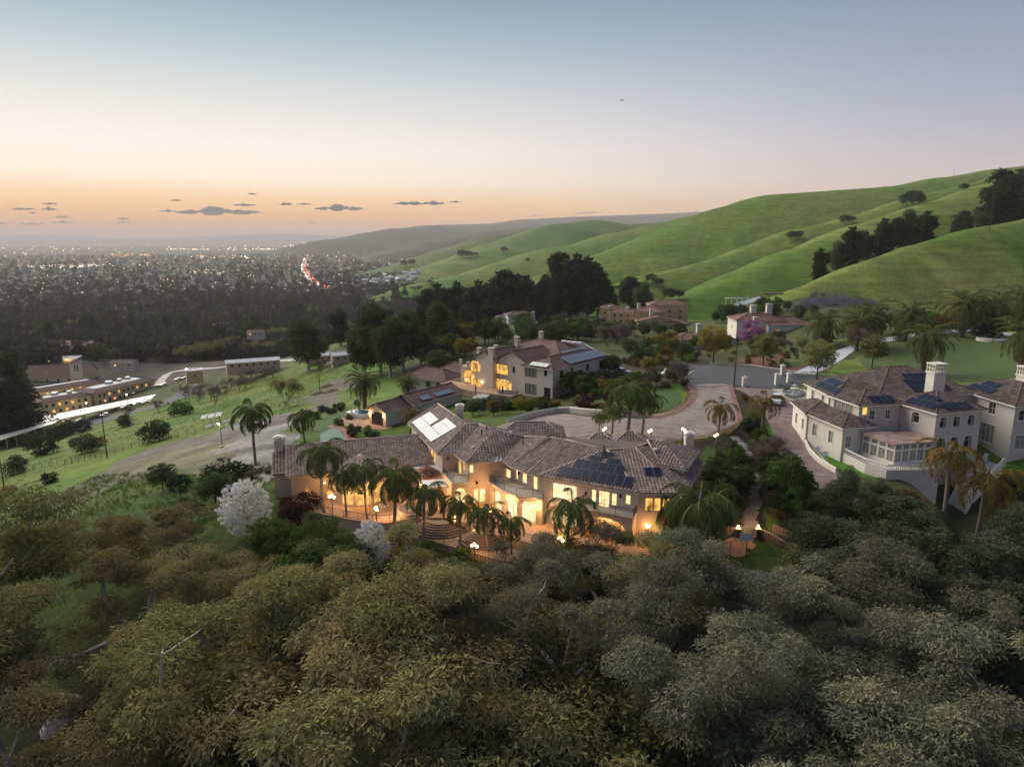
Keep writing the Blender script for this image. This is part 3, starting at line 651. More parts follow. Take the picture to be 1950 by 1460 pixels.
def make_blob(name, seed, h, rx, rz, n, csz, per, ll, lw, leaf, bark='bark_dark', trunk=True, label='shrub', cat='shrub', shape='round', r0=.15, droop=.1, z0=None, up=.6):
    """dense crown filled by clumps: round / cone / column"""
    rng = np.random.default_rng(seed); root = thing(name, label, cat); C = []
    zc = h - rz if z0 is None else z0
    while len(C) < n:
        p = rng.uniform(-1, 1, 3); q = (p[2] + 1) / 2
        if shape == 'round': ok = .25 < np.linalg.norm(p) < 1
        elif shape == 'cone': ok = math.hypot(p[0], p[1]) < (1 - q) ** .8 * (.85 + .3 * rng.random()) + .06
        else: ok = math.hypot(p[0], p[1]) < (1 - abs(2 * q - .9) ** 3 * .55) * (.8 + .25 * rng.random()) * (1 if q < .75 else (1 - q) * 3 + .25)
        if ok: C.append((p[0] * rx, p[1] * rx, zc + p[2] * rz))
    C = np.array(C); R = np.array((csz, csz, csz * .8)) * (.6 + .7 * rng.random((n, 1)))
    V, Q, t = clump_leaves(rng, C, R, per, ll, lw, droop, up=up)
    if trunk:
        mb = MB(); top = zc + (rz * .3 if shape == 'round' else rz * .8); mb.tube([(0, 0, -.4), (.05, .03, top * .4), (0, .06, top)], [r0, r0 * .75, r0 * .25], 6, cap=False)
        for k in range(5):
            a = k * 1.4 + seed; zb = top * (.35 + .1 * k); mb.tube([(0, 0, zb), (math.cos(a) * rx * .3, math.sin(a) * rx * .3, zb + rz * .25), (math.cos(a) * rx * .6, math.sin(a) * rx * .6, zb + rz * .5)], [r0 * .45, r0 * .3, r0 * .1], 4, cap=False)
        mb.build('trunk', bark, root, smooth=True)
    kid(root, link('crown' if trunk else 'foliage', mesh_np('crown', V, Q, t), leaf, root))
    root['top'] = float(h); root['half'] = float(rx)
    return root
def make_bare(name, seed, h, spread, r0, label, leaf='twig', bark='bark_grey', per=60, levels=4, fork=.3, cat='tree', ll=.55, lw=.035):
    rng = np.random.default_rng(seed); limbs, tips = grow(rng, h, (0, 0), fork, spread, levels, r0, (3, 5), .16, .72); root = thing(name, label, cat); mb = MB()
    for path, rr, lev in limbs: mb.tube(path, rr, 5 if lev < 2 else 3, cap=False)
    mb.build('trunk', bark, root)
    C = np.array([tuple(t) for t in tips]); R = np.full((len(C), 3), h * .07)
    V, Q, t = clump_leaves(rng, C, R, per, ll, lw, -.25, shell=.1)
    kid(root, link('crown', mesh_np('crown', V, Q, t), leaf, root)); root['top'] = float(C[:, 2].max() + h * .05); root['half'] = float(np.percentile(np.hypot(C[:, 0], C[:, 1]), 85) + .3)
    return root
def frond_mesh(name, seed, ln, arch, leaflet, drop, nleaf, width, rise=.5):
    """one palm leaf growing along +x: arched rib with hanging leaflets on both sides"""
    rng = np.random.default_rng(seed); k = 14; pts = []; p = np.zeros(3); a = rise
    for i in range(k + 1): pts.append(p.copy()); p = p + np.array([math.cos(a), 0, math.sin(a)]) * ln / k; a -= arch / k * (1 + .6 * i / k)
    pts = np.array(pts); V = []; Q = []; T = []
    for i in range(k):                                   # rib
        wd = .05 * (1 - i / k) + .012; b = len(V)
        V += [pts[i] + (0, wd, 0), pts[i] - (0, wd, 0), pts[i + 1] - (0, wd * .9, 0), pts[i + 1] + (0, wd * .9, 0)]; Q.append((b, b + 1, b + 2, b + 3)); T += [.9] * 4
    for j in range(nleaf):
        t = .12 + .88 * j / nleaf; f = t * k; i = min(int(f), k - 1); base = pts[i] + (pts[i + 1] - pts[i]) * (f - i); tg = pts[i + 1] - pts[i]; tg = tg / np.linalg.norm(tg)
        ll = leaflet * math.sin(math.pi * (.12 + .80 * t)) ** .6 * (.8 + .4 * rng.random())
        for s in (-1, 1):
            d = np.array([0, s, 0]) * (.9 - .35 * drop) + tg * .55 + np.array([0, 0, -drop * (.5 + .8 * rng.random())]) + rng.normal(size=3) * .12; d /= np.linalg.norm(d)
            m = base + d * ll * .5; d2 = d + np.array([0, 0, -drop * 1.1]); d2 /= np.linalg.norm(d2); e = m + d2 * ll * .5
            sd = np.cross(d, rng.normal(size=3) * .5 + np.array([tg[0], 0, tg[2] + .3])); sd = sd / np.linalg.norm(sd) * width; b = len(V)
            V += [base + sd * .6, base - sd * .6, m - sd, m + sd, e - sd * .25, e + sd * .25]; Q += [(b, b + 1, b + 2, b + 3), (b + 3, b + 2, b + 4, b + 5)]; T += list(np.clip(rng.random() * .8 + .1 * rng.normal(size=6), 0, 1))
    return mesh_np(name, np.array(V), np.array(Q), np.array(T))
def make_palm(name, seed, h, ntop, meshes, leaf, bark, r0, r1, label, hang=.2, boss=0, dead=0, lean=.04, kind='queen'):
    rng = np.random.default_rng(seed); root = thing(name, label, 'palm'); mb = MB()
    lx, ly = rng.normal(size=2) * lean * h; n = 14
    path = [(lx * (i / n) ** 2, ly * (i / n) ** 2, -.5 + (h + .5) * i / n) for i in range(n + 1)]
    rr = [r0 * (1.25 if i == 0 else 1) * (1 - .2 * i / n) + (.02 if i % 2 else 0) for i in range(n + 1)]
    if boss: rr[-1] *= boss; rr[-2] *= boss * .95; rr[-3] *= 1 + (boss - 1) * .5
    mb.tube(path, rr, 10); mb.build('trunk', bark, root, smooth=True)
    cx, cy_, cz_ = path[-1]
    if kind == 'queen':
        c = MB(); c.tube([(cx, cy_, cz_ - .5), (cx, cy_, cz_ + .2), (cx, cy_, cz_ + .9)], [r1 * 1.3, r1, r1 * .3], 8); c.build('crownshaft', 'bark_palm', root, smooth=True)
    for i in range(ntop):
        u = i / ntop; az = i * 2.39996 + rng.normal() * .15; el = (1.15 - 1.55 * u ** .85) if kind == 'queen' else (1.25 - 2.1 * u)
        me = meshes[int(rng.integers(0, len(meshes)))]
        o = link('frond', me, None, root); o.location = (cx + .12 * math.cos(az), cy_ + .12 * math.sin(az), cz_ + .15 - .3 * u)
        o.rotation_euler = (rng.normal() * .15, -(el - .5), az); s = .85 + .3 * rng.random(); o.scale = (s, s, s); kid(root, o)
    for i in range(dead):
        o = link('dead_frond', DEAD[0], None, root); az = rng.random() * 6.28; o.location = (cx, cy_, cz_ - .3); o.rotation_euler = (0, 1.75 + rng.random() * .2, az); o.scale = (.55,) * 3; kid(root, o)
    root['top'] = h + 1.6; root['half'] = 3.0
    return root
QF = [frond_mesh('queen_frond', s, 3.9, 1.75 + .25 * s, 1.05, .8, 58, .026) for s in range(3)]
GF = [frond_mesh('gold_frond', s + 7, 3.2, 1.7 + .2 * s, .85, .55, 40, .03) for s in range(2)]
DF = [frond_mesh('date_frond', s + 20, 4.3, 1.0 + .25 * s, .6, .28, 60, .03, rise=.45) for s in range(3)]
DEAD = [frond_mesh('dead_frond', 55, 3.2, .7, .6, .5, 24, .035)]
for me_ in QF: me_.materials.append(MATS['frond'])
for me_ in GF: me_.materials.append(MATS['frond_gold'])
for me_ in DF: me_.materials.append(MATS['frond_date'])
for me_ in DEAD: me_.materials.append(MATS['twig'])
PROTO = []
def proto(o): PROTO.append(o); return o
def make_euc(seed, h, lean, fork, spread, leaf, nf=(4, 5), lobe=8, lr=2.7, per=430):
    rng = np.random.default_rng(seed); limbs, tips = grow(rng, h, lean, fork, spread, 2, .72, nf, .22, .85); root = thing('eucalyptus_tree', 'x', 'tree'); mb = MB(); C = []; R = []
    for path, rr, lev in limbs: mb.tube(path, [r * (1.0 if lev < 2 else .8) for r in rr], 8 if lev < 2 else 5, cap=False)
    for t in tips:
        sk = rng.random() < .3; L0 = lr * (.45 + 1.0 * rng.random()) * (.5 if sk else 1)
        for k in range(3 if sk else lobe):
            d = rng.normal(size=3); d /= np.linalg.norm(d); d[2] = abs(d[2]) * .75 - .25; c = np.array(t) + d * L0 * (.35 + .65 * rng.random()); C.append(c); R.append(np.array((1, 1, .72)) * (.6 + .85 * rng.random()) * (.8 + .3 * L0 / lr))
            if rng.random() < .5: mb.tube([t, Vector(t).lerp(Vector(c), .6) + Vector((0, 0, -.15)), Vector(c)], [.06, .04, .015], 3, cap=False)
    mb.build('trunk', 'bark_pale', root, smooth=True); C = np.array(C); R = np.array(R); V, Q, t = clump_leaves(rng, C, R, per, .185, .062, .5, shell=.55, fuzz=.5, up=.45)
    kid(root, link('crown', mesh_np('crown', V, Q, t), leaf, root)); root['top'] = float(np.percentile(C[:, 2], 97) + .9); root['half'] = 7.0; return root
EUC = [proto(make_euc(11 + s, [17, 16, 18, 15, 17][s], [(.12, .05), (-.2, .1), (.05, -.15), (-.1, -.1), (.3, .05)][s], [.30, .26, .34, .3, .36][s], [.62, .75, .6, .7, .55][s], ['leaf_euc', 'leaf_euc', 'leaf_euc_grey', 'leaf_olive', 'leaf_euc_grey'][s])) for s in range(5)]
SCREEN = [proto(make_blob('screen_tree', 31 + s, 13, 2.5, 6.2, 120, .85, 90, .26, .10, 'leaf_screen', shape='column', label='tree', cat='tree', r0=.2, droop=.15)) for s in range(3)]
EUCM = [proto(make_blob('tall_eucalyptus', 51 + s, 30, [6.2, 5.0, 6.8][s], [12.5, 13.5, 12][s], [70, 74, 66][s], [2.5, 2.2, 2.7][s], 120, .95, .5, ['leaf_mid', 'leaf_dark', 'leaf_dark'][s], bark='bark_pale', shape=['round', 'column', 'round'][s], label='tree', cat='tree', r0=.7, droop=.2, up=.5)) for s in range(3)]
OAK = [proto(make_tree('broadleaf_tree', 61 + s, h=11, fork=.22, spread=.75, levels=3, r0=.4, clump=(1.4, 1.4, 1.1), per=42, ll=.5, lw=.28, droop=.1, leaf=['leaf_mid', 'leaf_dark', 'leaf_olive', 'leaf_green'][s], extra=40)) for s in range(4)]
CYP = [proto(make_blob('conifer_tree', 71 + s, 18, 3.6 + s, 8.6, 110, 1.0, 40, .6, .25, 'leaf_dark', shape='cone', label='conifer', cat='tree', r0=.35, droop=.25)) for s in range(2)]
BUSH = {k: proto(make_blob('shrub', 81 + i, 2.0, 1.25, 1.0, 34, .42, 60, .16, .08, k, trunk=False, z0=.95)) for i, k in enumerate(['leaf_green', 'leaf_mid', 'leaf_yellow', 'leaf_rust', 'leaf_purple', 'leaf_lavender', 'leaf_dark', 'leaf_lime', 'leaf_olive'])}
SMALL = {k: proto(make_blob('garden_tree', 101 + i, 5.5, 2.3, 1.9, 60, .55, 70, .24, .11, k, r0=.13, label='tree', cat='tree')) for i, k in enumerate(['leaf_green', 'leaf_mid', 'leaf_yellow', 'leaf_rust', 'leaf_lime', 'blossom_pink', 'leaf_dark'])}
GREENBIG = [proto(make_blob('spreading_tree', 121 + s, 9.5, 3.6, 4.3, 150, .75, 120, .19, .10, 'leaf_green', r0=.2, label='tree', cat='tree', droop=.05)) for s in range(2)]
BLOSSOM = [proto(make_blob('blossom_tree', 131, 9.0, 2.9, 4.2, 560, .26, 34, .12, .10, 'blossom_white', bark='bark_grey', r0=.16, label='tree', cat='tree', droop=-.15, up=.2))]
BARE = [proto(make_bare('bare_tree', 141 + s, 4.5 + 2 * s, .75, .14, 'tree')) for s in range(2)]
ORCH = proto(make_bare('orchard_tree', 151, 4.2, .9, .2, 'tree', per=40, levels=3, bark='bark_dark'))
QUEEN = [proto(make_palm('queen_palm', 161 + s, 7.5, 23, QF, 'frond', 'bark_palm', .19, .17, 'palm', dead=s + 1)) for s in range(3)]
GOLD = [proto(make_palm('golden_palm', 171 + s, 6.0, 15, GF, 'frond_gold', 'bark_palm', .2, .17, 'palm', dead=1)) for s in range(2)]
DATE = [proto(make_palm('date_palm', 181 + s, 5.0 + s, 52, DF, 'frond_date', 'bark_date', .42, .3, 'palm', boss=1.35, kind='date', lean=.01)) for s in range(2)]
for pr_ in PROTO: pr_['tilt'] = 1 if 'palm' in pr_.name else 0
def put(pr, x, y, top=None, rz=None, s=None, label=None, group=None, wide=1.0, z=None, sink=.15):
    z0 = Hs(x, y) if z is None else z
    if s is None: s = (top - z0) / pr['top']
    rz = random.random() * 6.28 if rz is None else rz
    o = copy_tree(pr, (x, y, z0 - sink * min(1, s)), rz, (s * wide, s * wide, s), label, group)
    if pr['tilt']: o.rotation_euler = (random.uniform(-.07, .07), random.uniform(-.07, .07), rz)
    return o
def putpx(pr, px, pytop, D, **k):                        # crown top seen at this pixel, D metres out
    p = PD(px, pytop, D); return put(pr, p.x, p.y, top=p.z, **k)
def putb(pr, px, pyb, pyt, **k):                         # base seen at a pixel on the ground, top at pyt
    g = G(px, pyb); t = PD(px, pyt, g.y); return put(pr, g.x, g.y, top=t.z, z=g.z, **k)
# ------------------------------------------------------------------ building kit
def V3(p, z): return Vector((p[0], p[1], z))
def wall_face(mb, p0, p1, z0, z1, ops=(), rv=.2):
    """outer face p0->p1 (left to right seen from outside) with openings (u0,u1,z0,z1,rise)"""
    p0 = Vector(p0[:2]); p1 = Vector(p1[:2]); ln = (p1 - p0).length; d = (p1 - p0) / ln; n = Vector((d.y, -d.x))
    X = lambda u, z, o=0: (p0.x + d.x * u - n.x * o, p0.y + d.y * u - n.y * o, z)
    R = lambda a, b, c, e: c < e - 1e-4 and a < b - 1e-4 and mb.quad(X(a, c), X(b, c), X(b, e), X(a, e))
    cur = 0
    for o in sorted(ops):
        a, b, c, e = max(o[0], cur), min(o[1], ln), max(o[2], z0), min(o[3], z1 - .02); rise = o[4] if len(o) > 4 else 0
        if b - a < .05: continue
        R(cur, a, z0, z1); R(a, b, z0, c); k = 10 if rise else 1; top = []
        for i in range(k + 1):
            t = 2 * i / k - 1; top.append((a + (b - a) * i / k, e - rise + rise * math.sqrt(max(0, 1 - t * t)) if rise else e))
        for (ua, za), (ub, zb) in zip(top[:-1], top[1:]):
            mb.quad(X(ua, za), X(ub, zb), X(ub, z1), X(ua, z1)); mb.quad(X(ua, za, rv), X(ub, zb, rv), X(ub, zb), X(ua, za))
        zj = e - rise
        mb.quad(X(a, c), X(a, c, rv), X(a, zj, rv), X(a, zj)); mb.quad(X(b, c, rv), X(b, c), X(b, zj), X(b, zj, rv)); mb.quad(X(a, c), X(b, c), X(b, c, rv), X(a, c, rv))
        cur = b
    R(cur, ln, z0, z1)
def window(parent, p0, p1, op, pane='glass_dark', nx=1, nz=1, frame='trim_white', rv=.2, bw=.07, trim=0, name='window', trim_mat='trim_white'):
    p0 = Vector(p0[:2]); p1 = Vector(p1[:2]); d = (p1 - p0).normalized(); n = Vector((d.y, -d.x)); a, b, c, e = op[:4]; rise = op[4] if len(op) > 4 else 0
    M = Matrix(((d.x, -n.x, 0, p0.x), (d.y, -n.y, 0, p0.y), (0, 0, 1, 0), (0, 0, 0, 1)))
    f = MB(); y0, y1 = rv - .10, rv + .03; zj = e - rise
    f.box(a, y0, c, a + bw, y1, zj, M); f.box(b - bw, y0, c, b, y1, zj, M); f.box(a + bw, y0, c, b - bw, y1, c + bw, M)
    def archz(u): t = 2 * (u - a) / (b - a) - 1; return zj + rise * math.sqrt(max(0, 1 - t * t))
    if rise:
        f.box(a + bw, y0, zj - bw / 2, b - bw, y1, zj + bw / 2, M)
        for i in range(8):
            ua, ub = a + (b - a) * i / 8, a + (b - a) * (i + 1) / 8
            f.bar(M @ Vector((ua, (y0 + y1) / 2, archz(ua) - .03)), M @ Vector((ub, (y0 + y1) / 2, archz(ub) - .03)), bw, .12)
    else: f.box(a + bw, y0, e - bw, b - bw, y1, e, M)
    for i in range(1, nx): u = a + (b - a) * i / nx; f.box(u - bw * .45, y0 + .01, c + bw, u + bw * .45, y1, zj - bw, M)
    for i in range(1, nz): z = c + (zj - c) * i / nz; f.box(a + bw, y0 + .02, z - bw * .3, b - bw, y1, z + bw * .3, M)
    if trim:
        t = trim; f.box(a - t, -.05, c - t, a, .06, e + t, M); f.box(b, -.05, c - t, b + t, .06, e + t, M); f.box(a, -.05, e, b, .06, e + t, M); f.box(a, -.08, c - t, b, .06, c, M)
    wo_ = f.build(name, frame, parent)
    for i in range(nx):
        ua, ub = a + (b - a) * i / nx, a + (b - a) * (i + 1) / nx; g = MB()
        if rise:
            k = 5; us = [ua + (ub - ua) * j / k for j in range(k + 1)]
            for u0_, u1_ in zip(us[:-1], us[1:]): g.poly([M @ Vector(q) for q in ((u0_, rv, c), (u1_, rv, c), (u1_, rv, archz(u1_)), (u0_, rv, archz(u0_)))])
        else: g.poly([M @ Vector(q) for q in ((ua, rv, c), (ub, rv, c), (ub, rv, e), (ua, rv, e))])
        g.build('pane', pane, wo_)
    return wo_
def pxop(p0, p1, x0, y0, x1, y1, rise=0):
    ua, za = onwall(p0, p1, x0, y0); ub, zb = onwall(p0, p1, x1, y1); uc, zc = onwall(p0, p1, (x0 + x1) / 2, y0); ud, zd = onwall(p0, p1, (x0 + x1) / 2, y1)
    a, b = min(ua, ub), max(ua, ub); h = zc - zd
    return (a, b, zd, zc, rise * h)
def tiles(mb, poly, tw=.44, tl=.46, hump=.09):
    """barrel tiles over a roof facet; poly[0]-poly[1] is its eave"""
    poly = [Vector(p) for p in poly]; U = (poly[1] - poly[0]).normalized(); c = sum(poly, Vector()) / len(poly)
    nv = U.cross(c - poly[0]).normalized()
    if nv.z < 0: nv = -nv
    W = nv.cross(U)
    if W.z < 0: W = -W
    uv = [((p - poly[0]).dot(U), (p - poly[0]).dot(W)) for p in poly]; off = [(p - poly[0]).dot(nv) for p in poly]
    umin, umax = min(a for a, b in uv), max(a for a, b in uv); vmax = max(b for a, b in uv)
    prof = ((0, .012), (.22, hump), (.62, hump), (.86, .012), (1.0, .012)); o = poly[0]; m = len(uv); vmin = min(b for a, b in uv)
    r = 0; v = vmin
    while v < vmax:
        xs = []; vm = v + tl * .5
        for i in range(m):
            (a0, b0), (a1, b1) = uv[i], uv[(i + 1) % m]
            if (b0 > vm) != (b1 > vm): xs.append(a0 + (vm - b0) * (a1 - a0) / (b1 - b0))
        xs.sort()
        for a, b in zip(xs[::2], xs[1::2]):
            u = math.floor(a / tw) * tw
            while u < b:
                ua, ub = max(u, a), min(u + tw, b)
                if ub - ua > tw * .25:
                    i0 = len(mb.v)
                    for vv, lift in ((v - .03, .075), (v + tl, .02)):
                        for t, hh in prof:
                            uu = min(max(u + t * tw, ua), ub); q = o + U * uu + W * vv + nv * (hh + lift); mb.v.append(tuple(q))
                    for t, hh in prof: uu = min(max(u + t * tw, ua), ub); mb.v.append(tuple(o + U * uu + W * (v - .03) + nv * .0))
                    for k in range(4):
                        mb.f.append((i0 + k, i0 + k + 1, i0 + 6 + k, i0 + 5 + k)); mb.f.append((i0 + 10 + k, i0 + 11 + k, i0 + k + 1, i0 + k)); mb.uv += [(0, 0)] * 8
                u += tw
        v += tl; r += 1
def facet_uv(mb, poly):
    poly = [Vector(p) for p in poly]; U = (poly[1] - poly[0]).normalized(); c = sum(poly, Vector()) / len(poly); nv = U.cross(c - poly[0]).normalized(); W = nv.cross(U)
    mb.poly(poly, [((p - poly[0]).dot(U) + poly[0].x, (p - poly[0]).dot(W)) for p in poly])
def roof(parent, facets, m, caps, tile=None, cap='ridge_cap', r=.14, eaves=(), gut='trim_tan'):
    mb = MB()
    for f in facets:
        facet_uv(mb, f); f2 = [Vector(p) - Vector((0, 0, .14)) for p in f]; mb.poly(f2[::-1])
    ro = mb.build('roof', 'underlay' if tile else m, parent, uv=True)
    if tile:
        tb = MB()
        for f in facets: tiles(tb, f)
        t = tb.build('roof_tiles', tile, ro); t['kind'] = 'stuff'
    for a, b in caps:
        c = MB(); a, b = Vector(a) + Vector((0, 0, .06 if tile else .02)), Vector(b) + Vector((0, 0, .06 if tile else .02)); c.tube([a, a.lerp(b, .33), a.lerp(b, .67), b], r, 6); c.build('ridge_cap', cap, ro, smooth=True)
    for a, b in eaves:
        g = MB(); g.bar(Vector(a) - Vector((0, 0, .12)), Vector(b) - Vector((0, 0, .12)), .14, .2); g.build('gutter', gut, ro)
    return ro
def solar(parent, o, U, W, cols, rows, pw=1.05, ph=1.7, lift=.27, m='panel_dark', skip=(), gap=.05):
    """panels on a slope: o = lower-left corner on the roof, U along the eave, W up the slope"""
    U = Vector(U).normalized(); W = Vector(W).normalized(); n = U.cross(W).normalized()
    if n.z < 0: n = -n
    for i in range(cols):
        for j in range(rows):
            if (i, j) in skip: continue
            a = Vector(o) + U * (i * (pw + gap)) + W * (j * (ph + gap)) + n * lift; q = [a, a + U * pw, a + U * pw + W * ph, a + W * ph]
            f = MB(); t = [p - n * .05 for p in q]; f.poly(q); f.poly(t[::-1])
            for k in range(4): f.poly([t[k], t[(k + 1) % 4], q[(k + 1) % 4], q[k]])
            pa = f.build('solar_panel', 'panel_frame', parent); g = MB(); e = .03
            g.poly([a + U * e + W * e + n * .006, a + U * (pw - e) + W * e + n * .006, a + U * (pw - e) + W * (ph - e) + n * .006, a + U * e + W * (ph - e) + n * .006]); g.build('cell_sheet', m, pa)
def chimney(parent, x, y, z0, z1, w=1.0, d=.8, m='stucco_cream', cap='trim_white', ang=0, top='hood'):
    M = Matrix.Translation((x, y, 0)) @ Matrix.Rotation(ang, 4, 'Z'); c = MB(); c.box(-w / 2, -d / 2, z0, w / 2, d / 2, z1 - .7, M); c.box(-w / 2 - .08, -d / 2 - .08, z1 - .95, w / 2 + .08, d / 2 + .08, z1 - .82, M)
    o = c.build('chimney', m, parent); k = MB()
    for sx in (-1, 1):
        for sy in (-1, 1): k.box(sx * w * .42 - .09, sy * d * .42 - .09, z1 - .7, sx * w * .42 + .09, sy * d * .42 + .09, z1 - .28, M)
    k.box(-w * .3, -d * .3, z1 - .7, w * .3, d * .3, z1 - .45, M)
    if top == 'hood':
        for a, b in ((.62, 0), (.45, .12), (.25, .22)): k.box(-w * a, -d * a, z1 - .28 + b, w * a, d * a, z1 - .16 + b, M)
    else: k.box(-w * .62, -d * .62, z1 - .28, w * .62, d * .62, z1 - .14, M)
    k.build('chimney_cap', cap, o); return o
def hip_facets(c, U, Wd, w, d, z, rh, over=.5, kind='hip'):
    """c = front-left wall corner, U along the front, Wd to the back; returns facets, caps, eaves"""
    U, Wd = Vector((U[0], U[1], 0)), Vector((Wd[0], Wd[1], 0)); o = Vector((c[0], c[1], z)) - U * over - Wd * over; W, D_ = w + 2 * over, d + 2 * over
    a, b, e, f = o, o + U * W, o + U * W + Wd * D_, o + Wd * D_; up = Vector((0, 0, rh))
    if kind == 'hip':
        h = min(W, D_) / 2
        r0, r1 = (a + U * h + Wd * h + up, b - U * h + Wd * h + up) if W >= D_ else (a + U * h + Wd * h + up, f + U * h - Wd * h + up)
        if W >= D_: fs = [[a, b, r1, r0], [b, e, r1], [e, f, r0, r1], [f, a, r0]]
        else: fs = [[a, b, r0], [b, e, r1, r0], [e, f, r1], [f, a, r0, r1]]
        if W >= D_: caps = [(a, r0), (b, r1), (e, r1), (f, r0), (r0, r1)]
        else: caps = [(a, r0), (b, r0), (e, r1), (f, r1), (r0, r1)]
        return fs, caps, [(a, b), (b, e), (f, a)]
    if kind == 'gable_u':       # ridge along U
        r0, r1 = a + Wd * D_ / 2 + up, b + Wd * D_ / 2 + up; return [[a, b, r1, r0], [e, f, r0, r1]], [(r0, r1)], [(a, b)]
    if kind == 'gable_w':       # ridge along Wd
        r0, r1 = a + U * W / 2 + up, f + U * W / 2 + up; return [[f, a, r0, r1], [b, e, r1, r0]], [(r0, r1), (a, r0), (b, r0)], [(b, e), (f, a)]
    if kind == 'shed':          # rising to the back
        return [[a, b, e + up, f + up]], [(f + up, e + up)], [(a, b)]
    return [[a, b, e, f]], [], []
def block(parent, c, ang, w, d, z0, z1, rh, m, rm, kind='hip', over=.5, wins=(), tile=None, cap='ridge_dark', frame='dark_metal', trim=0, rv=.16, gut='trim_tan', gable_m=None):
    """a wing of a house. c: front-left corner; ang: direction of its front. wins: (face, u0, u1, zlo, zhi, pane, nx, nz, rise) or with pixels ('f', 'px', x0,y0,x1,y1, pane, nx, nz, rise)"""
    U = Vector((math.cos(ang), math.sin(ang))); Wd = Vector((-U.y, U.x)); c = Vector((c[0], c[1]))
    cor = {'f': (c, c + U * w), 'r': (c + U * w, c + U * w + Wd * d), 'b': (c + U * w + Wd * d, c + Wd * d), 'l': (c + Wd * d, c)}
    mb = MB(); todo = []
    for face, (p, q) in cor.items():
        ops = []
        for wn in wins:
            if wn[0] != face: continue
            if wn[1] == 'px': op = pxop(p, q, *wn[2:6], rise=wn[9] if len(wn) > 9 else 0); rest = wn[6:]
            else: op = (wn[1], wn[2], wn[3], wn[4], wn[8] if len(wn) > 8 else 0); rest = wn[5:]
            ops.append(op); todo.append((p, q, op, rest))
        lv = sorted({z0, z1}); bands = []
        mids = sorted(ops, key=lambda o: o[2]); cuts = [z0]
        for o1 in mids:                                 # split into storeys where windows stack
            top = max(x[3] for x in mids if x[2] < o1[2] + .8)
            nxt = [x[2] for x in mids if x[2] > top - .01]
            if nxt and (top + min(nxt)) / 2 - cuts[-1] > .6: cuts.append((top + min(nxt)) / 2)
        cuts = sorted(set(round(k, 3) for k in cuts)) + [z1]
        for za, zb in zip(cuts[:-1], cuts[1:]): wall_face(mb, p, q, za, zb, [o for o in ops if za <= (o[2] + o[3]) / 2 < zb], rv)
    if kind.startswith('gable'):
        mid = Vector((0, 0, 0)); hh = rh * (1 if kind == 'gable_u' else 1)
        for face in (('l', 'r') if kind == 'gable_u' else ('f', 'b')):
            p, q = cor[face]; k = rh * ((p - q).length / ((p - q).length + 2 * over)); g = (p + q) / 2; mb.poly([V3(p, z1), V3(q, z1), V3(g, z1 + k)])
    mb.build('wall', m, parent)
    for p, q, op, rest in todo:
        window(parent, p, q, op, rest[0], rest[1] if len(rest) > 1 else 1, rest[2] if len(rest) > 2 else 1, frame=frame, rv=rv, trim=trim)
    if rm:
        fs, caps, ev = hip_facets(c, U, Wd, w, d, z1, rh, over, kind); return roof(parent, fs, rm, caps, tile, cap, eaves=ev, gut=gut)
def railing(name, pts, label, h=1.05, step=.14, posts=2.2, m='iron', parent=None, cat='railing', group=None, r=.018):
    """iron railing along 3D points at floor level"""
    pts = [Vector(p) for p in pts]
    root = parent if parent is not None else thing(name, label, cat, pts[0], group=group, world=True)
    holder = root
    if parent is not None: b0 = MB(); b0.tube([p + Vector((0, 0, h)) for p in pts], .035, 5); holder = b0.build(name, m, parent)
    else: t = MB(); t.tube([p + Vector((0, 0, h)) for p in pts], .035, 5); t.build('top_rail', m, holder)
    t = MB(); t.tube([p + Vector((0, 0, .12)) for p in pts], .02, 4); t.build('bottom_rail', m, holder)
    bal = MB(); acc = 0; nb = 0; accp = 0; t = MB(); t.bar(pts[0] - Vector((0, 0, .05)), pts[0] + Vector((0, 0, h)), .06); t.build('post', m, holder)
    for a, b in zip(pts[:-1], pts[1:]):
        ln = (b - a).length; s = 0
        while s < ln - acc:
            s += 0; q = a.lerp(b, (s + acc) / ln) if ln else a; bal.bar(q + Vector((0, 0, .1)), q + Vector((0, 0, h)), r); s += step
            accp += step
            if accp > posts: accp = 0; t = MB(); t.bar(q - Vector((0, 0, .05)), q + Vector((0, 0, h + .02)), .06); t.build('post', m, holder)
        acc = max(0, s + acc - ln)
    o = bal.build('balusters', m, holder)
    if o: o['kind'] = 'stuff'
    t = MB(); t.bar(pts[-1] - Vector((0, 0, .05)), pts[-1] + Vector((0, 0, h)), .06); t.build('post', m, holder)
    return root
def glow(parent, loc, watts, col=(1, .54, .19), r=.12):
    l = bpy.data.lights.new('lamp_light', 'POINT'); l.energy = watts * .6; l.color = col; l.shadow_soft_size = r
    o = bpy.data.objects.new('lamp_light', l); COL.objects.link(o); o.location = loc
    if parent is not None:
        o.parent = parent
        if parent.name in ORG: o.matrix_parent_inverse = Matrix.Translation(-ORG[parent.name])
        kid(parent, o)
    return o

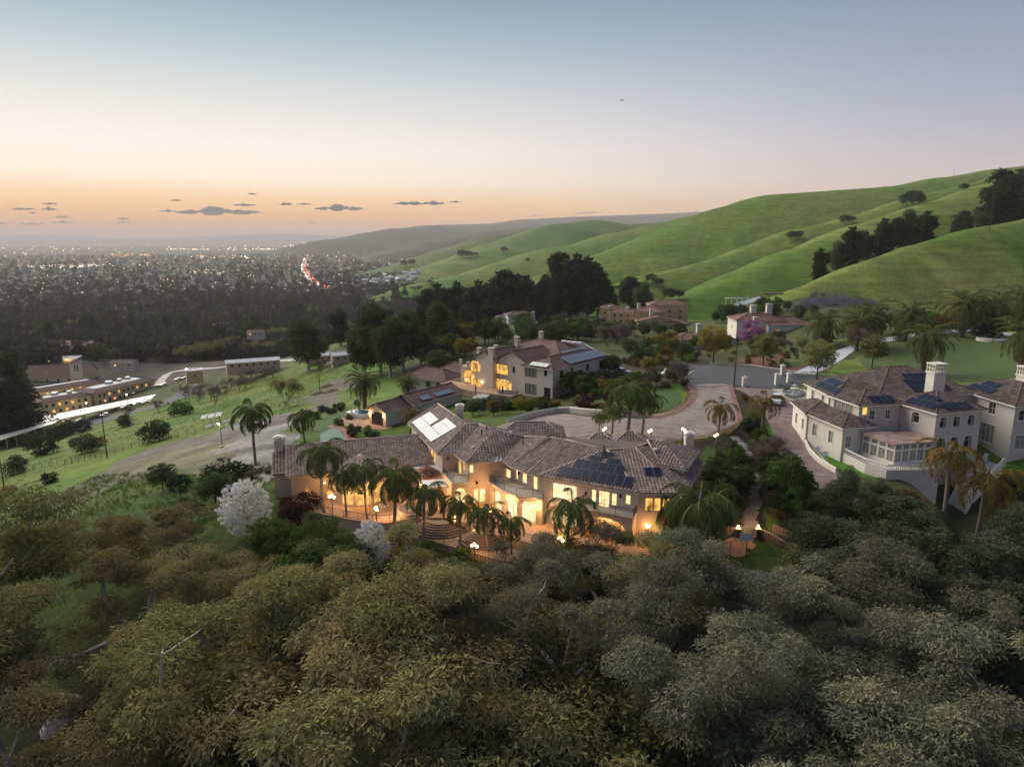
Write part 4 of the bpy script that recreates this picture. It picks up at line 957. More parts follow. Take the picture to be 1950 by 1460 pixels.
# ------------------------------------------------------------------ the lit house in the middle
MH = thing('mansion', 'lit peach stucco mansion with brown tiled hip roofs, curved balcony and palm terrace', 'house', (2, 92, 0), world=True)
EZ = 6.4
e_ = lambda a, b, z=EZ: P(a, b, z)
K_, J_, I_, H_, G_ = e_(777, 805.5), e_(833, 864.4), e_(864.5, 864), e_(888, 881), e_(957, 876)
F_, E_, A_, B_, C_, D_ = e_(970, 886), e_(1005, 900.7), e_(1024.7, 906), e_(1219, 939), e_(1294.5, 939), e_(1322, 912)
D2, D3, M_, N_, O_ = Vector((26, 89, EZ)), Vector((24, 99, EZ)), Vector((7, 101, EZ)), Vector((0, 105, EZ)), Vector((-9.5, 114, EZ))
RZ = 9.2
R2, R3, R4, R5, R6, R7 = P(889, 807, RZ), P(940, 818, RZ), P(1048, 833.5, RZ), P(1075, 838, RZ), P(1156, 857, RZ), P(1209.6, 854, RZ)
jk = (K_ - J_).normalized(); R1 = K_ + Vector((jk.y, -jk.x, 0)) * 5.2 + Vector((0, 0, RZ - EZ)); X1 = P(911, 808, RZ - .05); X2 = P(994.5, 832, 8.5); R8 = Vector((20.5, 91, RZ))
FAC = [[K_, J_, R2, R1], [J_, I_, X1, R2], [I_, H_, R3, X1], [H_, G_, X2, R3], [G_, F_, R4, X2], [F_, E_, R5, R4], [E_, A_, R6, R5], [A_, B_, R6], [B_, C_, R7, R6], [C_, D_, D2, R8, R7]]
BACK = [[D2, D3, R8], [D3, R7, R8], [D3, M_, R7], [M_, R6, R7], [M_, R5, R6], [M_, R4, R5], [M_, X2, R4], [M_, N_, X2], [N_, R3, X2], [N_, X1, R3], [N_, O_, X1], [O_, R2, X1], [O_, R1, R2]]
roof(MH, BACK, 'tile_dark', [])
mroof = roof(MH, FAC, 'underlay', [(J_, R2), (R1, R2), (R2, X1), (X1, R3), (H_, R3), (R3, X2), (X2, R4), (F_, R4), (E_, R5), (R4, R5), (R5, R6), (A_, R6), (B_, R6), (R6, R7), (C_, R7), (R7, R8), (D2, R8), (K_, R1)],
             'tile_main', eaves=[(K_, J_), (J_, I_), (I_, H_), (H_, G_), (G_, F_), (F_, E_), (E_, A_), (A_, B_), (B_, C_), (C_, D_), (D_, D2)])
wK, wJ, wI, wH, wG = Vector((-16.6, 109.2)), Vector((-10.0, 93.35)), Vector((-8.0, 93.5)), Vector((-6.0, 89.45)), Vector((-.9, 90.8))
wF, wE, wA, wB, wC, wD, wD2 = Vector((.5, 88.7)), Vector((2.7, 86.0)), Vector((3.9, 84.2)), Vector((15.3, 78.15)), Vector((19.7, 78.1)), Vector((22.6, 82.4)), Vector((25.3, 89))
DK = 3.5
def facade(p, q, lower=(), upper=(), m='stucco_peach', z0=-2.6, cut=DK):
    """storeys in one wall; entries (x0,y0,x1,y1,pane,nx,nz,rise) in photo pixels"""
    mb = MB()
    for za, zb, ws in ((z0, cut, lower), (cut, EZ, upper)):
        ops = [pxop(p, q, *w_[:4], rise=w_[7] if len(w_) > 7 else 0) for w_ in ws]; wall_face(mb, p, q, za, zb, ops, .18)
        for w_, op in zip(ws, ops): window(MH, p, q, (op[0], op[1], max(op[2], za + .02), min(op[3], zb - .05), op[4]), w_[4], w_[5], w_[6], rv=.18)
    return mb.build('wall', m, MH)
facade(wK, wJ, upper=[(819, 859, 829, 876, 'lit_gold', 1, 1), (809, 849, 814, 860, 'glass_dark', 1, 1), (797, 836, 802, 848, 'glass_dark', 1, 1), (786, 826, 791, 838, 'glass_dark', 1, 1)], m='stucco_cream')
facade(wJ, wI, m='stucco_peach')
facade(wI, wH, upper=[(872, 876, 878, 902, 'lit_gold', 1, 1), (880, 880, 885, 896, 'lit_gold', 1, 1)])
facade(wH, wG, lower=[(902, 931, 912, 956, 'lit_warm', 1, 2), (914, 930, 924, 955, 'lit_warm', 1, 2)], upper=[(894, 885, 902.5, 901, 'lit_warm', 1, 1)])
facade(wG, wF, upper=[(962, 893, 972, 910, 'lit_warm', 1, 1)])
facade(wF, wE, upper=[(975, 890, 986, 912, 'lit_warm', 2, 1), (994, 898, 1003, 920, 'lit_warm', 1, 1)])
facade(wE, wA, upper=[(1007, 902, 1023, 930, 'lit_warm', 2, 1)])
facade(wA, wB, lower=[(1050, 980, 1098, 1013, 'lit_warm', 4, 2), (1141, 992.5, 1153, 1013, 'lit_orange', 1, 1), (1158, 993, 1179, 1025, 'lit_amber', 2, 1), (1182, 998, 1195, 1021, 'lit_amber', 1, 1)],
       upper=[(1052, 922, 1098, 957, 'lit_pale', 4, 1), (1126, 932, 1135, 956, 'lit_warm', 1, 1), (1139.7, 935, 1160, 967, 'lit_warm', 2, 1), (1164, 939, 1174, 963, 'lit_warm', 1, 1), (1191, 942, 1200.5, 961, 'lit_warm', 1, 1)], m='stucco_cream')
facade(wB, wC, lower=[(1241, 1000, 1261, 1018, 'lit_gold', 2, 1)], upper=[(1229, 948, 1243, 974, 'lit_gold', 1, 1), (1246, 948, 1258, 974, 'lit_gold', 1, 1), (1262, 949, 1276, 974, 'lit_gold', 1, 1)])
facade(wC, wD, lower=[(1290, 1000, 1298, 1020, 'glass_dark', 1, 1)], upper=[(1296, 935, 1301, 955, 'lit_warm', 1, 1)])
facade(wD, wD2, m='stucco_cream')
b = MB(); bk = [wD2, Vector((23.4, 98.4)), Vector((6.8, 100.4)), Vector((-.3, 104.4)), Vector((-9.6, 113.4)), wK]
for p, q in zip(bk[:-1], bk[1:]): wall_face(b, p, q, -1, EZ)
k_ = (wK + Vector((-9.6, 113.4))) / 2; b.poly([V3(bk[4], EZ), V3(wK, EZ), V3(k_, RZ - .3)]); b.build('wall', 'stucco_cream', MH)
# upper hipped block by the right chimney
U0, U1, U2, U3 = P(1258, 884, 7.9), P(1308, 894, 7.9), P(1333, 858, 7.9), Vector((20.5, 95, 7.9)); Q0, Q1 = P(1233, 837.7, 9.9), P(1256, 838, 9.9)
roof(MH, [[U0, U1, Q1, Q0], [U1, U2, Q1], [U2, U3, Q0, Q1], [U3, U0, Q0]], 'underlay', [(U0, Q0), (U1, Q1), (Q0, Q1), (U2, Q1)], 'tile_main', eaves=[(U0, U1), (U1, U2)])
b = MB(); u0, u1, u2, u3 = [Vector((p.x, p.y)) for p in (U0.lerp(Q1, .1), U1.lerp(Q1, .12), U2.lerp(Q1, .1), U3.lerp(Q0, .1))]
wall_face(b, u0, u1, 6.2, 7.9); op = [pxop(u1, u2, 1311, 884, 1314, 896), pxop(u1, u2, 1321, 872, 1324, 884)]; wall_face(b, u1, u2, 6.2, 7.9, [(o[0], o[1], 6.8, 7.6) for o in op]); b.build('wall', 'stucco_cream', MH)
for o in op: window(MH, u1, u2, (o[0], o[1], 6.8, 7.6), 'lit_gold')
for px_, py_, zt in ((1311, 822, 12.6), ):
    c = PD(1311, 858, 91); chimney(mroof, c.x, c.y, 7.5, PD(1311, 822, 91).z, 1.15, .95, 'stucco_cream')
c = PD(876, 800, 104); chimney(mroof, c.x, c.y, 7.5, PD(876, 769, 104).z, 1.1, .9, 'stucco_cream')
# lower roofs towards the motor court, porch roof at the right
for a, ang, ww, dd, z1, rh in (((-2, 104.5), .0, 10, 5, 5.6, 1.7), ((10.5, 99.5), -.05, 6, 5, 5.4, 1.5), ((15.5, 99), -.05, 5, 4, 6.0, 1.4)):
    block(MH, a, ang, ww, dd, 1, z1, rh, 'stucco_cream', 'underlay', 'hip', tile='tile_main', cap='ridge_cap')
block(MH, (22.5, 82.5), 1.0, 6, 3.2, -1, 3.6, 1.3, 'stucco_peach', 'underlay', 'hip', tile='tile_cone', cap='ridge_cap', over=.6)
# panels on the front facet and the left slope
ab = (B_ - A_).normalized(); nn = ab.cross(R6 - A_).normalized(); up_ = nn.cross(ab); up_ = up_ if up_.z > 0 else -up_
base = A_ + ab * 2.35 + up_ * .55
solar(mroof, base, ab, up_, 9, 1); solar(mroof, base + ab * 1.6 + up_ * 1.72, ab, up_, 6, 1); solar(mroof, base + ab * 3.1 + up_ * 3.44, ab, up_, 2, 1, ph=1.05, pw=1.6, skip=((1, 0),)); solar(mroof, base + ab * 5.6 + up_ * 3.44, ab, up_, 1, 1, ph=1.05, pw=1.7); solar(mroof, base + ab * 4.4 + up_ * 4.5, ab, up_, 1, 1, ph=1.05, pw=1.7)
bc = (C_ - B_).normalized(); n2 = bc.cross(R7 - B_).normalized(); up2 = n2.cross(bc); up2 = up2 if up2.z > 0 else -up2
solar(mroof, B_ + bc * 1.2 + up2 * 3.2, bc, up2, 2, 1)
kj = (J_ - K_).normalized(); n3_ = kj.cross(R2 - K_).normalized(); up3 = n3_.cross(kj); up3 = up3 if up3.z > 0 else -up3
solar(mroof, K_ + kj * 1.3 + up3 * .5, kj, up3, 11, 1, m='panel_sky_sheen'); solar(mroof, K_ + kj * 1.3 + up3 * 2.25, kj, up3, 11, 1, m='panel_sky_sheen', skip=((5, 0),)); solar(mroof, K_ + kj * 7.9 + up3 * 3.97, kj, up3, 5, 1, m='panel_sky_sheen', ph=1.0)
# vents, pipes, dishes on the roof
def on_roof(px, py, z): return P(px, py, z)
for px_, py_, z_ in ((917, 829, 8.6), (927, 823, 8.7), (996, 842, 8.4), (1150, 861, 9.1)):
    p = P(px_, py_, z_); v = MB(); v.tube([p - Vector((0, 0, .3)), p + Vector((0, 0, .75))], .09, 8); v.tube([p + Vector((0, 0, .75)), p + Vector((0, 0, .95))], .13, 8); v.build('vent_pipe', 'dark_metal', mroof)
for px_, py_, z_ in ((953, 842, 7.9), (1012, 847, 8.2), (1090, 858, 8.2), (1198, 873, 8.2), (1250, 855, 9.3), (974, 823, 8.6), (901, 852, 7.6), (1028, 856, 7.9)):
    p = P(px_, py_, z_); v = MB(); v.lathe([(.42, -.25), (.40, .05), (.25, .16), (.05, .2)], 8, p); v.build('roof_vent', 'concrete', mroof, smooth=True)
for px_, py_ in ((943, 873), (951, 872)):
    p = P(px_, py_, 6.9); v = MB(); v.tube([p - Vector((0, 0, .5)), p], .03, 5); d_ = Vector((-.3, -.9, .35)).normalized(); a_ = d_.cross(Vector((0, 0, 1))).normalized(); b_ = a_.cross(d_)
    ring = [[p + d_ * (.12 * k * k) + (a_ * math.cos(t) + b_ * math.sin(t)) * .42 * k for t in [i * math.pi / 6 for i in range(12)]] for k in (.05, .5, 1)]
    for r0_, r1_ in zip(ring[:-1], ring[1:]):
        for i in range(12): v.quad(r0_[i], r0_[(i + 1) % 12], r1_[(i + 1) % 12], r1_[i])
    v.build('satellite_dish', 'galv', mroof)
# curved arcade with the long balcony
arc = [P(933, 917, DK), P(959, 934, DK), P(987, 944, DK), P(1033, 951, DK)]
arcw = [((938, 931, 955, 970), 0), ((963, 943, 984, 984), 1), ((992, 953, 1020, 1003), 2)]
for i, (p, q) in enumerate(zip(arc[:-1], arc[1:])):
    mb = MB(); ops = []
    for (x0, y0, x1, y1), s in arcw:
        if s == i: op = pxop(p, q, x0, y0, x1, y1, .2); L0 = (q - p).length; op = (max(op[0], .15), min(op[1], L0 - .15), .04, min(op[3], DK - .55), .55); ops.append(op)
    wall_face(mb, p, q, -2.6, DK, ops, .45); mb.build('wall', 'stucco_peach', MH)
    for op in ops: window(MH, p, q, op, 'lit_pale', 2, 1, rv=.45, name='french_door')
b = MB(); inner = [V3(wH.lerp(wG, .55), DK), V3(wG, DK), V3(wF, DK), V3(wE, DK), V3(wA, DK)]
fr = [p + (Vector((-.25, -.3, 0)) if i < 3 else Vector((0, -.3, 0))) for i, p in enumerate(arc)]
b.prism([(p.x, p.y) for p in fr] + [(p.x, p.y) for p in inner[::-1]], DK, DK + .18); b.build('balcony', 'stucco_cream', MH)
railing('balcony_railing', [p + Vector((.12, .14, .18)) for p in smoothline(fr, 5)], '', parent=MH)
# balcony over a wide arch on the right
d_ab = (wB - wA).normalized(); n_ab = Vector((d_ab.y, -d_ab.x)); u_a, _ = onwall(wA, wB, 1112, 960); u_b = (wB - wA).length - .1
p = wA + d_ab * u_a + n_ab * 1.7; q = wA + d_ab * u_b + n_ab * 1.7; mb = MB(); wall_face(mb, p, q, .0, DK, [(.9, u_b - u_a - .9, 0.0, DK - .6, .9)], .35); mb.build('wall', 'stucco_peach', MH)
mb = MB(); wall_face(mb, wA + d_ab * u_a, p, 0, DK); mb.build('wall', 'stucco_peach', MH); mb = MB(); wall_face(mb, q, wA + d_ab * u_b, 0, DK); mb.build('wall', 'stucco_peach', MH)
mb = MB(); o1 = [wA + d_ab * u_a + n_ab * .02, p - d_ab * .15 + n_ab * .15, q + d_ab * .15 + n_ab * .15, wA + d_ab * u_b + n_ab * .02]; mb.prism([(v.x, v.y) for v in o1], DK, DK + .18); mb.build('balcony', 'stucco_cream', MH)
railing('balcony_railing', [V3(v, DK + .18) for v in (o1[0] + n_ab * .1, o1[1] - n_ab * .1, o1[2] - n_ab * .1, o1[3] + n_ab * .1)], '', parent=MH)
# porch with an arch under the small balcony
pp = [Vector((-9.9, 92.6)), Vector((-8.2, 88.6)), Vector((-5.9, 88.7)), Vector((-6.05, 89.5))]; mb = MB()
wall_face(mb, pp[0], pp[1], 0, DK, [(.7, 3.4, 0, 2.7, .7)], .3); wall_face(mb, pp[1], pp[2], 0, DK, [(.4, 1.9, 0, 2.9, .7)], .3); wall_face(mb, pp[2], pp[3], 0, DK); mb.build('wall', 'stucco_peach', MH)
window(MH, pp[1], pp[2], (.4, 1.9, .05, 2.9, .7), 'lit_warm', 2, 1, rv=.32, name='french_door'); window(MH, pp[0], pp[1], (.7, 3.4, .05, 2.7, .7), 'lit_gold', 2, 1, rv=.32, name='french_door')
mb = MB(); mb.prism([(v.x, v.y) for v in pp] + [(-8, 93.4)], DK, DK + .16); mb.build('balcony', 'stucco_cream', MH)
railing('balcony_railing', [V3(v, DK + .16) for v in (pp[0] + Vector((.1, 0)), pp[1] + Vector((.08, .1)), pp[2] + Vector((-.05, .1)), pp[3])], '', parent=MH)
# single-storey left wing with a bay
LA = math.atan2(5.1, 17.0); LU = Vector((math.cos(LA), math.sin(LA))); LW = Vector((-LU.y, LU.x)); lc = Vector((-31.4, 91.98))
block(MH, lc, LA, 20.1, 11.4, -2.5, 3.6, 2.7, 'stucco_peach', 'underlay', 'gable_u', tile='tile_main', cap='ridge_cap', over=.6,
      wins=[('f', 'px', 581, 929, 588, 937, 'lit_amber', 1, 1, 0), ('f', 'px', 621, 921, 638, 955, 'lit_gold', 3, 2, 0), ('f', 'px', 722, 925, 740, 952, 'lit_gold', 2, 1, 0), ('f', 'px', 745, 925, 760, 952, 'lit_gold', 2, 1, 0)], frame='trim_white')
bc_ = Vector((-21.6, 93.0)); br_ = 3.9; aa = [LA + math.pi + i * math.pi / 5 for i in range(6)]; bp_ = [bc_ + Vector((math.cos(t), math.sin(t))) * br_ for t in aa]
for i, (p, q) in enumerate(zip(bp_[:-1], bp_[1:])):
    mb = MB(); L0 = (q - p).length; op = [(.25, L0 - .25, .1, 3.0, .5)] if i in (1, 2, 3) else []; wall_face(mb, p, q, -2, 3.7, op); mb.build('wall', 'stucco_peach', MH)
    for o in op: window(MH, p, q, o, 'lit_gold', 2, 1, name='french_door')
eb = [V3(bc_ + Vector((math.cos(t), math.sin(t))) * (br_ + .6), 3.7) for t in aa]; pk = V3(bc_ + LW * 2.2, 5.6)
roof(MH, [[a, b2, pk] for a, b2 in zip(eb[:-1], eb[1:])], 'underlay', [(a, pk) for a in eb], 'tile_main', r=.08, eaves=list(zip(eb[:-1], eb[1:])))
lroof = roof(MH, [[V3(lc + LW * 2 - LU * 2.6, 3.2), V3(lc + LW * 2 - LU * .3, 3.2), V3(lc + LW * 6.5 - LU * .3, 5.1), V3(lc + LW * 6.5 - LU * 2.6, 5.1)]], 'underlay', [], 'tile_main')
mb = MB(); wall_face(mb, lc + LW * 2.4 - LU * 2.3, lc + LW * 2.4, -2.5, 3.2); wall_face(mb, lc + LW * 7 - LU * 2.3, lc + LW * 2.4 - LU * 2.3, -2.5, 3.2); mb.build('wall', 'stucco_peach', MH)
c = PD(534, 865, 98.5); chimney(lroof, c.x, c.y, 2.6, PD(534, 829, 98.5).z, 1.3, 1.0, 'stucco_cream')
for px_ in (656, 679, 702):
    p = PD(px_, 848 - (px_ - 656) * .06, 101.5 + (px_ - 656) * .03); M = Matrix.Translation(p) @ Matrix.Rotation(LA, 4, 'Z') @ Matrix.Rotation(.42, 4, 'X'); mb = MB(); mb.box(-.42, -.6, -.35, .42, .6, .22, M); sk = mb.build('skylight', 'dark_metal', lroof); mb = MB(); mb.box(-.36, -.54, .225, .36, .54, .235, M); mb.build('glazing', 'panel_sky_sheen', sk)
# round turret, flat link roof and white pergola
tc_ = P(811, 902, 3.3); mb = MB(); mb.lathe([(1.6, -3.3), (1.6, 0)], 16, tc_); mb.build('turret_wall', 'stucco_peach', MH, smooth=True)
tb = MB()
for i in range(20):
    a0, a1 = i * math.pi / 10, (i + 1) * math.pi / 10
    tiles(tb, [tc_ + Vector((math.cos(a0) * 2.0, math.sin(a0) * 2.0, 0)), tc_ + Vector((math.cos(a1) * 2.0, math.sin(a1) * 2.0, 0)), tc_ + Vector((0, 0, 1.35))], .62, .45)
cone = MB(); cone.lathe([(2.0, -.12), (2.0, 0), (.05, 1.34)], 20, tc_); co_ = cone.build('turret_roof', 'tile_cone', MH); t_ = tb.build('roof_tiles', 'tile_cone', co_); t_['kind'] = 'stuff'
mb = MB(); mb.prism([(-15.5, 96.0), (-9.9, 93.6), (-11.0, 97.5), (-13.5, 100)], 3.2, 3.4); mb.build('flat_roof', 'white_flat_roof', MH)
mb = MB(); mb.prism([(-14.6, 95.2), (-10.0, 93.2), (-9.9, 93.5), (-14.3, 97)], -.5, 3.2); mb.build('wall', 'stucco_peach', MH)
PG = [P(797, 917, 3.1), P(842, 913, 3.1), P(851, 927, 3.1), P(812, 931, 3.1)]
for i in range(12): mb = MB(); mb.bar(PG[0].lerp(PG[1], i / 11) + Vector((0, 0, .1)), PG[3].lerp(PG[2], i / 11) + Vector((0, 0, .1)), .28, .1); mb.build('pergola_slat', 'trim_white', MH)
for p in (PG[2], PG[3], PG[3].lerp(PG[2], .5)): mb = MB(); mb.lathe([(.22, 0), (.22, .2), (.15, .25), (.14, 2.7), (.2, 2.8), (.2, 3.05)], 10, (p.x, p.y, 0)); mb.build('column', 'trim_white', MH, smooth=True)
# lanterns fixed to the walls
def sconce(x, y, z, watts=14, lit=True, parent=None, out=(0, -.18)):
    m = MB(); c = Vector((x + out[0], y + out[1], z)); m.lathe([(.05, -.28), (.12, -.2), (.14, .1), (.05, .22)], 6, c)
    o = m.build('wall_lantern', 'globe_small' if lit else 'iron', parent or MH)
    if lit: glow(parent or MH, c + Vector((out[0], out[1], 0)) * 1.5, watts)
for (p, q, px_, py_, lit) in ((wA, wB, 1116, 938, False), (wA, wB, 1182, 943, False), (wF, wE, 989, 900, False), (wH, wG, 908, 918, False), (wJ, wI, 853, 872, False), (wB, wC, 1232, 1000, True)):
    u, z = onwall(p, q, px_, py_); d = (q - p).normalized(); v = p + d * u; sconce(v.x, v.y, z, lit=lit, out=(d.y * .15, -d.x * .15))
for (x, y, z, wt) in ((-20.6, 88.4, 2.9, 150), (-13.5, 91.5, 2.8, 140), (-9.6, 90.0, 2.7, 120), (-3.8, 87.3, 2.9, 190), (-.6, 84.4, 2.9, 190), (3.2, 82.2, 2.9, 150), (6.5, 80.7, 2.9, 110), (11.6, 79.2, 2.7, 110), (16.5, 76.6, 2.6, 80), (21, 77.6, 2.6, 70), (-26.5, 91.6, 2.6, 70)):
    m = MB(); m.lathe([(.09, -.12), (.11, 0), (.05, .1)], 8, (x, y, z)); m.build('soffit_lamp', 'globe_small', MH); glow(MH, (x, y, z - .2), wt)
# ------------------------------------------------------------------ terraces, railings, steps
def xy_(lst, z): return [(P(a, b_, z).x, P(a, b_, z).y) for a, b_ in lst]
LZ = -1.2
up_out = [(556, 966), (610, 977), (665, 988), (720, 996), (752, 993), (790, 986), (830, 991), (880, 993), (905, 1003), (950, 1018), (1000, 1031), (1040, 1041), (1081, 1043), (1122, 1037), (1200, 1062), (1262, 1062), (1300, 1040), (1345, 985)]
ut = [tuple(p) for p in (Vector((q[0], q[1])) for q in xy_(up_out, 0))]
up_poly = [(p.x, p.y) for p in smoothline([(*q, 0) for q in ut], 4)] + [(24, 92), (0, 95), (-12, 100), (-30, 97)]
b = MB(); b.prism(up_poly, -.16, 0); o = b.build('terrace_paving', 'paver_terrace'); o['kind'] = 'structure'
b = MB(); b.prism([(x * .999, y + .06) for x, y in up_poly], -4.5, -.165); tag(b.build('terrace_wall', 'stucco_peach'), 'peach stucco retaining wall under the upper palm terrace', 'wall')
lo_out = [(655, 992), (700, 1003), (757, 1001), (807, 1024), (851, 1037), (900, 1051), (949, 1064), (980, 1069.5), (1012, 1070), (1040, 1066), (1066, 1056)]
lt = smoothline([P(a, c_, LZ) for a, c_ in lo_out], 5)
lo_poly = [(p.x, p.y) for p in lt] + [(5.5, 84), (-4, 88), (-20, 90)]
b = MB(); b.prism(lo_poly, LZ - .16, LZ); o = b.build('lower_terrace_paving', 'paver_terrace'); o['kind'] = 'structure'
b = MB(); b.prism([(x * .999, y + .08) for x, y in lo_poly], -7.5, LZ - .165); tag(b.build('block_retaining_wall', 'block_wall'), 'curved block retaining wall below the lower terrace railing', 'wall')
railing('terrace_railing', [p + Vector((0, .15, 0)) for p in lt[10:]], 'black iron railing curving along the lower terrace edge')
railing('terrace_railing', [Vector((p.x, p.y + .15, 0)) for p in smoothline([(*q, 0) for q in ut[8:14]], 4)], 'black iron railing along the upper terrace above the block wall')
railing('terrace_railing', [Vector((p.x, p.y + .15, 0)) for p in smoothline([(*q, 0) for q in ut[0:5]], 4)], 'black iron railing in front of the round bay of the low gabled wing')
def half_steps(name, c, r, n, z0, dz, label, a0=math.pi, a1=2 * math.pi, m='terrace_step', grow_=.36):
    root = thing(name, label, 'steps', (c[0], c[1], z0), world=True)
    for k in range(n):
        rr = r + grow_ * (n - 1 - k); pts = [(c[0] + rr * math.cos(t), c[1] + rr * math.sin(t)) for t in np.linspace(a0, a1, 22)]
        s = MB(); s.prism(pts, z0 - .2, z0 + dz * (k + 1)); s.build('step', m, root)
    return root
c = P(840, 985, 0); half_steps('curved_steps', (c.x, c.y), 2.3, 6, LZ, .2, 'round curved steps from the lower terrace up to the arched porch')
c = P(922, 1009, 0); half_steps('curved_steps', (c.x, c.y), 1.5, 6, LZ, .2, 'smaller rounded steps beside the curved arcade of french doors')
# raised round fire pit, side stairs
c = P(785, 975, 0); r_ = thing('fire_pit', 'round raised fire pit with iron ring on the palm terrace', 'fire pit', (c.x, c.y, 0), world=True)
b = MB(); b.lathe([(2.0, 0), (2.0, .55), (1.6, .55), (1.55, .3), (.1, .3)], 24, c); b.build('basin', 'stucco_peach', r_); b = MB(); b.lathe([(1.75, .55), (1.8, .62), (1.7, .68), (1.62, .6)], 24, c); b.build('rim', 'terrace_step', r_)
c = P(735, 1000, 0); r_ = thing('stone_steps', 'straight brown steps going down beside the white blossom tree', 'steps', (c.x, c.y, -2.4), world=True)
for k in range(6): b = MB(); b.box(c.x - 1.9, c.y - 1.2 - .36 * k, -3.2, c.x + 1.9, c.y - .8 - .36 * k, -1.25 - .19 * k); b.build('step', 'terrace_step', r_)
# furniture on the terrace
def chair_proto(m):
    root = thing('patio_chair', 'x', 'chair')
    s = MB(); s.box(-.25, -.25, .42, .25, .25, .47); s.build('seat', m, root); s = MB(); s.box(-.25, .21, .47, .25, .26, 1.0, Matrix.Rotation(-.1, 4, 'X')); s.build('backrest', m, root)
    for sx in (-1, 1):
        for sy in (-1, 1): s = MB(); s.bar((sx * .22, sy * .22, 0), (sx * .21, sy * .2, .43), .04); s.build('leg', m, root)
        s = MB(); s.bar((sx * .25, -.22, .66), (sx * .25, .22, .66), .045); s.build('armrest', m, root)
    return proto(root)
CH = chair_proto('furniture'); CHL = chair_proto('furniture_light')
for px_, py_, rz, lb in ((946, 1053, .6, 'dark patio chair alone near the lower railing'), (960, 1052, 2.6, 'dark patio chair by the palm trunk on the lower terrace'), (943, 1026, 1.2, 'dark patio chair at the foot of the smaller rounded steps')):
    p = P(px_, py_, LZ); copy_tree(CH, p, rz, 1.15, lb)
for px_, py_, rz in ((729, 972, 2.2), (735, 969, 2.8)): p = P(px_, py_, 0); copy_tree(CHL, p, rz, 1.2, 'pale patio chair between palm trunks before the round bay', 'pale chairs by the bay')
def planter(px_, py_, z, lb):
    p = P(px_, py_, z); root = thing('planter', lb, 'planter', p); s = MB(); s.lathe([(.18, 0), (.3, .35), (.34, .5), (.28, .5), (.26, .4)], 12); s.build('pot', 'stucco_gold', root)
    rng = np.random.default_rng(int(px_)); V, Q, t = clump_leaves(rng, np.array([[0, 0, .8], [.1, .1, 1.0], [-.1, 0, .7]]), np.full((3, 3), .28), 60, .18, .07); kid(root, link('foliage', mesh_np('f', V, Q, t), 'leaf_mid', root))
planter(905, 1010, LZ, 'potted plant beside the smaller rounded steps'); planter(968, 1030, LZ, 'potted plant under the upper railing by the arcade'); planter(868, 960, 0, 'potted plant by the arched porch door')
# ------------------------------------------------------------------ lamps
def lamp_proto(n, h=3.0, name='lamp_post'):
    root = thing(name, 'x', 'lamp'); s = MB(); s.lathe([(.2, 0), (.2, .12), (.1, .25), (.06, .5), (.05, h - .35), (.07, h - .3)], 8); s.build('post', 'iron', root, smooth=True)
    for k in range(n):
        a = k * 2 * math.pi / max(1, n - 1) + .3; rr = 0 if (k == n - 1) else .36; zz = h + .12 if k == n - 1 else h - .12
        if rr: s = MB(); s.tube([(0, 0, h - .4), (math.cos(a) * rr * .6, math.sin(a) * rr * .6, h - .42), (math.cos(a) * rr, math.sin(a) * rr, h - .28)], .025, 5); s.build('arm', 'iron', root)
        s = MB(); s.lathe([(.03, -.17), (.13, -.12), (.175, 0), (.13, .12), (.03, .17)], 10, (math.cos(a) * rr, math.sin(a) * rr, zz)); s.build('globe', 'globe', root, smooth=True)
    glow(root, (0, 0, h + .15), 210 if n > 2 else 110, r=.3)
    return proto(root)
L3, L2, L1 = lamp_proto(3), lamp_proto(2, 2.7), lamp_proto(1, 2.0)
for px_, py_, z, pr, lb in ((634, 985, 0, L3, 'three-globe lamp post in front of the round bay'), (718, 1008, LZ, L3, 'three-globe lamp post by the straight steps and blossom tree'), (904, 1080, None, L3, 'three-globe lamp post below the lower railing behind the brown eucalyptus'),
                            (1067, 1068, None, L3, 'three-globe lamp post beside the palm at the terrace corner'), (1274, 1076, None, L3, 'three-globe lamp post by the lawn path beside the house'), (753, 1003, LZ, L1, 'single-globe lamp on the curved wall by the fire pit')):
    p = P(px_, py_, z) if z is not None else G(px_, py_); hh = 1.0
    if z is None: top = PD(px_, py_ - 44, p.y).z; hh = max(.9, (top - p.z) / 3.1)
    copy_tree(pr, p, px_, hh, lb)
for px_, py_ in ((1153, 816), (1240, 820), (1300, 817), (1366, 828)):
    p = PD(px_, py_, 108 - (px_ - 1153) * .02); z0 = Hs(p.x, p.y); copy_tree(L2, (p.x, p.y, p.z - 2.75), px_, 1, 'two-globe lamp post on the hedge along the motor court', 'lamps along the motor court'); post = MB()
for px_, py_ in ((866, 992), (902, 1012), (934, 975), (770, 968), (866, 985), (1059, 1046)):
    p = P(px_, py_, 0 if py_ < 1000 else LZ + .9); r_ = thing('step_lamp', 'small warm lamp on a short pillar beside the terrace steps', 'lamp', (p.x, p.y, p.z - .9), group='pillar lamps on the terrace'); s = MB(); s.box(-.2, -.2, 0, .2, .2, .8); s.build('pillar', 'stucco_peach', r_)
    s = MB(); s.lathe([(.05, .8), (.12, .88), (.12, 1.05), (.03, 1.12)], 8); s.build('globe', 'globe_small', r_); glow(r_, (0, -.1, 1.2), 22, r=.12)
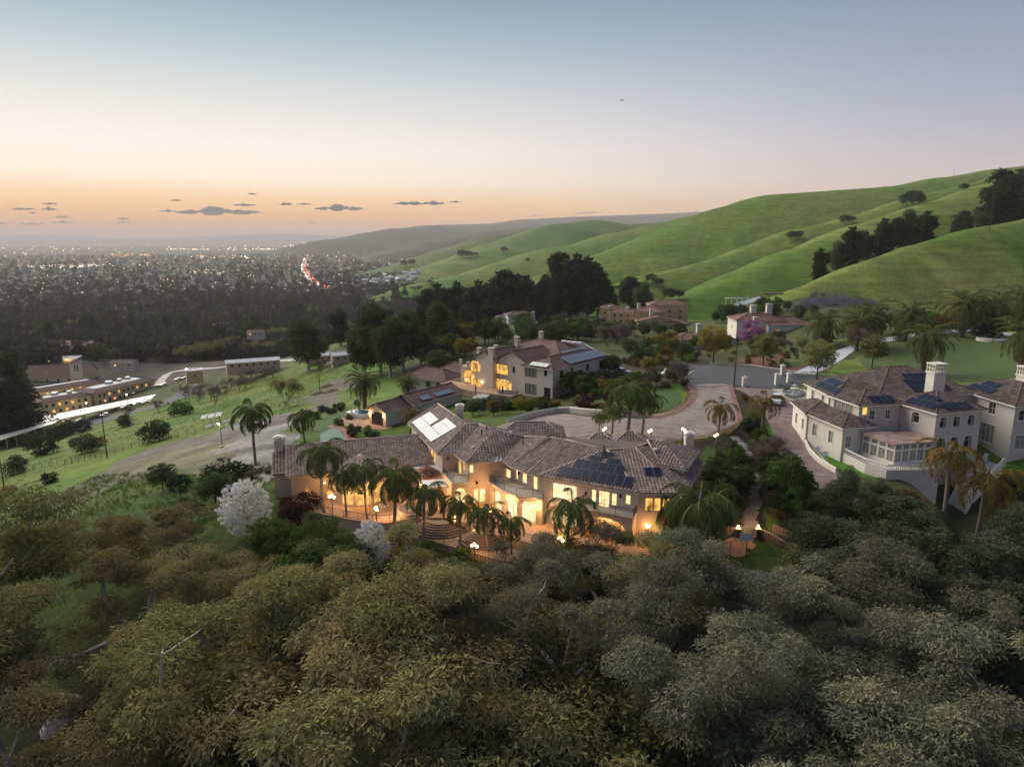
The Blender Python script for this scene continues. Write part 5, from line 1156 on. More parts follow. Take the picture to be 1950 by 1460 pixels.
# ------------------------------------------------------------------ right-hand garden: lawn, brick walk, gate steps, court
def stuffless(o): return o
gl = drape('lawn', [(p.x, p.y) for p in gp([(1165, 1090), (1180, 1062), (1260, 1058), (1310, 1040), (1400, 1012), (1470, 1040), (1500, 1075), (1420, 1130), (1300, 1150), (1180, 1140)])], 'lawn_bright', .05, 1.5)
drape('brick_walk', strip(smoothline([(*p, 0) for p in gp([(1255, 1068), (1320, 1075), (1370, 1058), (1410, 1038), (1424, 1026)])], 6), 2.6), 'paver_terrace', .10, 1.0)
drape('concrete_pad', [(p.x, p.y) for p in gp([(1255, 1072), (1275, 1062), (1345, 1075), (1375, 1082), (1350, 1092), (1300, 1086)])], 'concrete', .12, 1.0)
g0 = G(1424, 1024); r_ = thing('gate_steps', 'red tiled garden steps between two lamp pillars', 'steps', g0, world=True)
for k in range(4): b = MB(); b.box(g0.x - 1.15, g0.y + .36 * k, g0.z - .6, g0.x + 1.15, g0.y + .36 * k + .5, g0.z + .17 * (k + 1)); b.build('step', 'step_tile', r_)
for sx, lb in ((-1.35, 'block lamp pillar at the house side of the red garden steps'), (1.35, 'block lamp pillar at the slope side of the red garden steps')):
    r_ = thing('gate_pillar', lb, 'pillar', (g0.x + sx, g0.y + .1, g0.z), world=False); b = MB(); b.box(-.3, -.3, -.5, .3, .3, 1.25); b.build('pillar_shaft', 'block_wall', r_); b = MB(); b.box(-.36, -.36, 1.25, .36, .36, 1.36); b.build('cap', 'stucco_gold', r_)
    b = MB(); b.lathe([(.06, 1.36), (.15, 1.45), (.15, 1.7), (.04, 1.8)], 8); b.build('globe', 'globe', r_); glow(r_, (0, -.2, 1.95), 55, r=.15)
def block_row(name, pts, h, label, m='block_wall', th=.4, cap=None):
    pts = [Vector((p.x, p.y)) for p in pts]; root = thing(name, label, 'wall', (pts[0].x, pts[0].y, Hs(pts[0].x, pts[0].y)), world=True)
    a = offset_line(pts, th / 2); c_ = offset_line(pts, -th / 2); zz = H(np.array([p.x for p in pts]), np.array([p.y for p in pts])); b = MB()
    for i in range(len(pts) - 1): b.prism([a[i], a[i + 1], c_[i + 1], c_[i]], [zz[i] - .6, zz[i + 1] - .6, zz[i + 1] - .6, zz[i] - .6], [zz[i] + h, zz[i + 1] + h, zz[i + 1] + h, zz[i] + h])
    b.build('wall_body', m, root)
    if cap:
        b = MB(); b.tube([(p.x, p.y, z + h + .03) for p, z in zip(pts, zz)], th * .62, 4); b.build('coping', cap, root)
    return root
block_row('garden_wall', gp([(1441, 1017), (1470, 1030), (1500, 1048), (1530, 1070), (1545, 1085)]), 1.0, 'low block garden wall curving down from the gate steps')
block_row('garden_wall', gp([(1472, 1010), (1500, 1022), (1530, 1042)]), .9, 'upper block garden wall on the dark planted slope')
block_row('garden_wall', gp([(1365, 1014), (1390, 1016), (1408, 1018)]), .9, 'short block wall behind the lawn beside the gate steps')
drape('ball_court', [(p.x, p.y) for p in gp([(1352, 1096), (1378, 1076), (1470, 1092), (1560, 1130), (1480, 1210), (1330, 1180)])], 'court_blue', .12, 1.5)
drape('court_key', [(p.x, p.y) for p in gp([(1386, 1105), (1450, 1112), (1440, 1150), (1370, 1143)])], 'court_red', .135, 1.5)
p = G(1420, 1062); r_ = thing('basketball_hoop', 'white basketball backboard on a pole by the court', 'hoop', p); b = MB(); b.tube([(0, 0, 0), (0, 0, 2.7), (-.3, -.6, 3.1)], .06, 6); b.build('pole', 'iron', r_)
b = MB(); b.box(-1.2, -.68, 2.7, .6, -.64, 3.7); bb = b.build('backboard', 'line_white', r_)
fp = gp([(1312, 1100), (1348, 1085), (1376, 1070), (1402, 1064)]); r_ = thing('court_fence', 'dark mesh fence of thin posts around the court', 'fence', (fp[0].x, fp[0].y, Hs(*fp[0])), world=True)
for p, q in zip(fp[:-1], fp[1:]):
    for t in (0, .5): v = p.lerp(q, t); z = Hs(v.x, v.y); b = MB(); b.bar((v.x, v.y, z), (v.x, v.y, z + 2.6), .06); b.build('post', 'iron', r_)
    b = MB(); b.bar(V3(p, Hs(p.x, p.y) + 2.55), V3(q, Hs(q.x, q.y) + 2.55), .05); b.build('rail', 'iron', r_)
p = G(1361, 1070); r_ = thing('path_lamp', 'small bright lamp on the court corner', 'lamp', p); b = MB(); b.lathe([(.04, 0), (.04, .45), (.12, .5), (.12, .65), (.03, .72)], 8); b.build('globe', 'globe', r_); glow(r_, (0, -.1, .9), 30)
# stepping-stone path
sp_ = smoothline([(p.x, p.y, 0) for p in gp([(1392, 832), (1412, 852), (1428, 885), (1440, 915), (1437, 945), (1424, 970), (1422, 1000), (1424, 1016)])], 8); root = thing('stone_path', 'pale flagstone stepping path climbing between dark planting beds', 'path', (sp_[0].x, sp_[0].y, 3), world=True)
rng = random.Random(4); last = sp_[0]; acc = 0
for a, c_ in zip(sp_[:-1], sp_[1:]):
    d = (c_ - a).normalized(); n = Vector((-d.y, d.x, 0)); ln = (c_ - a).length; k = max(1, round(ln / 1.3))
    for j in range(k):
        m0 = a.lerp(c_, (j + .5) / k); z = Hs(m0.x, m0.y); wd = 1.2 + rng.random() * .4; hl = ln / k * .43; out = []
        for t in range(8):
            an = t * math.pi / 4 + .3; rr = .9 + .2 * rng.random(); out.append(tuple((m0 + n * math.cos(an) * wd * rr + d * max(-1, min(1, math.sin(an) * 1.3)) * hl * rr)[:2]))
        b = MB(); b.prism(out, z - .15, z + .10 + rng.random() * .05); b.build('stone', 'flagstone', root)
# ------------------------------------------------------------------ motor court, drive, cul-de-sac
MCZ = .08
mc = gp([(975, 806), (1000, 800), (1060, 789), (1140, 795), (1240, 797), (1290, 785), (1322, 762), (1322, 745), (1312, 735), (1390, 733), (1398, 760), (1408, 795), (1404, 808), (1385, 822), (1345, 834), (1250, 842), (1120, 842), (1000, 828)])
drape('motor_court', [(p.x, p.y) for p in smoothline([(*p, 0) for p in mc], 4, True)], 'paver_drive', MCZ, 2.0)
for lst, wd, nm in (([(1240, 797), (1282, 788), (1312, 768), (1322, 748), (1312, 733)], 1.5, 'red_paver_border'), ([(1390, 733), (1400, 765), (1409, 798), (1400, 812), (1380, 825)], 1.0, 'red_paver_border'), ([(1310, 734), (1350, 737), (1392, 734)], .8, 'red_paver_border')):
    drape(nm, strip(smoothline([(*p, 0) for p in gp(lst)], 6), wd), 'paver_red', MCZ + .03, 1.2)
rs = smoothline([(*p, 0) for p in gp([(1246, 793), (1280, 785), (1308, 766), (1317, 748)])], 7); rst = thing('side_steps', 'dark treads of the shallow curved steps along the red border', 'steps', (rs[0].x, rs[0].y, 3.4), world=True)
for i in range(len(rs) - 1):
    a, c_ = rs[i], rs[i + 1]; d = (c_ - a).normalized(); n = Vector((-d.y, d.x, 0)); z = Hs(a.x, a.y); b = MB()
    b.prism([tuple((a + n * s * .85 + d * t)[:2]) for s, t in ((-1, .1), (1, .1), (1, .75), (-1, .75))], z - .2, z + .2); b.build('tread', 'terrace_step', rst)
block_row('court_parapet', smoothline([(p.x, p.y, 0) for p in gp([(965, 812), (1000, 800), (1062, 787), (1140, 792), (1235, 794)])], 3), 1.1, 'low cream parapet wall around the motor court', 'stucco_cream', .35, 'stone_white')
cds = gp([(1312, 733), (1318, 705), (1352, 694), (1420, 697), (1500, 708), (1560, 714), (1590, 722), (1560, 732), (1470, 740), (1392, 734), (1350, 737)])
drape('cul_de_sac', [(p.x, p.y) for p in smoothline([(*p, 0) for p in cds], 5, True)], 'asphalt', .05, 2.5)
def kerb(lst, m='concrete', wd=.35, h=.15, nm='kerb'):
    k = smoothline([(*p, 0) for p in gp(lst)], 6); drape(nm, strip(k, wd), m, h, 1.5)
kerb([(1352, 692), (1420, 695), (1500, 706), (1560, 711), (1600, 716)]); kerb([(1318, 707), (1306, 720), (1310, 733)])
drape('road', strip(smoothline([(*p, 0) for p in gp([(1330, 700), (1290, 695), (1240, 690), (1180, 684), (1130, 672), (1098, 655), (1075, 645)])], 6), 7), 'asphalt', .045, 3)
kerb([(1145, 676), (1128, 664), (1105, 650), (1080, 642)], wd=.5)
drape('side_drive', [(p.x, p.y) for p in smoothline([(*p, 0) for p in gp([(1400, 738), (1470, 742), (1512, 748), (1530, 765), (1515, 790), (1532, 830), (1560, 870), (1600, 915), (1560, 930), (1520, 905), (1490, 870), (1470, 820), (1450, 775), (1425, 752)])], 4, True)], 'paver_mauve', .07, 1.8)
for lst in ([(1452, 786), (1480, 790), (1512, 793)], [(1485, 866), (1530, 868)], [(1512, 902), (1570, 904)]): drape('drive_joint', strip([(*p, 0) for p in gp(lst)], .3), 'concrete', .085, 1.5)
kerb([(1512, 752), (1532, 766), (1517, 790), (1534, 830), (1562, 868), (1600, 908)], wd=.4)
drape('drive_apron', [(p.x, p.y) for p in gp([(1470, 741), (1530, 742), (1600, 760), (1560, 772), (1522, 768), (1500, 760)])], 'concrete', .10, 1.8)
drape('curved_lane', strip(smoothline([(*p, 0) for p in gp([(1530, 712), (1575, 690), (1610, 668), (1660, 652), (1720, 642), (1800, 632), (1860, 630), (1950, 640)])], 6), 5), 'concrete_blue', .06, 2.5)
for lst, m in (([(1690, 655), (1800, 640), (1950, 650), (1950, 715), (1700, 720), (1640, 690), (1650, 665)], 'lawn_mid'), ([(1480, 690), (1530, 668), (1580, 650), (1620, 645), (1570, 675), (1520, 700)], 'lawn_mid'), ([(1195, 762), (1250, 742), (1285, 742), (1298, 758), (1285, 775), (1240, 786), (1200, 782)], 'lawn_bright'), ([(1110, 775), (1140, 762), (1165, 768), (1150, 780)], 'lawn_bright'),
               ([(600, 812), (630, 790), (668, 780), (672, 790), (640, 815), (605, 822)], 'lawn_bright'), ([(1340, 860), (1350, 850), (1385, 880), (1370, 895), (1330, 885)], 'lawn_bright')):
    drape('lawn', [(p.x, p.y) for p in smoothline([(*p, 0) for p in gp(lst)], 4, True)], m, .05, 2)
drape('bark_bed', [(p.x, p.y) for p in smoothline([(*p, 0) for p in gp([(1380, 695), (1440, 680), (1500, 676), (1540, 690), (1580, 706), (1500, 705), (1420, 694)])], 4, True)], 'mulch_red', .04, 2)
drape('hill_lawn', [(p.x, p.y) for p in gp([(1440, 600), (1480, 575), (1535, 565), (1530, 590), (1470, 610)])], 'lawn_mid', .05, 3)
# ------------------------------------------------------------------ the neighbouring house with tall chimneys
def rowwins(w, z0, z1, n, pane, ww=1.3, face='f', nx=2, margin=1.0, rise=0, skip=(), lit=()):
    out = []
    for i in range(n):
        if i in skip: continue
        c = margin + (w - 2 * margin) * (i + .5) / n; out.append((face, c - ww / 2, c + ww / 2, z0, z1, lit[i % len(lit)] if lit and i % 3 == 0 else pane, nx, 1, rise))
    return out
Z2 = -2.4
c0 = P(995.5, 749, Z2); c1 = P(1052, 759, Z2); a2 = math.atan2(c1.y - c0.y, c1.x - c0.x); w2 = (c1 - c0).length; U2_ = Vector((math.cos(a2), math.sin(a2))); W2_ = Vector((-U2_.y, U2_.x))
H2 = thing('villa', 'two-storey cream villa with several tall chimneys and blue solar panels', 'house', (c0.x, c0.y, Z2), world=True)
r2 = block(H2, c0, a2, w2, 25, Z2 - 2, 4.9, 2.2, 'stucco_cream', 'tile_brown', 'hip', wins=[
    ('f', 'px', 1000, 699, 1022, 718, 'glass_curtain', 3, 1, 0), ('f', 'px', 1036, 704, 1042, 716, 'glass_dark', 1, 1, 0), ('f', 'px', 1000, 731, 1022, 751, 'glass_curtain', 3, 1, 0), ('f', 'px', 1036, 738, 1048, 757, 'glass_dark', 2, 1, 0),
    ('r', 3, 4.4, 2.3, 4.2, 'glass_dark', 1, 1, 0), ('r', 8, 8.9, 2.5, 4.2, 'glass_dark', 1, 1, 0), ('r', 15, 16.4, 2.3, 4.2, 'glass_dark', 1, 1, 0), ('r', 21.5, 23, 2.3, 4.2, 'glass_dark', 1, 1, 0), ('r', 5, 6.2, -1, .6, 'glass_dark', 1, 1, 0)], frame='dark_metal')
def slope_panels(ro, c, ang, w, d, z, rh, face, u, v, cols, rows, m='panel_dark', over=.5, pw=1.05, ph=1.7):
    U = Vector((math.cos(ang), math.sin(ang), 0)); W = Vector((-U.y, U.x, 0)); c = Vector((c[0], c[1], z)); run = min(w, d) / 2 + over
    if face == 'f': o = c - U * over - W * over; E = U; I = W
    elif face == 'r': o = c + U * (w + over) - W * over; E = W; I = -U
    else: o = c - U * over + W * (d + over); E = -W; I = U
    S = (I * run + Vector((0, 0, rh))).normalized(); solar(ro, o + E * u + S * v, E, S, cols, rows, pw, ph, m=m)
slope_panels(r2, c0, a2, w2, 25, 4.9, 2.2, 'r', 8, .6, 15, 2, 'panel_sky_sheen'); slope_panels(r2, c0, a2, w2, 25, 4.9, 2.2, 'f', 2.6, .5, 5, 1, 'panel_sky_sheen')
cB = Vector((c0.x, c0.y)) - U2_ * 9.0 + W2_ * 1.2
r2b = block(H2, cB, a2, 8.95, 13, Z2 - 2, 5.6, 2.4, 'stucco_cream', 'tile_brown', 'gable_w', wins=[('f', 'px', 945, 694, 967, 713, 'lit_gold', 3, 1, 0), ('f', 'px', 976, 698, 981, 710, 'glass_dark', 1, 1, 0), ('f', 'px', 938, 721, 974, 747, 'lit_gold', 4, 1, .2)], frame='dark_metal')
slope_panels(r2b, cB, a2, 8.95, 13, 5.6, 2.4, 'l', 3.0, .6, 6, 2, 'panel_sky_sheen')
cG = cB - U2_ * 7.4 - W2_ * 1.0
r2c = block(H2, cG, a2, 6.4, 12, Z2 - 2, 5.4, 1.9, 'stucco_cream', 'tile_brown', 'gable_w', wins=[('f', 'px', 895, 686, 915, 708, 'lit_gold', 3, 1, .3), ('f', 'px', 895, 721, 915, 739, 'lit_gold', 3, 1, 0)], frame='dark_metal')
for t, zt, wd in ((5.8, 8.6, 1.6), (2.0, 8.2, 1.1), (-1.2, 7.6, 1.0)):
    p = cG + U2_ * t + W2_ * (-.2 if t > 5 else 4 + t); chimney(r2c, p.x, p.y, Z2 if t > 5 else 3, zt, wd, 1.0, 'stucco_cream', 'stucco_cream', a2, top='flat')
for p, zt in ((cG + U2_ * 3 + W2_ * 14, 9.8), (cG + U2_ * 7 + W2_ * 20, 11.0)): chimney(r2c, p.x, p.y, 3, zt, 1.1, 1.0, 'stucco_cream', 'stucco_cream', a2, top='flat')
cD = cG + W2_ * 12 - U2_ * 1.5; r2d = block(H2, cD, a2, 21, 15, Z2 - 2, 5.9, 2.8, 'stucco_cream', 'tile_brown', 'hip', wins=[('r', 6, 8.2, 3.6, 5.2, 'lit_gold', 2, 1, 0)], frame='dark_metal'); slope_panels(r2d, cD, a2, 21, 15, 5.9, 2.8, 'r', 2.5, .6, 10, 1, 'panel_sky_sheen')
for i in range(4): q = cD + U2_ * (15 + 1.7 * i) + W2_ * 10; mb = MB(); mb.box(q.x - .6, q.y - .6, 8.2, q.x + .6, q.y + .6, 8.6); mb.build('skylight', 'line_white', r2d)
mb = MB(); cT = cG - U2_ * 6.2 + W2_ * .5; block(H2, cT, a2, 6.1, 7, Z2 - 2, 1.9, 0, 'stucco_cream', None, 'flat', wins=[('f', .8, 5.2, Z2 + .1, 1.2, 'lit_gold', 3, 1, .8)], frame='dark_metal')
mb.prism([tuple(cT + U2_ * a + W2_ * b_) for a, b_ in ((-.2, -.2), (6.1, -.2), (6.1, 7.2), (-.2, 7.2))], 1.9, 2.1); mb.build('balcony', 'stucco_cream', H2)
for t in (0, 2.9, 5.8): q = cT + U2_ * t; mb = MB(); mb.box(q.x - .4, q.y - .4, 2.1, q.x + .4, q.y + .4, 3.6 if t else 4.0); mb.build('pier', 'stucco_cream', H2)
railing('balcony_railing', [V3(cT + U2_ * t - W2_ * .1, 2.1) for t in (0, 6)], '', parent=H2, step=.3)
dk = [cG + U2_ * a + W2_ * b_ for a, b_ in ((-9, -.6), (-9, -5), (6, -7), (16.5, -5), (16.5, -.6))]; mb = MB(); mb.prism([tuple(p) for p in dk], Z2 - 1.6, Z2 + .1); mb.build('patio', 'paver_terrace', H2)
mb = MB(); p, q = cG + U2_ * 12 - W2_ * 5.0, cG + U2_ * 16.5 - W2_ * 2.5; mb.prism([tuple(p), tuple(q), tuple(q + W2_ * .35), tuple(p + W2_ * .35)], Z2 - 1.5, Z2 + 1.2); mb.build('garden_wall', 'stucco_cream', H2)
railing('patio_railing', [V3(dk[i], Z2 + .1) for i in (0, 1, 2)], '', parent=H2, step=.3)
for i in range(6): b = MB(); p = cG + U2_ * 8.5 - W2_ * (6.2 + .4 * i); b.prism([tuple(p - U2_ * 2), tuple(p + U2_ * 2), tuple(p + U2_ * 2 - W2_ * .45), tuple(p - U2_ * 2 - W2_ * .45)], Z2 - 2, Z2 - .1 - .18 * i); b.build('step', 'stone_white', H2)
for px_, py_, Wl in ((889, 722, cG), (918, 727, cG)):
    u, z = onwall(cG, cG + U2_, px_, py_); v = cG + U2_ * u; sconce(v.x, v.y, z, 25, True, H2, (-W2_.x * .2, -W2_.y * .2))
def umbrella(px_, py_, z, m, lb):
    p = P(px_, py_, z) if z is not None else G(px_, py_); r = thing('closed_parasol', lb, 'parasol', p); b = MB(); b.tube([(0, 0, 0), (0, 0, 2.9)], .04, 6); b.lathe([(.3, 0), (.3, .1), (.05, .12)], 8); b.build('pole', 'iron', r)
    b = MB(); b.lathe([(.1, .9), (.24, 1.1), (.2, 2.0), (.05, 2.85)], 8); b.build('canopy', m, r)
umbrella(906, 752, Z2 + .1, 'umbrella_grey', 'closed grey parasol on the villa patio'); umbrella(957, 756, Z2 + .1, 'umbrella_grey', 'closed blue-grey parasol by the villa steps'); 
# pool house
ZP = -5.6; p0 = P(703, 806, ZP); p1 = P(735, 813, ZP); ap = math.atan2(p1.y - p0.y, p1.x - p0.x); wp = (p1 - p0).length; Up = Vector((math.cos(ap), math.sin(ap))); Wp = Vector((-Up.y, Up.x)); p0 = Vector((p0.x, p0.y))
PH = thing('pool_house', 'low cream pool house with brown gable roof and lit arched glass door', 'house', (p0.x, p0.y, ZP), world=True)
block(PH, p0, ap, wp, 8, ZP - 1, ZP + 3.6, 1.6, 'stucco_cream', 'tile_brown', 'gable_w', wins=[('f', .9, wp - .9, ZP + .05, ZP + 3.2, 'glass_dark', 4, 1, .6)], frame='dark_metal')
rp = block(PH, p0 + Wp * 8.05 - Up * .5, ap, wp + 2.5, 17, ZP - 1, ZP + 4.0, 1.9, 'stucco_cream', 'tile_brown', 'gable_w', frame='dark_metal')
slope_panels(rp, p0 + Wp * 8.05 - Up * .5, ap, wp + 2.5, 17, ZP + 4.0, 1.9, 'r', 3, .8, 3, 1, 'panel_sky_sheen'); slope_panels(rp, p0 + Wp * 8.05 - Up * .5, ap, wp + 2.5, 17, ZP + 4.0, 1.9, 'r', 8, .8, 6, 1, 'panel_sky_sheen')
for t in (.45, wp - .45): v = p0 + Up * t; sconce(v.x, v.y, ZP + 2.5, 60, True, PH, (-Wp.x * .2, -Wp.y * .2))
mb = MB(); tp = [p0 + Up * a + Wp * b_ for a, b_ in ((-9, 4), (-9, -1), (-3, -5), (wp + 2, -4), (wp + 5, 1), (wp, 1), (0, 4))]; mb.prism([tuple(p) for p in tp], ZP - 2, ZP + .04); mb.build('patio', 'paver_terrace', PH)
railing('patio_railing', [V3(p, ZP + .05) for p in (tp[1], tp[2], tp[3], tp[4])], '', parent=PH, step=.3)
hb = p0 - Up * 7 + Wp * 3; r_ = thing('spa_pool', 'raised white spa pool beside the pool house', 'pool', (hb.x, hb.y, ZP), world=True); b = MB(); b.prism([tuple(hb + Up * a + Wp * c_) for a, c_ in ((-3, -1.5), (2.5, -1.5), (3, 1), (1, 3), (-3, 2.5))], ZP - .5, ZP + 1.0); b.build('basin', 'stone_white', r_)
b = MB(); b.prism([tuple(hb + Up * a * .85 + Wp * c_ * .85) for a, c_ in ((-3, -1.5), (2.5, -1.5), (3, 1), (1, 3), (-3, 2.5))], ZP + .99, ZP + 1.02); b.build('water', 'pool_water', r_)
umbrella(684, 786, ZP, 'umbrella_red', 'closed dark red parasol beside the spa pool')
tcg = gp([(610, 826), (640, 812), (662, 838), (640, 850), (610, 850)]); drape('tennis_court', [(p.x, p.y) for p in tcg], 'court_green', .1, 2); drape('court_border', strip([(*p, 0) for p in gp([(630, 810), (662, 822), (672, 840)])], 2.2), 'court_red', .08, 2)
bb_ = P(768, 738, -6.5); G2 = thing('guest_house', 'small cream guest house with brown hip roof beside the date palms', 'house', bb_, world=True)
block(G2, bb_, -.45, 15, 9, -9, -3.2, 2.6, 'stucco_cream', 'tile_brown', 'hip', wins=[('f', 2, 3.4, -5.4, -3.9, 'glass_dark', 1, 1, 0), ('f', 8, 9.4, -5.4, -3.9, 'glass_dark', 1, 1, 0), ('f', 11.5, 12.9, -5.4, -3.9, 'glass_dark', 1, 1, 0), ('r', 3, 4.2, -5.4, -3.9, 'glass_dark', 1, 1, 0)])
block(G2, bb_ + Vector((9, 6.5, 0)), -.45, 12, 8, -9, -2.6, 2.3, 'stucco_cream', 'tile_brown', 'hip')

# ------------------------------------------------------------------ pale house on the right
ZW = .5; aw = .18; Uw = Vector((math.cos(aw), math.sin(aw))); Ww = Vector((-Uw.y, Uw.x)); LE, UE = 6.7, 9.8
WH = thing('pale_mansion', 'pale grey stucco mansion with dark tiled roof, solar panels and white sunroom', 'house', (60, 112, ZW), world=True)
def wp_(face_c, off=(0, 0)): return Vector((face_c.x, face_c.y)) + Uw * off[0] + Ww * off[1]
kw = dict(tile='tile_white_house', cap='ridge_dark', frame='trim_white', trim=.14, gut='trim_white')
M2_ = wp_(P(1604.6, 815, LE), (.45, .45))
block(WH, M2_, aw, 5.2, 9.6, ZW - 2.5, LE, 1.5, 'stucco_white', 'underlay', 'hip', wins=[('l', 1.8, 2.9, 3.2, 5.3, 'glass_curtain', 2, 2, 0), ('l', 6.2, 7.3, 3.2, 5.3, 'glass_curtain', 2, 2, 0), ('f', .7, 1.7, 3.2, 5.2, 'glass_curtain', 2, 2, 0)], **kw)
L1_ = Vector((51.4, 115.2)); block(WH, L1_, -.12, 6, 8.5, ZW - 2, LE, 1.4, 'stucco_white', 'underlay', 'hip', wins=[('l', 2, 3, 3.3, 5.2, 'glass_curtain', 1, 2, 0), ('l', 6, 7, 3.3, 5.2, 'glass_curtain', 1, 2, 0)], **kw)
T_ = wp_(P(1636, 773, UE), (.5, .5)); rT = block(WH, T_, aw, 7.6, 7.5, ZW - 2, UE, 1.9, 'stucco_grey', 'underlay', 'hip', wins=[('f', 'px', 1657, 782, 1665, 799, 'glass_dark', 2, 2, 0), ('f', 'px', 1687, 780, 1694, 797, 'glass_dark', 2, 2, 0), ('f', .6, 1.6, UE - 1.7, UE - .4, 'lit_gold', 1, 1, 0), ('l', 1.0, 6.0, UE - 2.3, UE - .4, 'glass_curtain', 5, 1, 0)], **kw)
BL = Vector((55.6, 114.6)); rBL = block(WH, BL, .02, 9, 10.6, ZW - 1, UE, 2.3, 'stucco_white', 'underlay', 'hip', wins=[('l', 2, 3, UE - 2.6, UE - .7, 'glass_dark', 2, 2, 0), ('l', 6, 7, UE - 2.6, UE - .7, 'glass_dark', 2, 2, 0), ('l', 8.6, 10.2, UE - 2.4, UE - .6, 'glass_dark', 1, 1, 0)], **kw)
slope_panels(rBL, BL, .02, 9, 10.6, UE, 2.3, 'l', 3.2, .5, 7, 1); slope_panels(rBL, BL, .02, 9, 10.6, UE, 2.3, 'l', 3.6, 2.25, 4, 1); slope_panels(rT, T_, aw, 7.6, 7.5, UE, 1.9, 'f', 2.6, .5, 4, 1)
MN = T_ + Ww * 4.5 + Uw * 7.0; rM = block(WH, MN, aw, 19, 15, ZW - 1, UE + .1, 3.6, 'stucco_grey', 'underlay', 'hip', **kw)
slope_panels(rM, MN, aw, 19, 15, UE + .1, 3.6, 'f', 7.5, 1.0, 7, 2); slope_panels(rM, MN, aw, 19, 15, UE + .1, 3.6, 'f', 8.5, 4.5, 5, 1)
R4_ = wp_(P(1784, 788, UE), (.5, .55)); rR = block(WH, R4_, aw + .1, 9.2, 9, ZW - 3, UE, 2.2, 'stucco_grey', 'underlay', 'hip', wins=[('f', .8, 2.2, UE - 2.6, UE - .8, 'glass_dark', 1, 1, .7), ('f', 3.5, 4.9, UE - 2.6, UE - .8, 'glass_dark', 1, 1, .7), ('f', 6.4, 7.8, UE - 2.6, UE - .8, 'glass_dark', 1, 1, .7), ('f', .7, 2.4, 2.4, 5.6, 'glass_dark', 1, 1, .85), ('f', 3.4, 5.1, 2.4, 5.6, 'glass_dark', 1, 1, .85), ('f', 6.2, 7.9, 2.4, 5.6, 'glass_dark', 1, 1, .85),
    ('l', 4.5, 6.0, UE - 2.6, UE - .8, 'glass_dark', 1, 1, .6)], rv=.5, **{k: v for k, v in kw.items()})
slope_panels(rR, R4_, aw + .1, 9.2, 9, UE, 2.2, 'l', 3.4, .5, 5, 1); slope_panels(rR, R4_, aw + .1, 9.2, 9, UE, 2.2, 'l', 4.2, 2.25, 3, 1); slope_panels(rR, R4_, aw + .1, 9.2, 9, UE, 2.2, 'f', 2.2, .5, 5, 1)
F_R = wp_(P(1934.7, 774, UE), (.5, .5)); rF = block(WH, F_R, aw - .1, 11, 14, ZW - 3, UE, 2.6, 'stucco_grey', 'underlay', 'hip', wins=[('l', 2.2, 4.4, UE - 2.6, UE - .8, 'glass_dark', 3, 3, 0), ('f', .8, 2.8, UE - 2.6, UE - .8, 'glass_dark', 2, 2, 0), ('f', .8, 2.8, 2.4, 4.8, 'glass_curtain', 2, 1, 0), ('l', 2, 4.2, 2.6, 4.8, 'glass_curtain', 2, 1, 0), ('l', 8.5, 10, UE - 2.6, UE - .6, 'glass_dark', 2, 2, 0), ('l', 6.5, 10.5, 2.2, 5.4, 'glass_curtain', 4, 1, 0)], **kw)
slope_panels(rF, F_R, aw - .1, 11, 14, UE, 2.6, 'l', 3, 1.0, 5, 1); slope_panels(rF, F_R, aw - .1, 11, 14, UE, 2.6, 'l', 4, 2.8, 3, 1)
def lattice_chimney(ro, px_, pyt, pyb, D, w=2.3):
    p = PD(px_, pyb, D); zt = PD(px_, pyt, D).z; M = Matrix.Translation((p.x, p.y, 0)) @ Matrix.Rotation(aw, 4, 'Z'); b = MB(); b.box(-w / 2, -w / 2 * .8, p.z - 2.5, w / 2, w / 2 * .8, zt - 1.7, M); o = b.build('chimney', 'stucco_white', ro); k = MB()
    k.box(-w * .56, -w * .46, zt - 1.72, w * .56, w * .46, zt - 1.5, M); k.box(-w * .56, -w * .46, zt - .2, w * .56, w * .46, zt, M)
    for sx in np.linspace(-1, 1, 5):
        for sy in (-1, 1): k.box(sx * w * .48 - .07, sy * w * .38 - .07, zt - 1.5, sx * w * .48 + .07, sy * w * .38 + .07, zt - .2, M)
    for sy in (-1, 1): k.box(-w * .5, sy * w * .38 - .06, zt - .9, w * .5, sy * w * .38 + .06, zt - .78, M)
    for sx in (-1, 1): k.box(sx * w * .48 - .06, -w * .38, zt - .9, sx * w * .48 + .06, w * .38, zt - .78, M)
    k.build('lattice_cap', 'stone_white', o)
lattice_chimney(rM, 1780, 691, 735, 115); lattice_chimney(rF, 1952, 697, 735, 117)
# glazed sunroom with copper roof on its terrace
FZ = 2.2; s0, s1, s2, s3 = P(1637, 821, 6.0), P(1702, 846, 5.6), P(1784, 840, 5.6), P(1760, 822, 6.0)
mb = MB(); sr = [s0, s1, s2, s3]; mb.poly([p for p in sr]); mb.poly([p - Vector((0, 0, .18)) for p in sr][::-1])
for i in range(4): a, c_ = sr[i], sr[(i + 1) % 4]; mb.poly([a - Vector((0, 0, .18)), c_ - Vector((0, 0, .18)), c_, a])
mb.build('sunroom_roof', 'copper_roof', WH)
def glazed(p, q, n):
    p, q = Vector((p.x, p.y)), Vector((q.x, q.y)); mb = MB(); L0 = (q - p).length; wd = L0 / n; ops = [(i * wd + .1, (i + 1) * wd - .1, FZ + .4, 4.4) for i in range(n)]; op2 = [(i * wd + .1, (i + 1) * wd - .1, 4.55, 5.35) for i in range(n)]
    wall_face(mb, p, q, FZ - .1, 4.48, ops, .08); wall_face(mb, p, q, 4.48, 5.6, op2, .08); mb.build('sunroom_wall', 'trim_white', WH)
    for o in ops: window(WH, p, q, o, 'glass_curtain', 2, 1, rv=.08, bw=.05)
    for o in op2: window(WH, p, q, o, 'glass_curtain', 1, 1, rv=.08, bw=.05)
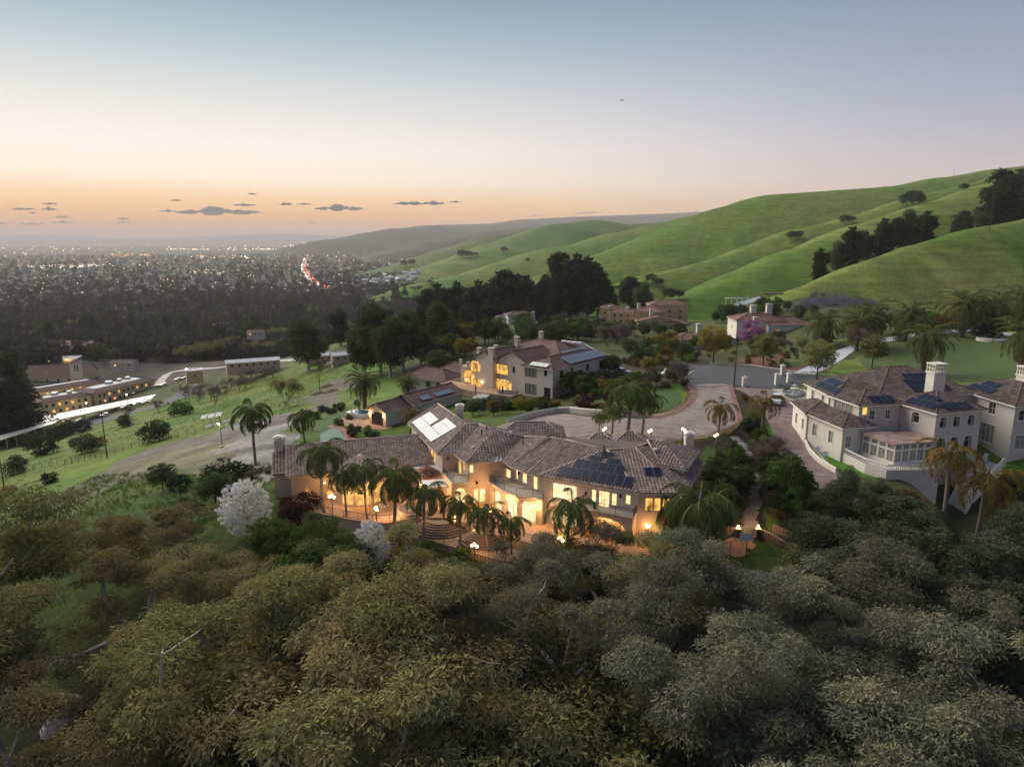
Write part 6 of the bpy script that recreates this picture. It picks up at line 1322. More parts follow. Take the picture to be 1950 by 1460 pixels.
i0, i1, i2 = s0.lerp(s3, .06), s1 + (s3 - s1) * .06, s2 + (s0 - s2) * .05; glazed(i0, i1, 4); glazed(i1, i2, 5)
tb_ = [P(1600, 862, FZ), P(1648, 886, FZ), P(1688, 898, FZ), P(1752, 897, FZ), P(1790, 893, FZ)]
mb = MB(); mb.prism([(p.x, p.y) for p in tb_] + [(s2.x + 1, s2.y + 3), (s0.x + 1, s0.y + 2)], -3.5, FZ); mb.build('sunroom_terrace', 'stucco_white', WH)
def balustrade(name, pts, label, h=.95, parent=None):
    pts = [Vector(p) for p in pts]; root = parent or thing(name, label, 'balustrade', pts[0], world=True)
    t = MB(); t.tube([p + Vector((0, 0, h)) for p in pts], .12, 4); hd = t.build('hand_rail' if not parent else 'balustrade', 'stone_white', root); tgt = root if not parent else hd
    t = MB(); t.tube([p + Vector((0, 0, .08)) for p in pts], .12, 4); t.build('base_rail', 'stone_white', tgt); bl = MB()
    for a, c_ in zip(pts[:-1], pts[1:]):
        n = max(1, int((c_ - a).length / .32))
        for i in range(n): q = a.lerp(c_, (i + .5) / n); bl.lathe([(.05, .1), (.1, .35), (.05, .6), (.07, h - .05)], 6, q)
    bo = bl.build('balusters', 'stone_white', tgt); bo['kind'] = 'stuff'
    for p in (pts[0], pts[-1]): t = MB(); t.box(p.x - .2, p.y - .2, p.z - .3, p.x + .2, p.y + .2, p.z + h + .12); t.build('newel', 'stone_white', tgt)
    return root
balustrade('balustrade', [p + Vector((.1, .15, 0)) for p in tb_], '', parent=WH)
# double garden stair
ga, gb, gc = P(1893, 880, FZ - .2), P(1838, 935, -1.6), G(1822, 968); ST = thing('garden_stair', 'white stone garden stair with balustrades turning down to the lawn', 'stairs', gc, world=True)
def flight(a, c_, n, wd):
    d = Vector((c_.x - a.x, c_.y - a.y)); ln = d.length; d /= ln; nn_ = Vector((-d.y, d.x))
    for i in range(n):
        q = Vector((a.x, a.y)) + d * ln * i / n; z = a.z + (c_.z - a.z) * (i + .5) / n; b = MB(); b.prism([tuple(q + nn_ * wd), tuple(q - nn_ * wd), tuple(q - nn_ * wd + d * ln / n * 1.05), tuple(q + nn_ * wd + d * ln / n * 1.05)], z - 1.6, z); b.build('step', 'stone_white', ST)
    for s in (-1, 1): balustrade('', [a + Vector((nn_.x, nn_.y, 0)) * wd * s, c_ + Vector((nn_.x, nn_.y, 0)) * wd * s], '', parent=ST)
flight(ga, gb, 16, 1.3); flight(gb, gc, 14, 1.2)
block_row('planter_wall', smoothline([(*p, 0) for p in gp([(1532, 838), (1540, 860), (1560, 882), (1592, 902)])], 3), .8, 'curved white planter wall beside the mauve drive', 'stucco_white', .25, 'stone_white')
for px_, py_ in ((1563, 858), (1556, 866), (1570, 876), (1568, 862)):
    p = G(px_, py_); r_ = thing('satellite_dish', 'grey satellite dish on the planter beside the pale mansion', 'dish', p, group='dishes beside the pale mansion'); b = MB(); b.tube([(0, 0, 0), (0, 0, 1.0)], .04, 5); b.build('mast', 'galv', r_); b = MB(); b.lathe([(.04, 0), (.3, .05), (.45, .14)], 12)
    o = b.build('reflector', 'galv', r_); o.location = (0, 0, 1.05); o.rotation_euler = (1.0, 0, -.6)
# fountain and gate pillars at the cul-de-sac
p = G(1512, 751); FT = thing('fountain', 'tiered white stone fountain in a round hedge bed', 'fountain', p); b = MB(); b.lathe([(2.0, -.2), (2.0, .4), (1.75, .4), (1.7, .25), (.3, .25)], 24); b.build('basin', 'stone_white', FT)
b = MB(); b.lathe([(.3, .2), (.2, .5), (.16, 1.2), (.9, 1.35), (.85, 1.42), (.14, 1.3), (.12, 1.9), (.5, 2.0), (.46, 2.06), (.08, 1.95), (.1, 2.4), (.02, 2.6)], 16); b.build('pedestal', 'stone_white', FT)
b = MB(); b.lathe([(1.7, .33), (.2, .34)], 24); b.build('water', 'pool_water', FT)
for px_, py_, h, lb in ((1479, 733, 2.4, 'stone gate pillar at the mouth of the pale lane beside the fountain'), (1490, 715, 2.4, 'stone gate pillar at the far side of the pale lane'), (1502, 728, 2.0, 'stone gate pillar with hedge behind it'), (1417, 736, 2.0, 'stone mailbox pillar at the drive corner'), (1270, 718, 2.0, 'stone pillar beside the parked car hedge')):
    p = G(px_, py_); r_ = thing('stone_pillar', lb, 'pillar', p); b = MB(); b.box(-.45, -.45, -.3, .45, .45, h); b.build('shaft', 'stone_white', r_); b = MB(); b.box(-.55, -.55, h, .55, .55, h + .15); b.lathe([(.1, h + .15), (.22, h + .3), (.05, h + .55)], 8); b.build('cap', 'stone_white', r_)

# ------------------------------------------------------------------ houses farther up the road
def far_house(name, label, parts, wallm, roofm, pane='glass_dark', lit=()):
    p = PD(*parts[0][0]); root = thing(name, label, 'house', p, world=True)
    for i, (pp, ang, wd, dp, h, rh, kind, nw) in enumerate(parts):
        c = PD(*pp); z0 = c.z; wins = rowwins(wd, z0 + .9, z0 + 2.5, nw, pane, 1.4, 'f', 2, lit=lit)
        if h > 5: wins += rowwins(wd, z0 + 3.9, z0 + 5.4, nw, pane, 1.4, 'f', 2)
        wins += rowwins(dp, z0 + .9, z0 + 2.5, max(1, nw // 2), pane, 1.3, 'l', 2)
        block(root, c, ang, wd, dp, z0 - 3, z0 + h, rh, wallm, roofm, kind, wins=wins, frame='trim_white', cap='ridge_dark', rv=.12)
    return root
YH = far_house('yellow_mansion', 'large golden stucco mansion with red-brown roofs at the foot of the hill', [((1141, 612, 372), -.25, 10, 12, 7.2, 2, 'hip', 2), ((1160, 617, 366), -.1, 16, 12, 6.4, 1.8, 'hip', 4), ((1207, 622, 356), -.35, 14, 14, 8.2, 2.8, 'hip', 2), ((1214, 628, 342), -.1, 20, 14, 4.2, 2.4, 'gable_w', 3), ((1262, 632, 338), .1, 14, 12, 4.0, 2.0, 'hip', 2), ((1240, 610, 372), .05, 20, 12, 8.5, 2.2, 'hip', 3)], 'stucco_gold', 'tile_red')
for px_, pyt, D in ((1161, 582, 372), (1196, 584, 370), (1216, 577, 372), (1240, 588, 350)): p = PD(px_, 600, D); chimney(YH, p.x, p.y, p.z - 6, PD(px_, pyt, D).z, 1.6, 1.3, 'stone_white', 'stone_white')
HC = far_house('hacienda', 'white single-storey hacienda with red roof and arched door behind the golden tree', [((1282, 664, 258), -.15, 14, 12, 3.6, 2.2, 'hip', 2), ((1352, 668, 262), .0, 11, 12, 4.0, 1.8, 'gable_w', 1)], 'stucco_white', 'tile_red')
p = PD(1330, 640, 262); chimney(HC, p.x, p.y, p.z - 4, PD(1330, 616, 262).z, 1.8, 1.4, 'stone_white', 'stone_white')
HR = far_house('red_roof_house', 'white house with broad red hip roofs and three chimneys below the lavender slope', [((1402, 634, 272), -.05, 19, 14, 5.0, 2.8, 'hip', 2), ((1462, 640, 268), .05, 19, 13, 4.4, 2.4, 'hip', 3)], 'stucco_white', 'tile_red', lit=('lit_orange',))
for px_, pyt in ((1433, 581), (1463, 578)): p = PD(px_, 605, 278); chimney(HR, p.x, p.y, p.z - 4, PD(px_, pyt, 278).z, 2.2, 1.6, 'stone_white', 'stone_white')
p = PD(1437, 630, 268); chimney(HR, p.x, p.y, p.z - 4, PD(1437, 603, 268).z, 1.7, 1.4, 'stucco_white', 'stone_white')
SH = far_house('hillside_villa', 'grey villa with brown roof against the dark eucalyptus grove', [((942, 622, 402), -.1, 14, 12, 5, 2, 'hip', 3), ((968, 622, 396), .25, 16, 10, 6.5, 2, 'hip', 3)], 'stucco_grey', 'tile_dark')
for px_, pyt in ((963, 597), (1015, 593)): p = PD(px_, 612, 405); chimney(SH, p.x, p.y, p.z - 3, PD(px_, pyt, 405).z, 1.8, 1.4, 'stone_white', 'stone_white')
RH = far_house('ranch_house', 'low house with panel-covered pale roof among trees', [((812, 640, 380), -.1, 20, 12, 3.5, 2.6, 'hip', 3)], 'stucco_grey', 'tile_dark')
c = PD(812, 640, 380); slope_panels(KIDS[RH.name][-1], (c.x, c.y), -.1, 20, 12, c.z + 3.5, 2.6, 'f', 6, .8, 8, 2, 'panel_sky_sheen')
# white trellis and lath house on the slope
p = PD(1382, 582, 330); TR = thing('white_trellis', 'white garden trellis pavilion on the green slope', 'pavilion', p, world=True)
for i in range(5): b = MB(); b.box(p.x + i * 2.6 - .12, p.y - .1, p.z - 2, p.x + i * 2.6 + .12, p.y + .1, p.z + 3.6); b.build('post', 'trim_white', TR)
for i in range(3): b = MB(); b.box(p.x - .5, p.y - 1 + i * .9, p.z + 3.4 + .1 * i, p.x + 11, p.y - .8 + i * .9, p.z + 3.7 + .1 * i); b.build('beam', 'trim_white', TR)
drape('white_ramp', strip(smoothline([(*q, 0) for q in gp([(1384, 590), (1412, 578), (1450, 568)])], 4), 5), 'concrete_blue', .2, 3)
p = PD(1454, 570, 335); PV = thing('red_pavilion', 'open garden pavilion with flat red roof on the slope', 'pavilion', p, world=True)
for i in range(4): b = MB(); b.box(p.x + i * 2.8 - .15, p.y - .15, p.z - 2, p.x + i * 2.8 + .15, p.y + .15, p.z + 2.6); b.build('post', 'stucco_gold', PV)
b = MB(); b.box(p.x - .8, p.y - 1, p.z + 2.6, p.x + 9.4, p.y + 4, p.z + 3.0); b.build('roof', 'tile_red', PV)

# ------------------------------------------------------------------ the two-storey institute in the valley
ZI = -60.0
IB = thing('institute_building', 'long two-storey cream building with maroon roof rim and white flat roofs', 'building', (-255, 380, ZI), world=True)
def mansard(c, ang, wd, dp, h, wins, inset=4.0, rh=1.9):
    U = Vector((math.cos(ang), math.sin(ang), 0)); W = Vector((-U.y, U.x, 0)); c3 = Vector((c[0], c[1], 0)); block(IB, c, ang, wd, dp, ZI - 4, ZI + h, 0, 'stucco_yellow', None, wins=wins, frame='trim_tan', rv=.15)
    o = [c3 - U * .7 - W * .7, c3 + U * (wd + .7) - W * .7, c3 + U * (wd + .7) + W * (dp + .7), c3 - U * .7 + W * (dp + .7)]; k = [c3 + U * inset + W * inset, c3 + U * (wd - inset) + W * inset, c3 + U * (wd - inset) + W * (dp - inset), c3 + U * inset + W * (dp - inset)]
    o = [v + Vector((0, 0, ZI + h)) for v in o]; k = [v + Vector((0, 0, ZI + h + rh)) for v in k]
    ro = roof(IB, [[o[i], o[(i + 1) % 4], k[(i + 1) % 4], k[i]] for i in range(4)], 'tile_brown', [(o[i], k[i]) for i in range(4)], cap='ridge_dark')
    b = MB(); b.poly([v - Vector((0, 0, .35)) for v in k]); b.build('flat_roof', 'white_flat_roof', ro); return ro
def twostor(w, n, face, lits): return [x for i in range(n) for x in (((face, 1.5 + (w - 3) * (i + .5) / n - .8, 1.5 + (w - 3) * (i + .5) / n + .8, ZI + 1.0, ZI + 2.8, lits[(i * 7 + 1) % len(lits)], 1, 1, 0)), ((face, 1.5 + (w - 3) * (i + .5) / n - .8, 1.5 + (w - 3) * (i + .5) / n + .8, ZI + 4.6, ZI + 6.4, lits[(i * 5) % len(lits)], 1, 1, 0)))]
lt_ = ['glass_dark', 'glass_dark', 'lit_gold', 'glass_dark', 'lit_amber', 'glass_dark']
q0, q1 = P(79, 794, ZI), P(176, 776, ZI); an1 = math.atan2(q1.y - q0.y, q1.x - q0.x); w1_ = (q1 - q0).length
m1 = mansard(q0, an1, w1_, 17, 7.6, twostor(w1_, 7, 'f', lt_) + twostor(17, 3, 'l', ['glass_dark']))
q2, q3 = P(183, 773, ZI), P(296, 745, ZI); an2 = math.atan2(q3.y - q2.y, q3.x - q2.x); w2_ = (q3 - q2).length
m2 = mansard(q2, an2, w2_, 18, 7.6, twostor(w2_, 12, 'f', lt_))
q4 = Vector((q0.x, q0.y)) + Vector((-math.sin(an1), math.cos(an1))) * 34; m3 = mansard(q4, an1 + .05, 50, 14, 7.4, twostor(50, 10, 'f', ['lit_gold', 'glass_dark', 'lit_amber']))
for (x, y), s in (((q0.x - 2, q0.y + 16), 1.4), ((q0.x + 4, q0.y + 20), 1.0), ((q2.x - 4, q2.y + 22), 1.6), ((q2.x - 2, q2.y + 30), 1.1), ((q2.x, q2.y + 36), 1.2)): b = MB(); b.box(x - s, y - s, ZI + 9, x + s, y + s, ZI + 10.6); b.build('rooftop_unit', 'galv', IB)
tw = PD(147, 735, 440); b = MB()
TW = block(IB, (tw.x - 3, tw.y), .6, 6.5, 6.5, ZI - 2, PD(147, 692, 440).z, 1.6, 'stucco_white', 'tile_brown', 'hip', wins=[('f', 2.2, 2.9, PD(147, 708, 440).z, PD(147, 696, 440).z, 'glass_dark', 1, 1, 0), ('f', 3.6, 4.3, PD(147, 708, 440).z, PD(147, 696, 440).z, 'glass_dark', 1, 1, 0)], rv=.12)
CB = thing('chapel_hall', 'hall with broad brown pitched roof behind the institute', 'building', PD(60, 730, 470), world=True); c = PD(35, 735, 455); block(CB, c, .25, 42, 24, c.z - 6, c.z + 5, 7, 'stucco_yellow', 'tile_brown', 'gable_u', wins=rowwins(42, c.z + 1, c.z + 3.4, 6, 'glass_dark'))
c = PD(55, 672, 560); TB = thing('red_field_barn', 'long low building with broad red-brown roof and warm lamps', 'building', c, world=True); block(TB, c, -.1, 50, 26, c.z - 5, c.z + 4, 5, 'stucco_gold', 'tile_red', 'gable_u', wins=rowwins(50, c.z + .8, c.z + 2.8, 6, 'lit_amber'))
c = PD(48, 698, 520); WB = thing('white_shed', 'long white flat-roofed shed with lamps along its wall', 'building', c, world=True); block(WB, c, .25, 36, 12, c.z - 4, c.z + 5, .6, 'stucco_white', 'white_flat_roof', 'shed', wins=rowwins(36, c.z + 1, c.z + 3, 5, 'glass_dark'))
for i in range(3): p = c + Vector((3 + i * 13, -.8 + i * 3.2, 4.6)); b = MB(); b.lathe([(.05, -.2), (.3, 0), (.05, .25)], 6, p); b.build('wall_lamp', 'globe', WB); glow(WB, p + Vector((.3, -1, 0)), 500)
# solar car-park canopies, lit by tall lamps
def canopy(name, pix, label, z, th=.35):
    pts = [P(a, b_, z) for a, b_ in pix]; root = thing(name, label, 'canopy', (pts[0].x, pts[0].y, z - 4), world=True); b = MB(); b.prism([(p.x, p.y) for p in pts], z, z + th); b.build('roof_deck', 'canopy_top', root)
    a, d_ = pts[0].lerp(pts[-1], .5), pts[1].lerp(pts[2], .5)
    for i in range(9): q = a.lerp(d_, (i + .5) / 9); b = MB(); b.box(q.x - .2, q.y - .2, Hs(q.x, q.y) - .5, q.x + .2, q.y + .2, z); b.build('post', 'trim_tan', root)
    return root, pts
cp1, pts1 = canopy('parking_canopy', [(-60, 822), (325, 746), (334, 750), (220, 776), (-60, 838)], 'long pale parking canopy in front of the institute', ZI + 4.5)
cp2, pts2 = canopy('parking_canopy', [(-60, 846), (112, 800), (105, 806), (-60, 858)], 'shorter bright parking canopy below the long one', ZI + 7.5)
for px_, py_ in ((98, 778), (164, 768), (241, 752), (355, 703), (4, 792)):
    p = PD(px_, py_, 395 - (98 - px_) * -.28); g = Hs(p.x, p.y); r_ = thing('car_park_lamp', 'tall car-park lamp post shining near the parking canopy', 'lamp', (p.x, p.y, g), group='car park lamps by the institute'); h = p.z - g
    b = MB(); b.tube([(0, 0, 0), (0, 0, h)], .1, 6); b.build('post', 'dark_metal', r_); b = MB(); b.lathe([(.1, h), (.45, h + .15), (.4, h + .4), (.1, h + .5)], 8); b.build('globe', 'globe', r_); glow(r_, (.5, -1.2, h - .1), 1000, (1, .78, .48), .4)
drape('car_park', [(p.x, p.y) for p in gp([(-40, 850), (100, 815), (300, 770), (345, 745), (375, 730), (385, 742), (330, 768), (110, 830), (-40, 866)])], 'asphalt', .15, 4)
drape('access_road', strip(smoothline([(*p, 0) for p in gp([(300, 735), (320, 712), (350, 705), (420, 700), (470, 692), (560, 685), (668, 688)])], 5), 6), 'concrete', .15, 4)
BX = far_house('brick_kiosk', 'small flat brown box building lit by a lamp at the meadow edge', [((356, 722, 405), .5, 9, 9, 5.0, .3, 'hip', 1)], 'stucco_gold', 'white_flat_roof')
for nm, lb, pp, wd, dp in (('long_barn', 'long low pink barn with pale roof above the meadow', (432, 703, 395), 30, 9), ('long_barn', 'low pink barn behind the big meadow eucalyptus', (590, 690, 385), 22, 9), ('field_shed', 'small pinkish shed at the end of the meadow track', (634, 690, 350), 12, 7)):
    c = PD(*pp); r_ = thing(nm, lb, 'barn', c, world=True); block(r_, c, .45, wd, dp, c.z - 4, c.z + 3.4, 1.5, 'stucco_peach', 'white_flat_roof', 'gable_u', wins=rowwins(wd, c.z + 1, c.z + 2.4, int(wd / 4), 'glass_dark', 1.2), rv=.1)
for pp, wd, lb in (((0 + 210, 700, 480), 16, 'cottage with lit window beside the institute road'), ((168, 658, 640), 18, 'dark-roofed cottage among the palms with one lit window'), ((640, 640, 520), 16, 'blue-grey roofed cottage among dark trees'), ((470, 640, 600), 14, 'cottage in the trees beyond the meadow')):
    far_house('cottage', lb, [(pp, .1, wd, 9, 3.2, 2, 'gable_u', 3)], 'stucco_grey', 'tile_dark', 'glass_dark', lit=('lit_amber',))
# ------------------------------------------------------------------ planting
random.seed(7)
# near eucalyptus wood below the terrace
NEAR = [(800, 1046, 60, 0), (660, 1150, 53, 3), (900, 1150, 54, 1), (430, 1048, 66, 1), (1130, 1064, 60, 2), (1225, 1042, 65, 1), (1445, 1060, 60, 2), (1335, 1125, 54, 2), (1690, 1108, 58, 4), (1868, 1185, 52, 4),
        (240, 1012, 68, 0), (42, 962, 66, 3), (520, 1275, 46, 1), (1640, 1275, 46, 2), (1780, 1310, 44, 4),
        (850, 1375, 40, 1), (1580, 1385, 40, 2), (1920, 1330, 43, 4), (1950, 1440, 37, 2), (10, 1160, 55, 0)]
KIND = {0: 'brown-tipped', 1: 'tawny', 2: 'grey-green', 3: 'olive', 4: 'pale green'}
OWN = {(800, 1046): 'brown-tipped eucalyptus crown just below the curved block wall', (1445, 1060): 'grey-green eucalyptus standing over the ball court', (1225, 1042): 'tawny eucalyptus crown below the balcony arch', (240, 1012): 'brown-tipped eucalyptus at the top of the wood by the grassy bank', (42, 962): 'olive eucalyptus above the end of the narrow foot track', (430, 1048): 'tawny eucalyptus crown below the large white blossom tree',
       (1130, 1064): 'grey-green eucalyptus below the terrace corner lamp', (1690, 1108): 'pale green leaning eucalyptus in front of the dark screening trees', (900, 1150): 'tawny eucalyptus below the patio chairs and railing', (1335, 1125): 'grey-green eucalyptus below the two slim lawn palms'}
for i, (px_, py_, D, k) in enumerate(NEAR):
    lb = OWN.get((px_, py_), KIND[k] + ' eucalyptus with pale limbs deep in the wood below the terrace')
    putpx(EUC[k], px_, py_, D, label=lb, group=KIND[k] + ' eucalyptus of the near wood', wide=1.2 + .3 * random.random())
under = []
for i in range(26):
    x = -45 + 90 * (i + random.random()) / 26; y = 44 + 17 * random.random(); put(OAK[random.choice((0, 1, 2))], x, y, s=.55 + .4 * random.random(), label='dark undergrowth tree between the near eucalyptus trunks', group='undergrowth trees of the near wood')
for px_, py_, D in ((1600, 905, 86), (1562, 962, 80), (1652, 925, 82), (1700, 945, 80), (1748, 962, 78), (1640, 1000, 74), (1705, 1040, 70), (1790, 1005, 74), (1850, 1020, 74), (1905, 1000, 76), (1947, 955, 80), (1930, 1080, 66), (1845, 1085, 67), (1765, 1075, 68), (1605, 1035, 71), (1560, 1040, 72), (1660, 1075, 66), (1890, 1130, 62), (1800, 1130, 62), (1545, 990, 77), (1620, 885, 88), (1585, 925, 84), (1675, 905, 85), (1725, 925, 83), (1770, 965, 80), (1690, 985, 76), (1740, 1010, 74), (1825, 1050, 71), (1880, 1045, 72), (1610, 975, 78)):
    putpx(random.choice(SCREEN), px_, py_, D, label='dense dark screening tree on the slope below the pale mansion', group='screening trees below the pale mansion', wide=1.35 + .4 * random.random())
for px_, py_, D, lb in ((522, 982, 76, 'bright green spreading tree next to the big white blossom tree'), (605, 980, 76, 'bright green spreading tree under the round bay terrace'), (650, 1010, 74, 'bright green spreading tree by the smaller blossom tree'), (570, 1035, 71, 'bright green spreading tree above the eucalyptus crowns')):
    putpx(GREENBIG[px_ % 2], px_, py_, D, label=lb, wide=1.1)
putpx(BLOSSOM[0], 462, 912, 83, label='large white blossom tree beside the low gabled wing', wide=1.25, rz=.4); putpx(BLOSSOM[0], 703, 990, 76, label='smaller white blossom tree by the straight steps', wide=.95, rz=2.2)
for px_, py_, D, pr, lb in ((405, 903, 98, SMALL['leaf_mid'], 'dark rounded tree on the bank beside the blossom tree'), (362, 955, 92, SMALL['leaf_dark'], 'dark shadowed tree below the rounded one'), (305, 884, 112, SMALL['leaf_mid'], 'round bush on the grassy bank'), (340, 905, 106, SMALL['leaf_dark'], 'spreading bush on the grassy bank'), (230, 985, 88, SMALL['leaf_lime'], 'small lime-green tree on the slope above the wood'), (430, 880, 106, BUSH['leaf_dark'], 'dark bush near the solar lamp bank'),
                            (500, 880, 100, BARE[1], 'bare shrubby tree at the corner of the low gabled wing'), (570, 945, 88, BUSH['leaf_purple'], 'purple shrub at the foot of the low gabled wing'), (470, 885, 112, BUSH['leaf_mid'], 'grey-green bush behind the tall palm'), (620, 1055, 72, OAK[1], 'dark tree under the spreading green trees'), (440, 1010, 86, OAK[1], 'dark tree below the big blossom tree'), (270, 1000, 84, OAK[0], 'green tree at the top of the wood on the bank')):
    putpx(pr, px_, py_, D, label=lb, wide=1.2)
for px_, py_, D, pr, lb in ((760, 1045, 77, BUSH['leaf_yellow'], 'yellow-green shrub beneath a terrace palm'), (815, 1030, 78, SMALL['leaf_green'], 'fresh green sapling against the lower railing'), (880, 1040, 77, SMALL['leaf_green'], 'fresh green sapling near the lamp below the railing'), (770, 1060, 74, SMALL['leaf_green'], 'green shrub between the blossom and eucalyptus'), (900, 1085, 71, BUSH['leaf_green'], 'green bush below the block retaining wall'), (1030, 1080, 74, BUSH['leaf_purple'], 'purple-leaved shrub below the terrace corner'), (1145, 1062, 75, BUSH['leaf_purple'], 'purple-leaved shrub on the lawn under the balcony'), (1160, 1060, 76, BUSH['leaf_purple'], 'purple-leaved shrub by the lawn edge'), (1580, 1050, 72, OAK[2], 'reddish undertree beside the screening trees')):
    putpx(pr, px_, py_, D, label=lb, wide=1.3)
# terrace palms
PALMS = [(617, 975, 836, 0.0, 'by the low gabled wing wall'), (700, 988, 870, 0.0, 'in front of the round bay'), (751, 1030, 878, -2.0, 'beside the single globe lamp'), (808, 1037, 912, -2.0, 'in front of the round curved steps'), (877, 1050, 938, -2.0, 'beside the arched porch'), (974, 1070, 972, -2.2, 'at the lower railing by the patio chairs'), (1075, 1076, 930, -2.4, 'at the terrace corner lamp'),
         (1236, 1046, 908, -2.4, 'before the amber windows'), (1322, 1125, 912, None, 'with a tall slim trunk beside the lawn'), (1338, 1085, 922, None, 'beside the tall slim one on the lawn'), (1290, 1060, 945, -2.4, 'against the corner of the mansion by the amber windows'), (487, 885, 760, None, 'alone on the bank beyond the low gabled wing'), (583, 862, 780, None, 'behind the low gabled wing roof'), (1360, 1000, 905, None, 'at the porch-roof end of the mansion'), (660, 984, 888, 0.0, 'between the lamp and the round bay'), (930, 1064, 952, -2.2, 'beside the smaller rounded steps'), (1305, 1098, 928, None, 'beside the lawn path lamp'), (1352, 1062, 925, None, 'behind the two slim ones on the lawn')]
for i, (a, b_, t_, z, lb) in enumerate(PALMS):
    g = P(a, b_, z) if z is not None else G(a, b_); tp = PD(a, t_, g.y).z; z0 = min(g.z, Hs(g.x, g.y) + .0) if z is not None and z < -.5 else g.z; put(QUEEN[i % 3], g.x, g.y, top=tp, z=z0, label='queen palm with drooping fronds ' + lb, wide=1.0)
for i, (a, b_, t_, lb) in enumerate([(1165, 838, 765, 'in the motor court island beside the slim one'), (1194, 838, 716, 'tallest in the motor court island'), (1222, 836, 745, 'at the end of the motor court island'), (1140, 832, 785, 'short one at the court lamp')]):
    g = PD(a, b_, 112); put(QUEEN[i % 3], g.x, g.y, top=PD(a, t_, 112).z, label='queen palm ' + lb, group=None, wide=1.35)
for a, b_, t_, D, lb in ((1366, 838, 754, 110, 'golden palm lit from below by the hedge lamp'), (1448, 838, 740, 117, 'golden palm between the drives'), (1800, 965, 830, 88, 'golden palm in front of the sunroom'), (1868, 968, 868, 88, 'golden palm beside the garden stair'), (780, 800, 770, 130, 'small golden palm beside the pool house'), (1152, 770, 715, 150, 'golden palm by the oval lawn')):
    g = PD(a, b_, D); put(GOLD[a % 2], g.x, g.y, top=PD(a, t_, D).z, label=lb)
for a, b_, t_, lb in ((695, 778, 708, 'date palm beside the pool house terrace'), (778, 755, 714, 'date palm behind the pool house'), (1562, 662, 594, 'date palm by the red-roofed house'), (1630, 668, 596, 'date palm over the pale lane'), (1655, 660, 578, 'date palm among the golden shrubs'), (1722, 650, 580, 'date palm at the lane edge'), (1755, 712, 620, 'date palm standing alone on the big lawn'), (1830, 642, 556, 'date palm by the hedge circle'), (1892, 640, 562, 'date palm at the lane end by clipped cones'), (1948, 705, 612, 'date palm on the big lawn edge'), (1940, 625, 550, 'date palm at the foot of the bare hill')):
    putb(DATE[a % 2], a, b_, t_, label=lb)
# garden planting: rows given as (kind, pixel base, height)
GR = {'leaf_green': 'green', 'leaf_mid': 'olive green', 'leaf_yellow': 'golden', 'leaf_rust': 'rust-coloured', 'leaf_purple': 'dark purple', 'leaf_lavender': 'grey lavender', 'leaf_dark': 'dark green', 'leaf_lime': 'lime', 'leaf_olive': 'olive'}
def scatter(pix, n, kinds, s0, s1, where, table=BUSH, what='shrub', seed=1, wide=1.0):
    rng = random.Random(seed); xs = [a for a, b_ in pix]; ys = [b_ for a, b_ in pix]; pts = []; poly = [(a, b_) for a, b_ in pix]
    while len(pts) < n:
        x, y = rng.uniform(min(xs), max(xs)), rng.uniform(min(ys), max(ys))
        if in_poly(np.array([x]), np.array([y]), poly)[0]: pts.append((x, y))
    for g in ground_hits(pts):
        k = rng.choice(kinds); nm = GR.get(k, k.replace('_', ' ')); sc_ = rng.uniform(s0, s1)
        put(table[k], g.x, g.y, s=sc_, z=g.z, label=f'{nm} {what} {where}', group=f'{nm} {what}s {where}', rz=rng.random() * 6.28, wide=wide * rng.uniform(.85, 1.25))
scatter([(1395, 850), (1420, 880), (1428, 930), (1408, 985), (1350, 960), (1345, 880)], 36, ['leaf_green', 'leaf_mid', 'leaf_dark', 'leaf_rust', 'leaf_mid', 'leaf_purple'], .5, 1.1, 'between the mansion and the flagstone path', seed=2)
scatter([(1415, 745), (1440, 790), (1470, 860), (1520, 940), (1500, 1000), (1450, 960), (1455, 900), (1420, 830)], 40, ['leaf_green', 'leaf_mid', 'leaf_yellow', 'leaf_rust', 'leaf_olive', 'leaf_dark'], .6, 1.2, 'on the strip between the path and the mauve drive', seed=3)
scatter([(1470, 900), (1520, 950), (1560, 1000), (1520, 1040), (1450, 1005), (1460, 950)], 10, ['leaf_green', 'leaf_mid', 'leaf_dark'], .6, .95, 'on the dark slope above the garden walls', SMALL, 'tree', 4)
scatter([(1075, 775), (1130, 735), (1200, 735), (1250, 700), (1310, 710), (1305, 740), (1240, 738), (1190, 765), (1130, 790)], 40, ['leaf_green', 'leaf_mid', 'leaf_dark', 'leaf_purple', 'leaf_yellow', 'leaf_olive'], .5, 1.1, 'around the oval lawn', seed=5)
scatter([(860, 782), (960, 782), (1050, 785), (1080, 770), (1000, 772), (900, 768)], 36, ['leaf_green', 'leaf_mid', 'leaf_dark', 'leaf_yellow', 'leaf_lavender'], .6, 1.2, 'in the beds below the villa', seed=6)
scatter([(1060, 745), (1100, 730), (1160, 705), (1180, 715), (1120, 760)], 12, ['leaf_mid', 'leaf_green', 'leaf_dark'], .9, 1.5, 'along the side wall of the villa', seed=7)
scatter([(1180, 690), (1250, 670), (1330, 672), (1330, 695), (1240, 705)], 26, ['leaf_mid', 'leaf_green', 'leaf_yellow', 'leaf_mid'], .8, 1.6, 'along the road by the parked cars', seed=8)
scatter([(1340, 680), (1420, 672), (1520, 668), (1560, 690), (1500, 700), (1400, 690)], 28, ['leaf_mid', 'leaf_yellow', 'leaf_rust', 'leaf_dark', 'leaf_olive'], .4, .9, 'on the bark bed above the cul-de-sac', seed=9)
scatter([(1180, 668), (1260, 655), (1330, 665), (1320, 685), (1200, 690)], 18, ['leaf_mid', 'leaf_yellow', 'leaf_green', 'leaf_mid'], .7, 1.2, 'between the villa and the hacienda', SMALL, 'tree', 10)
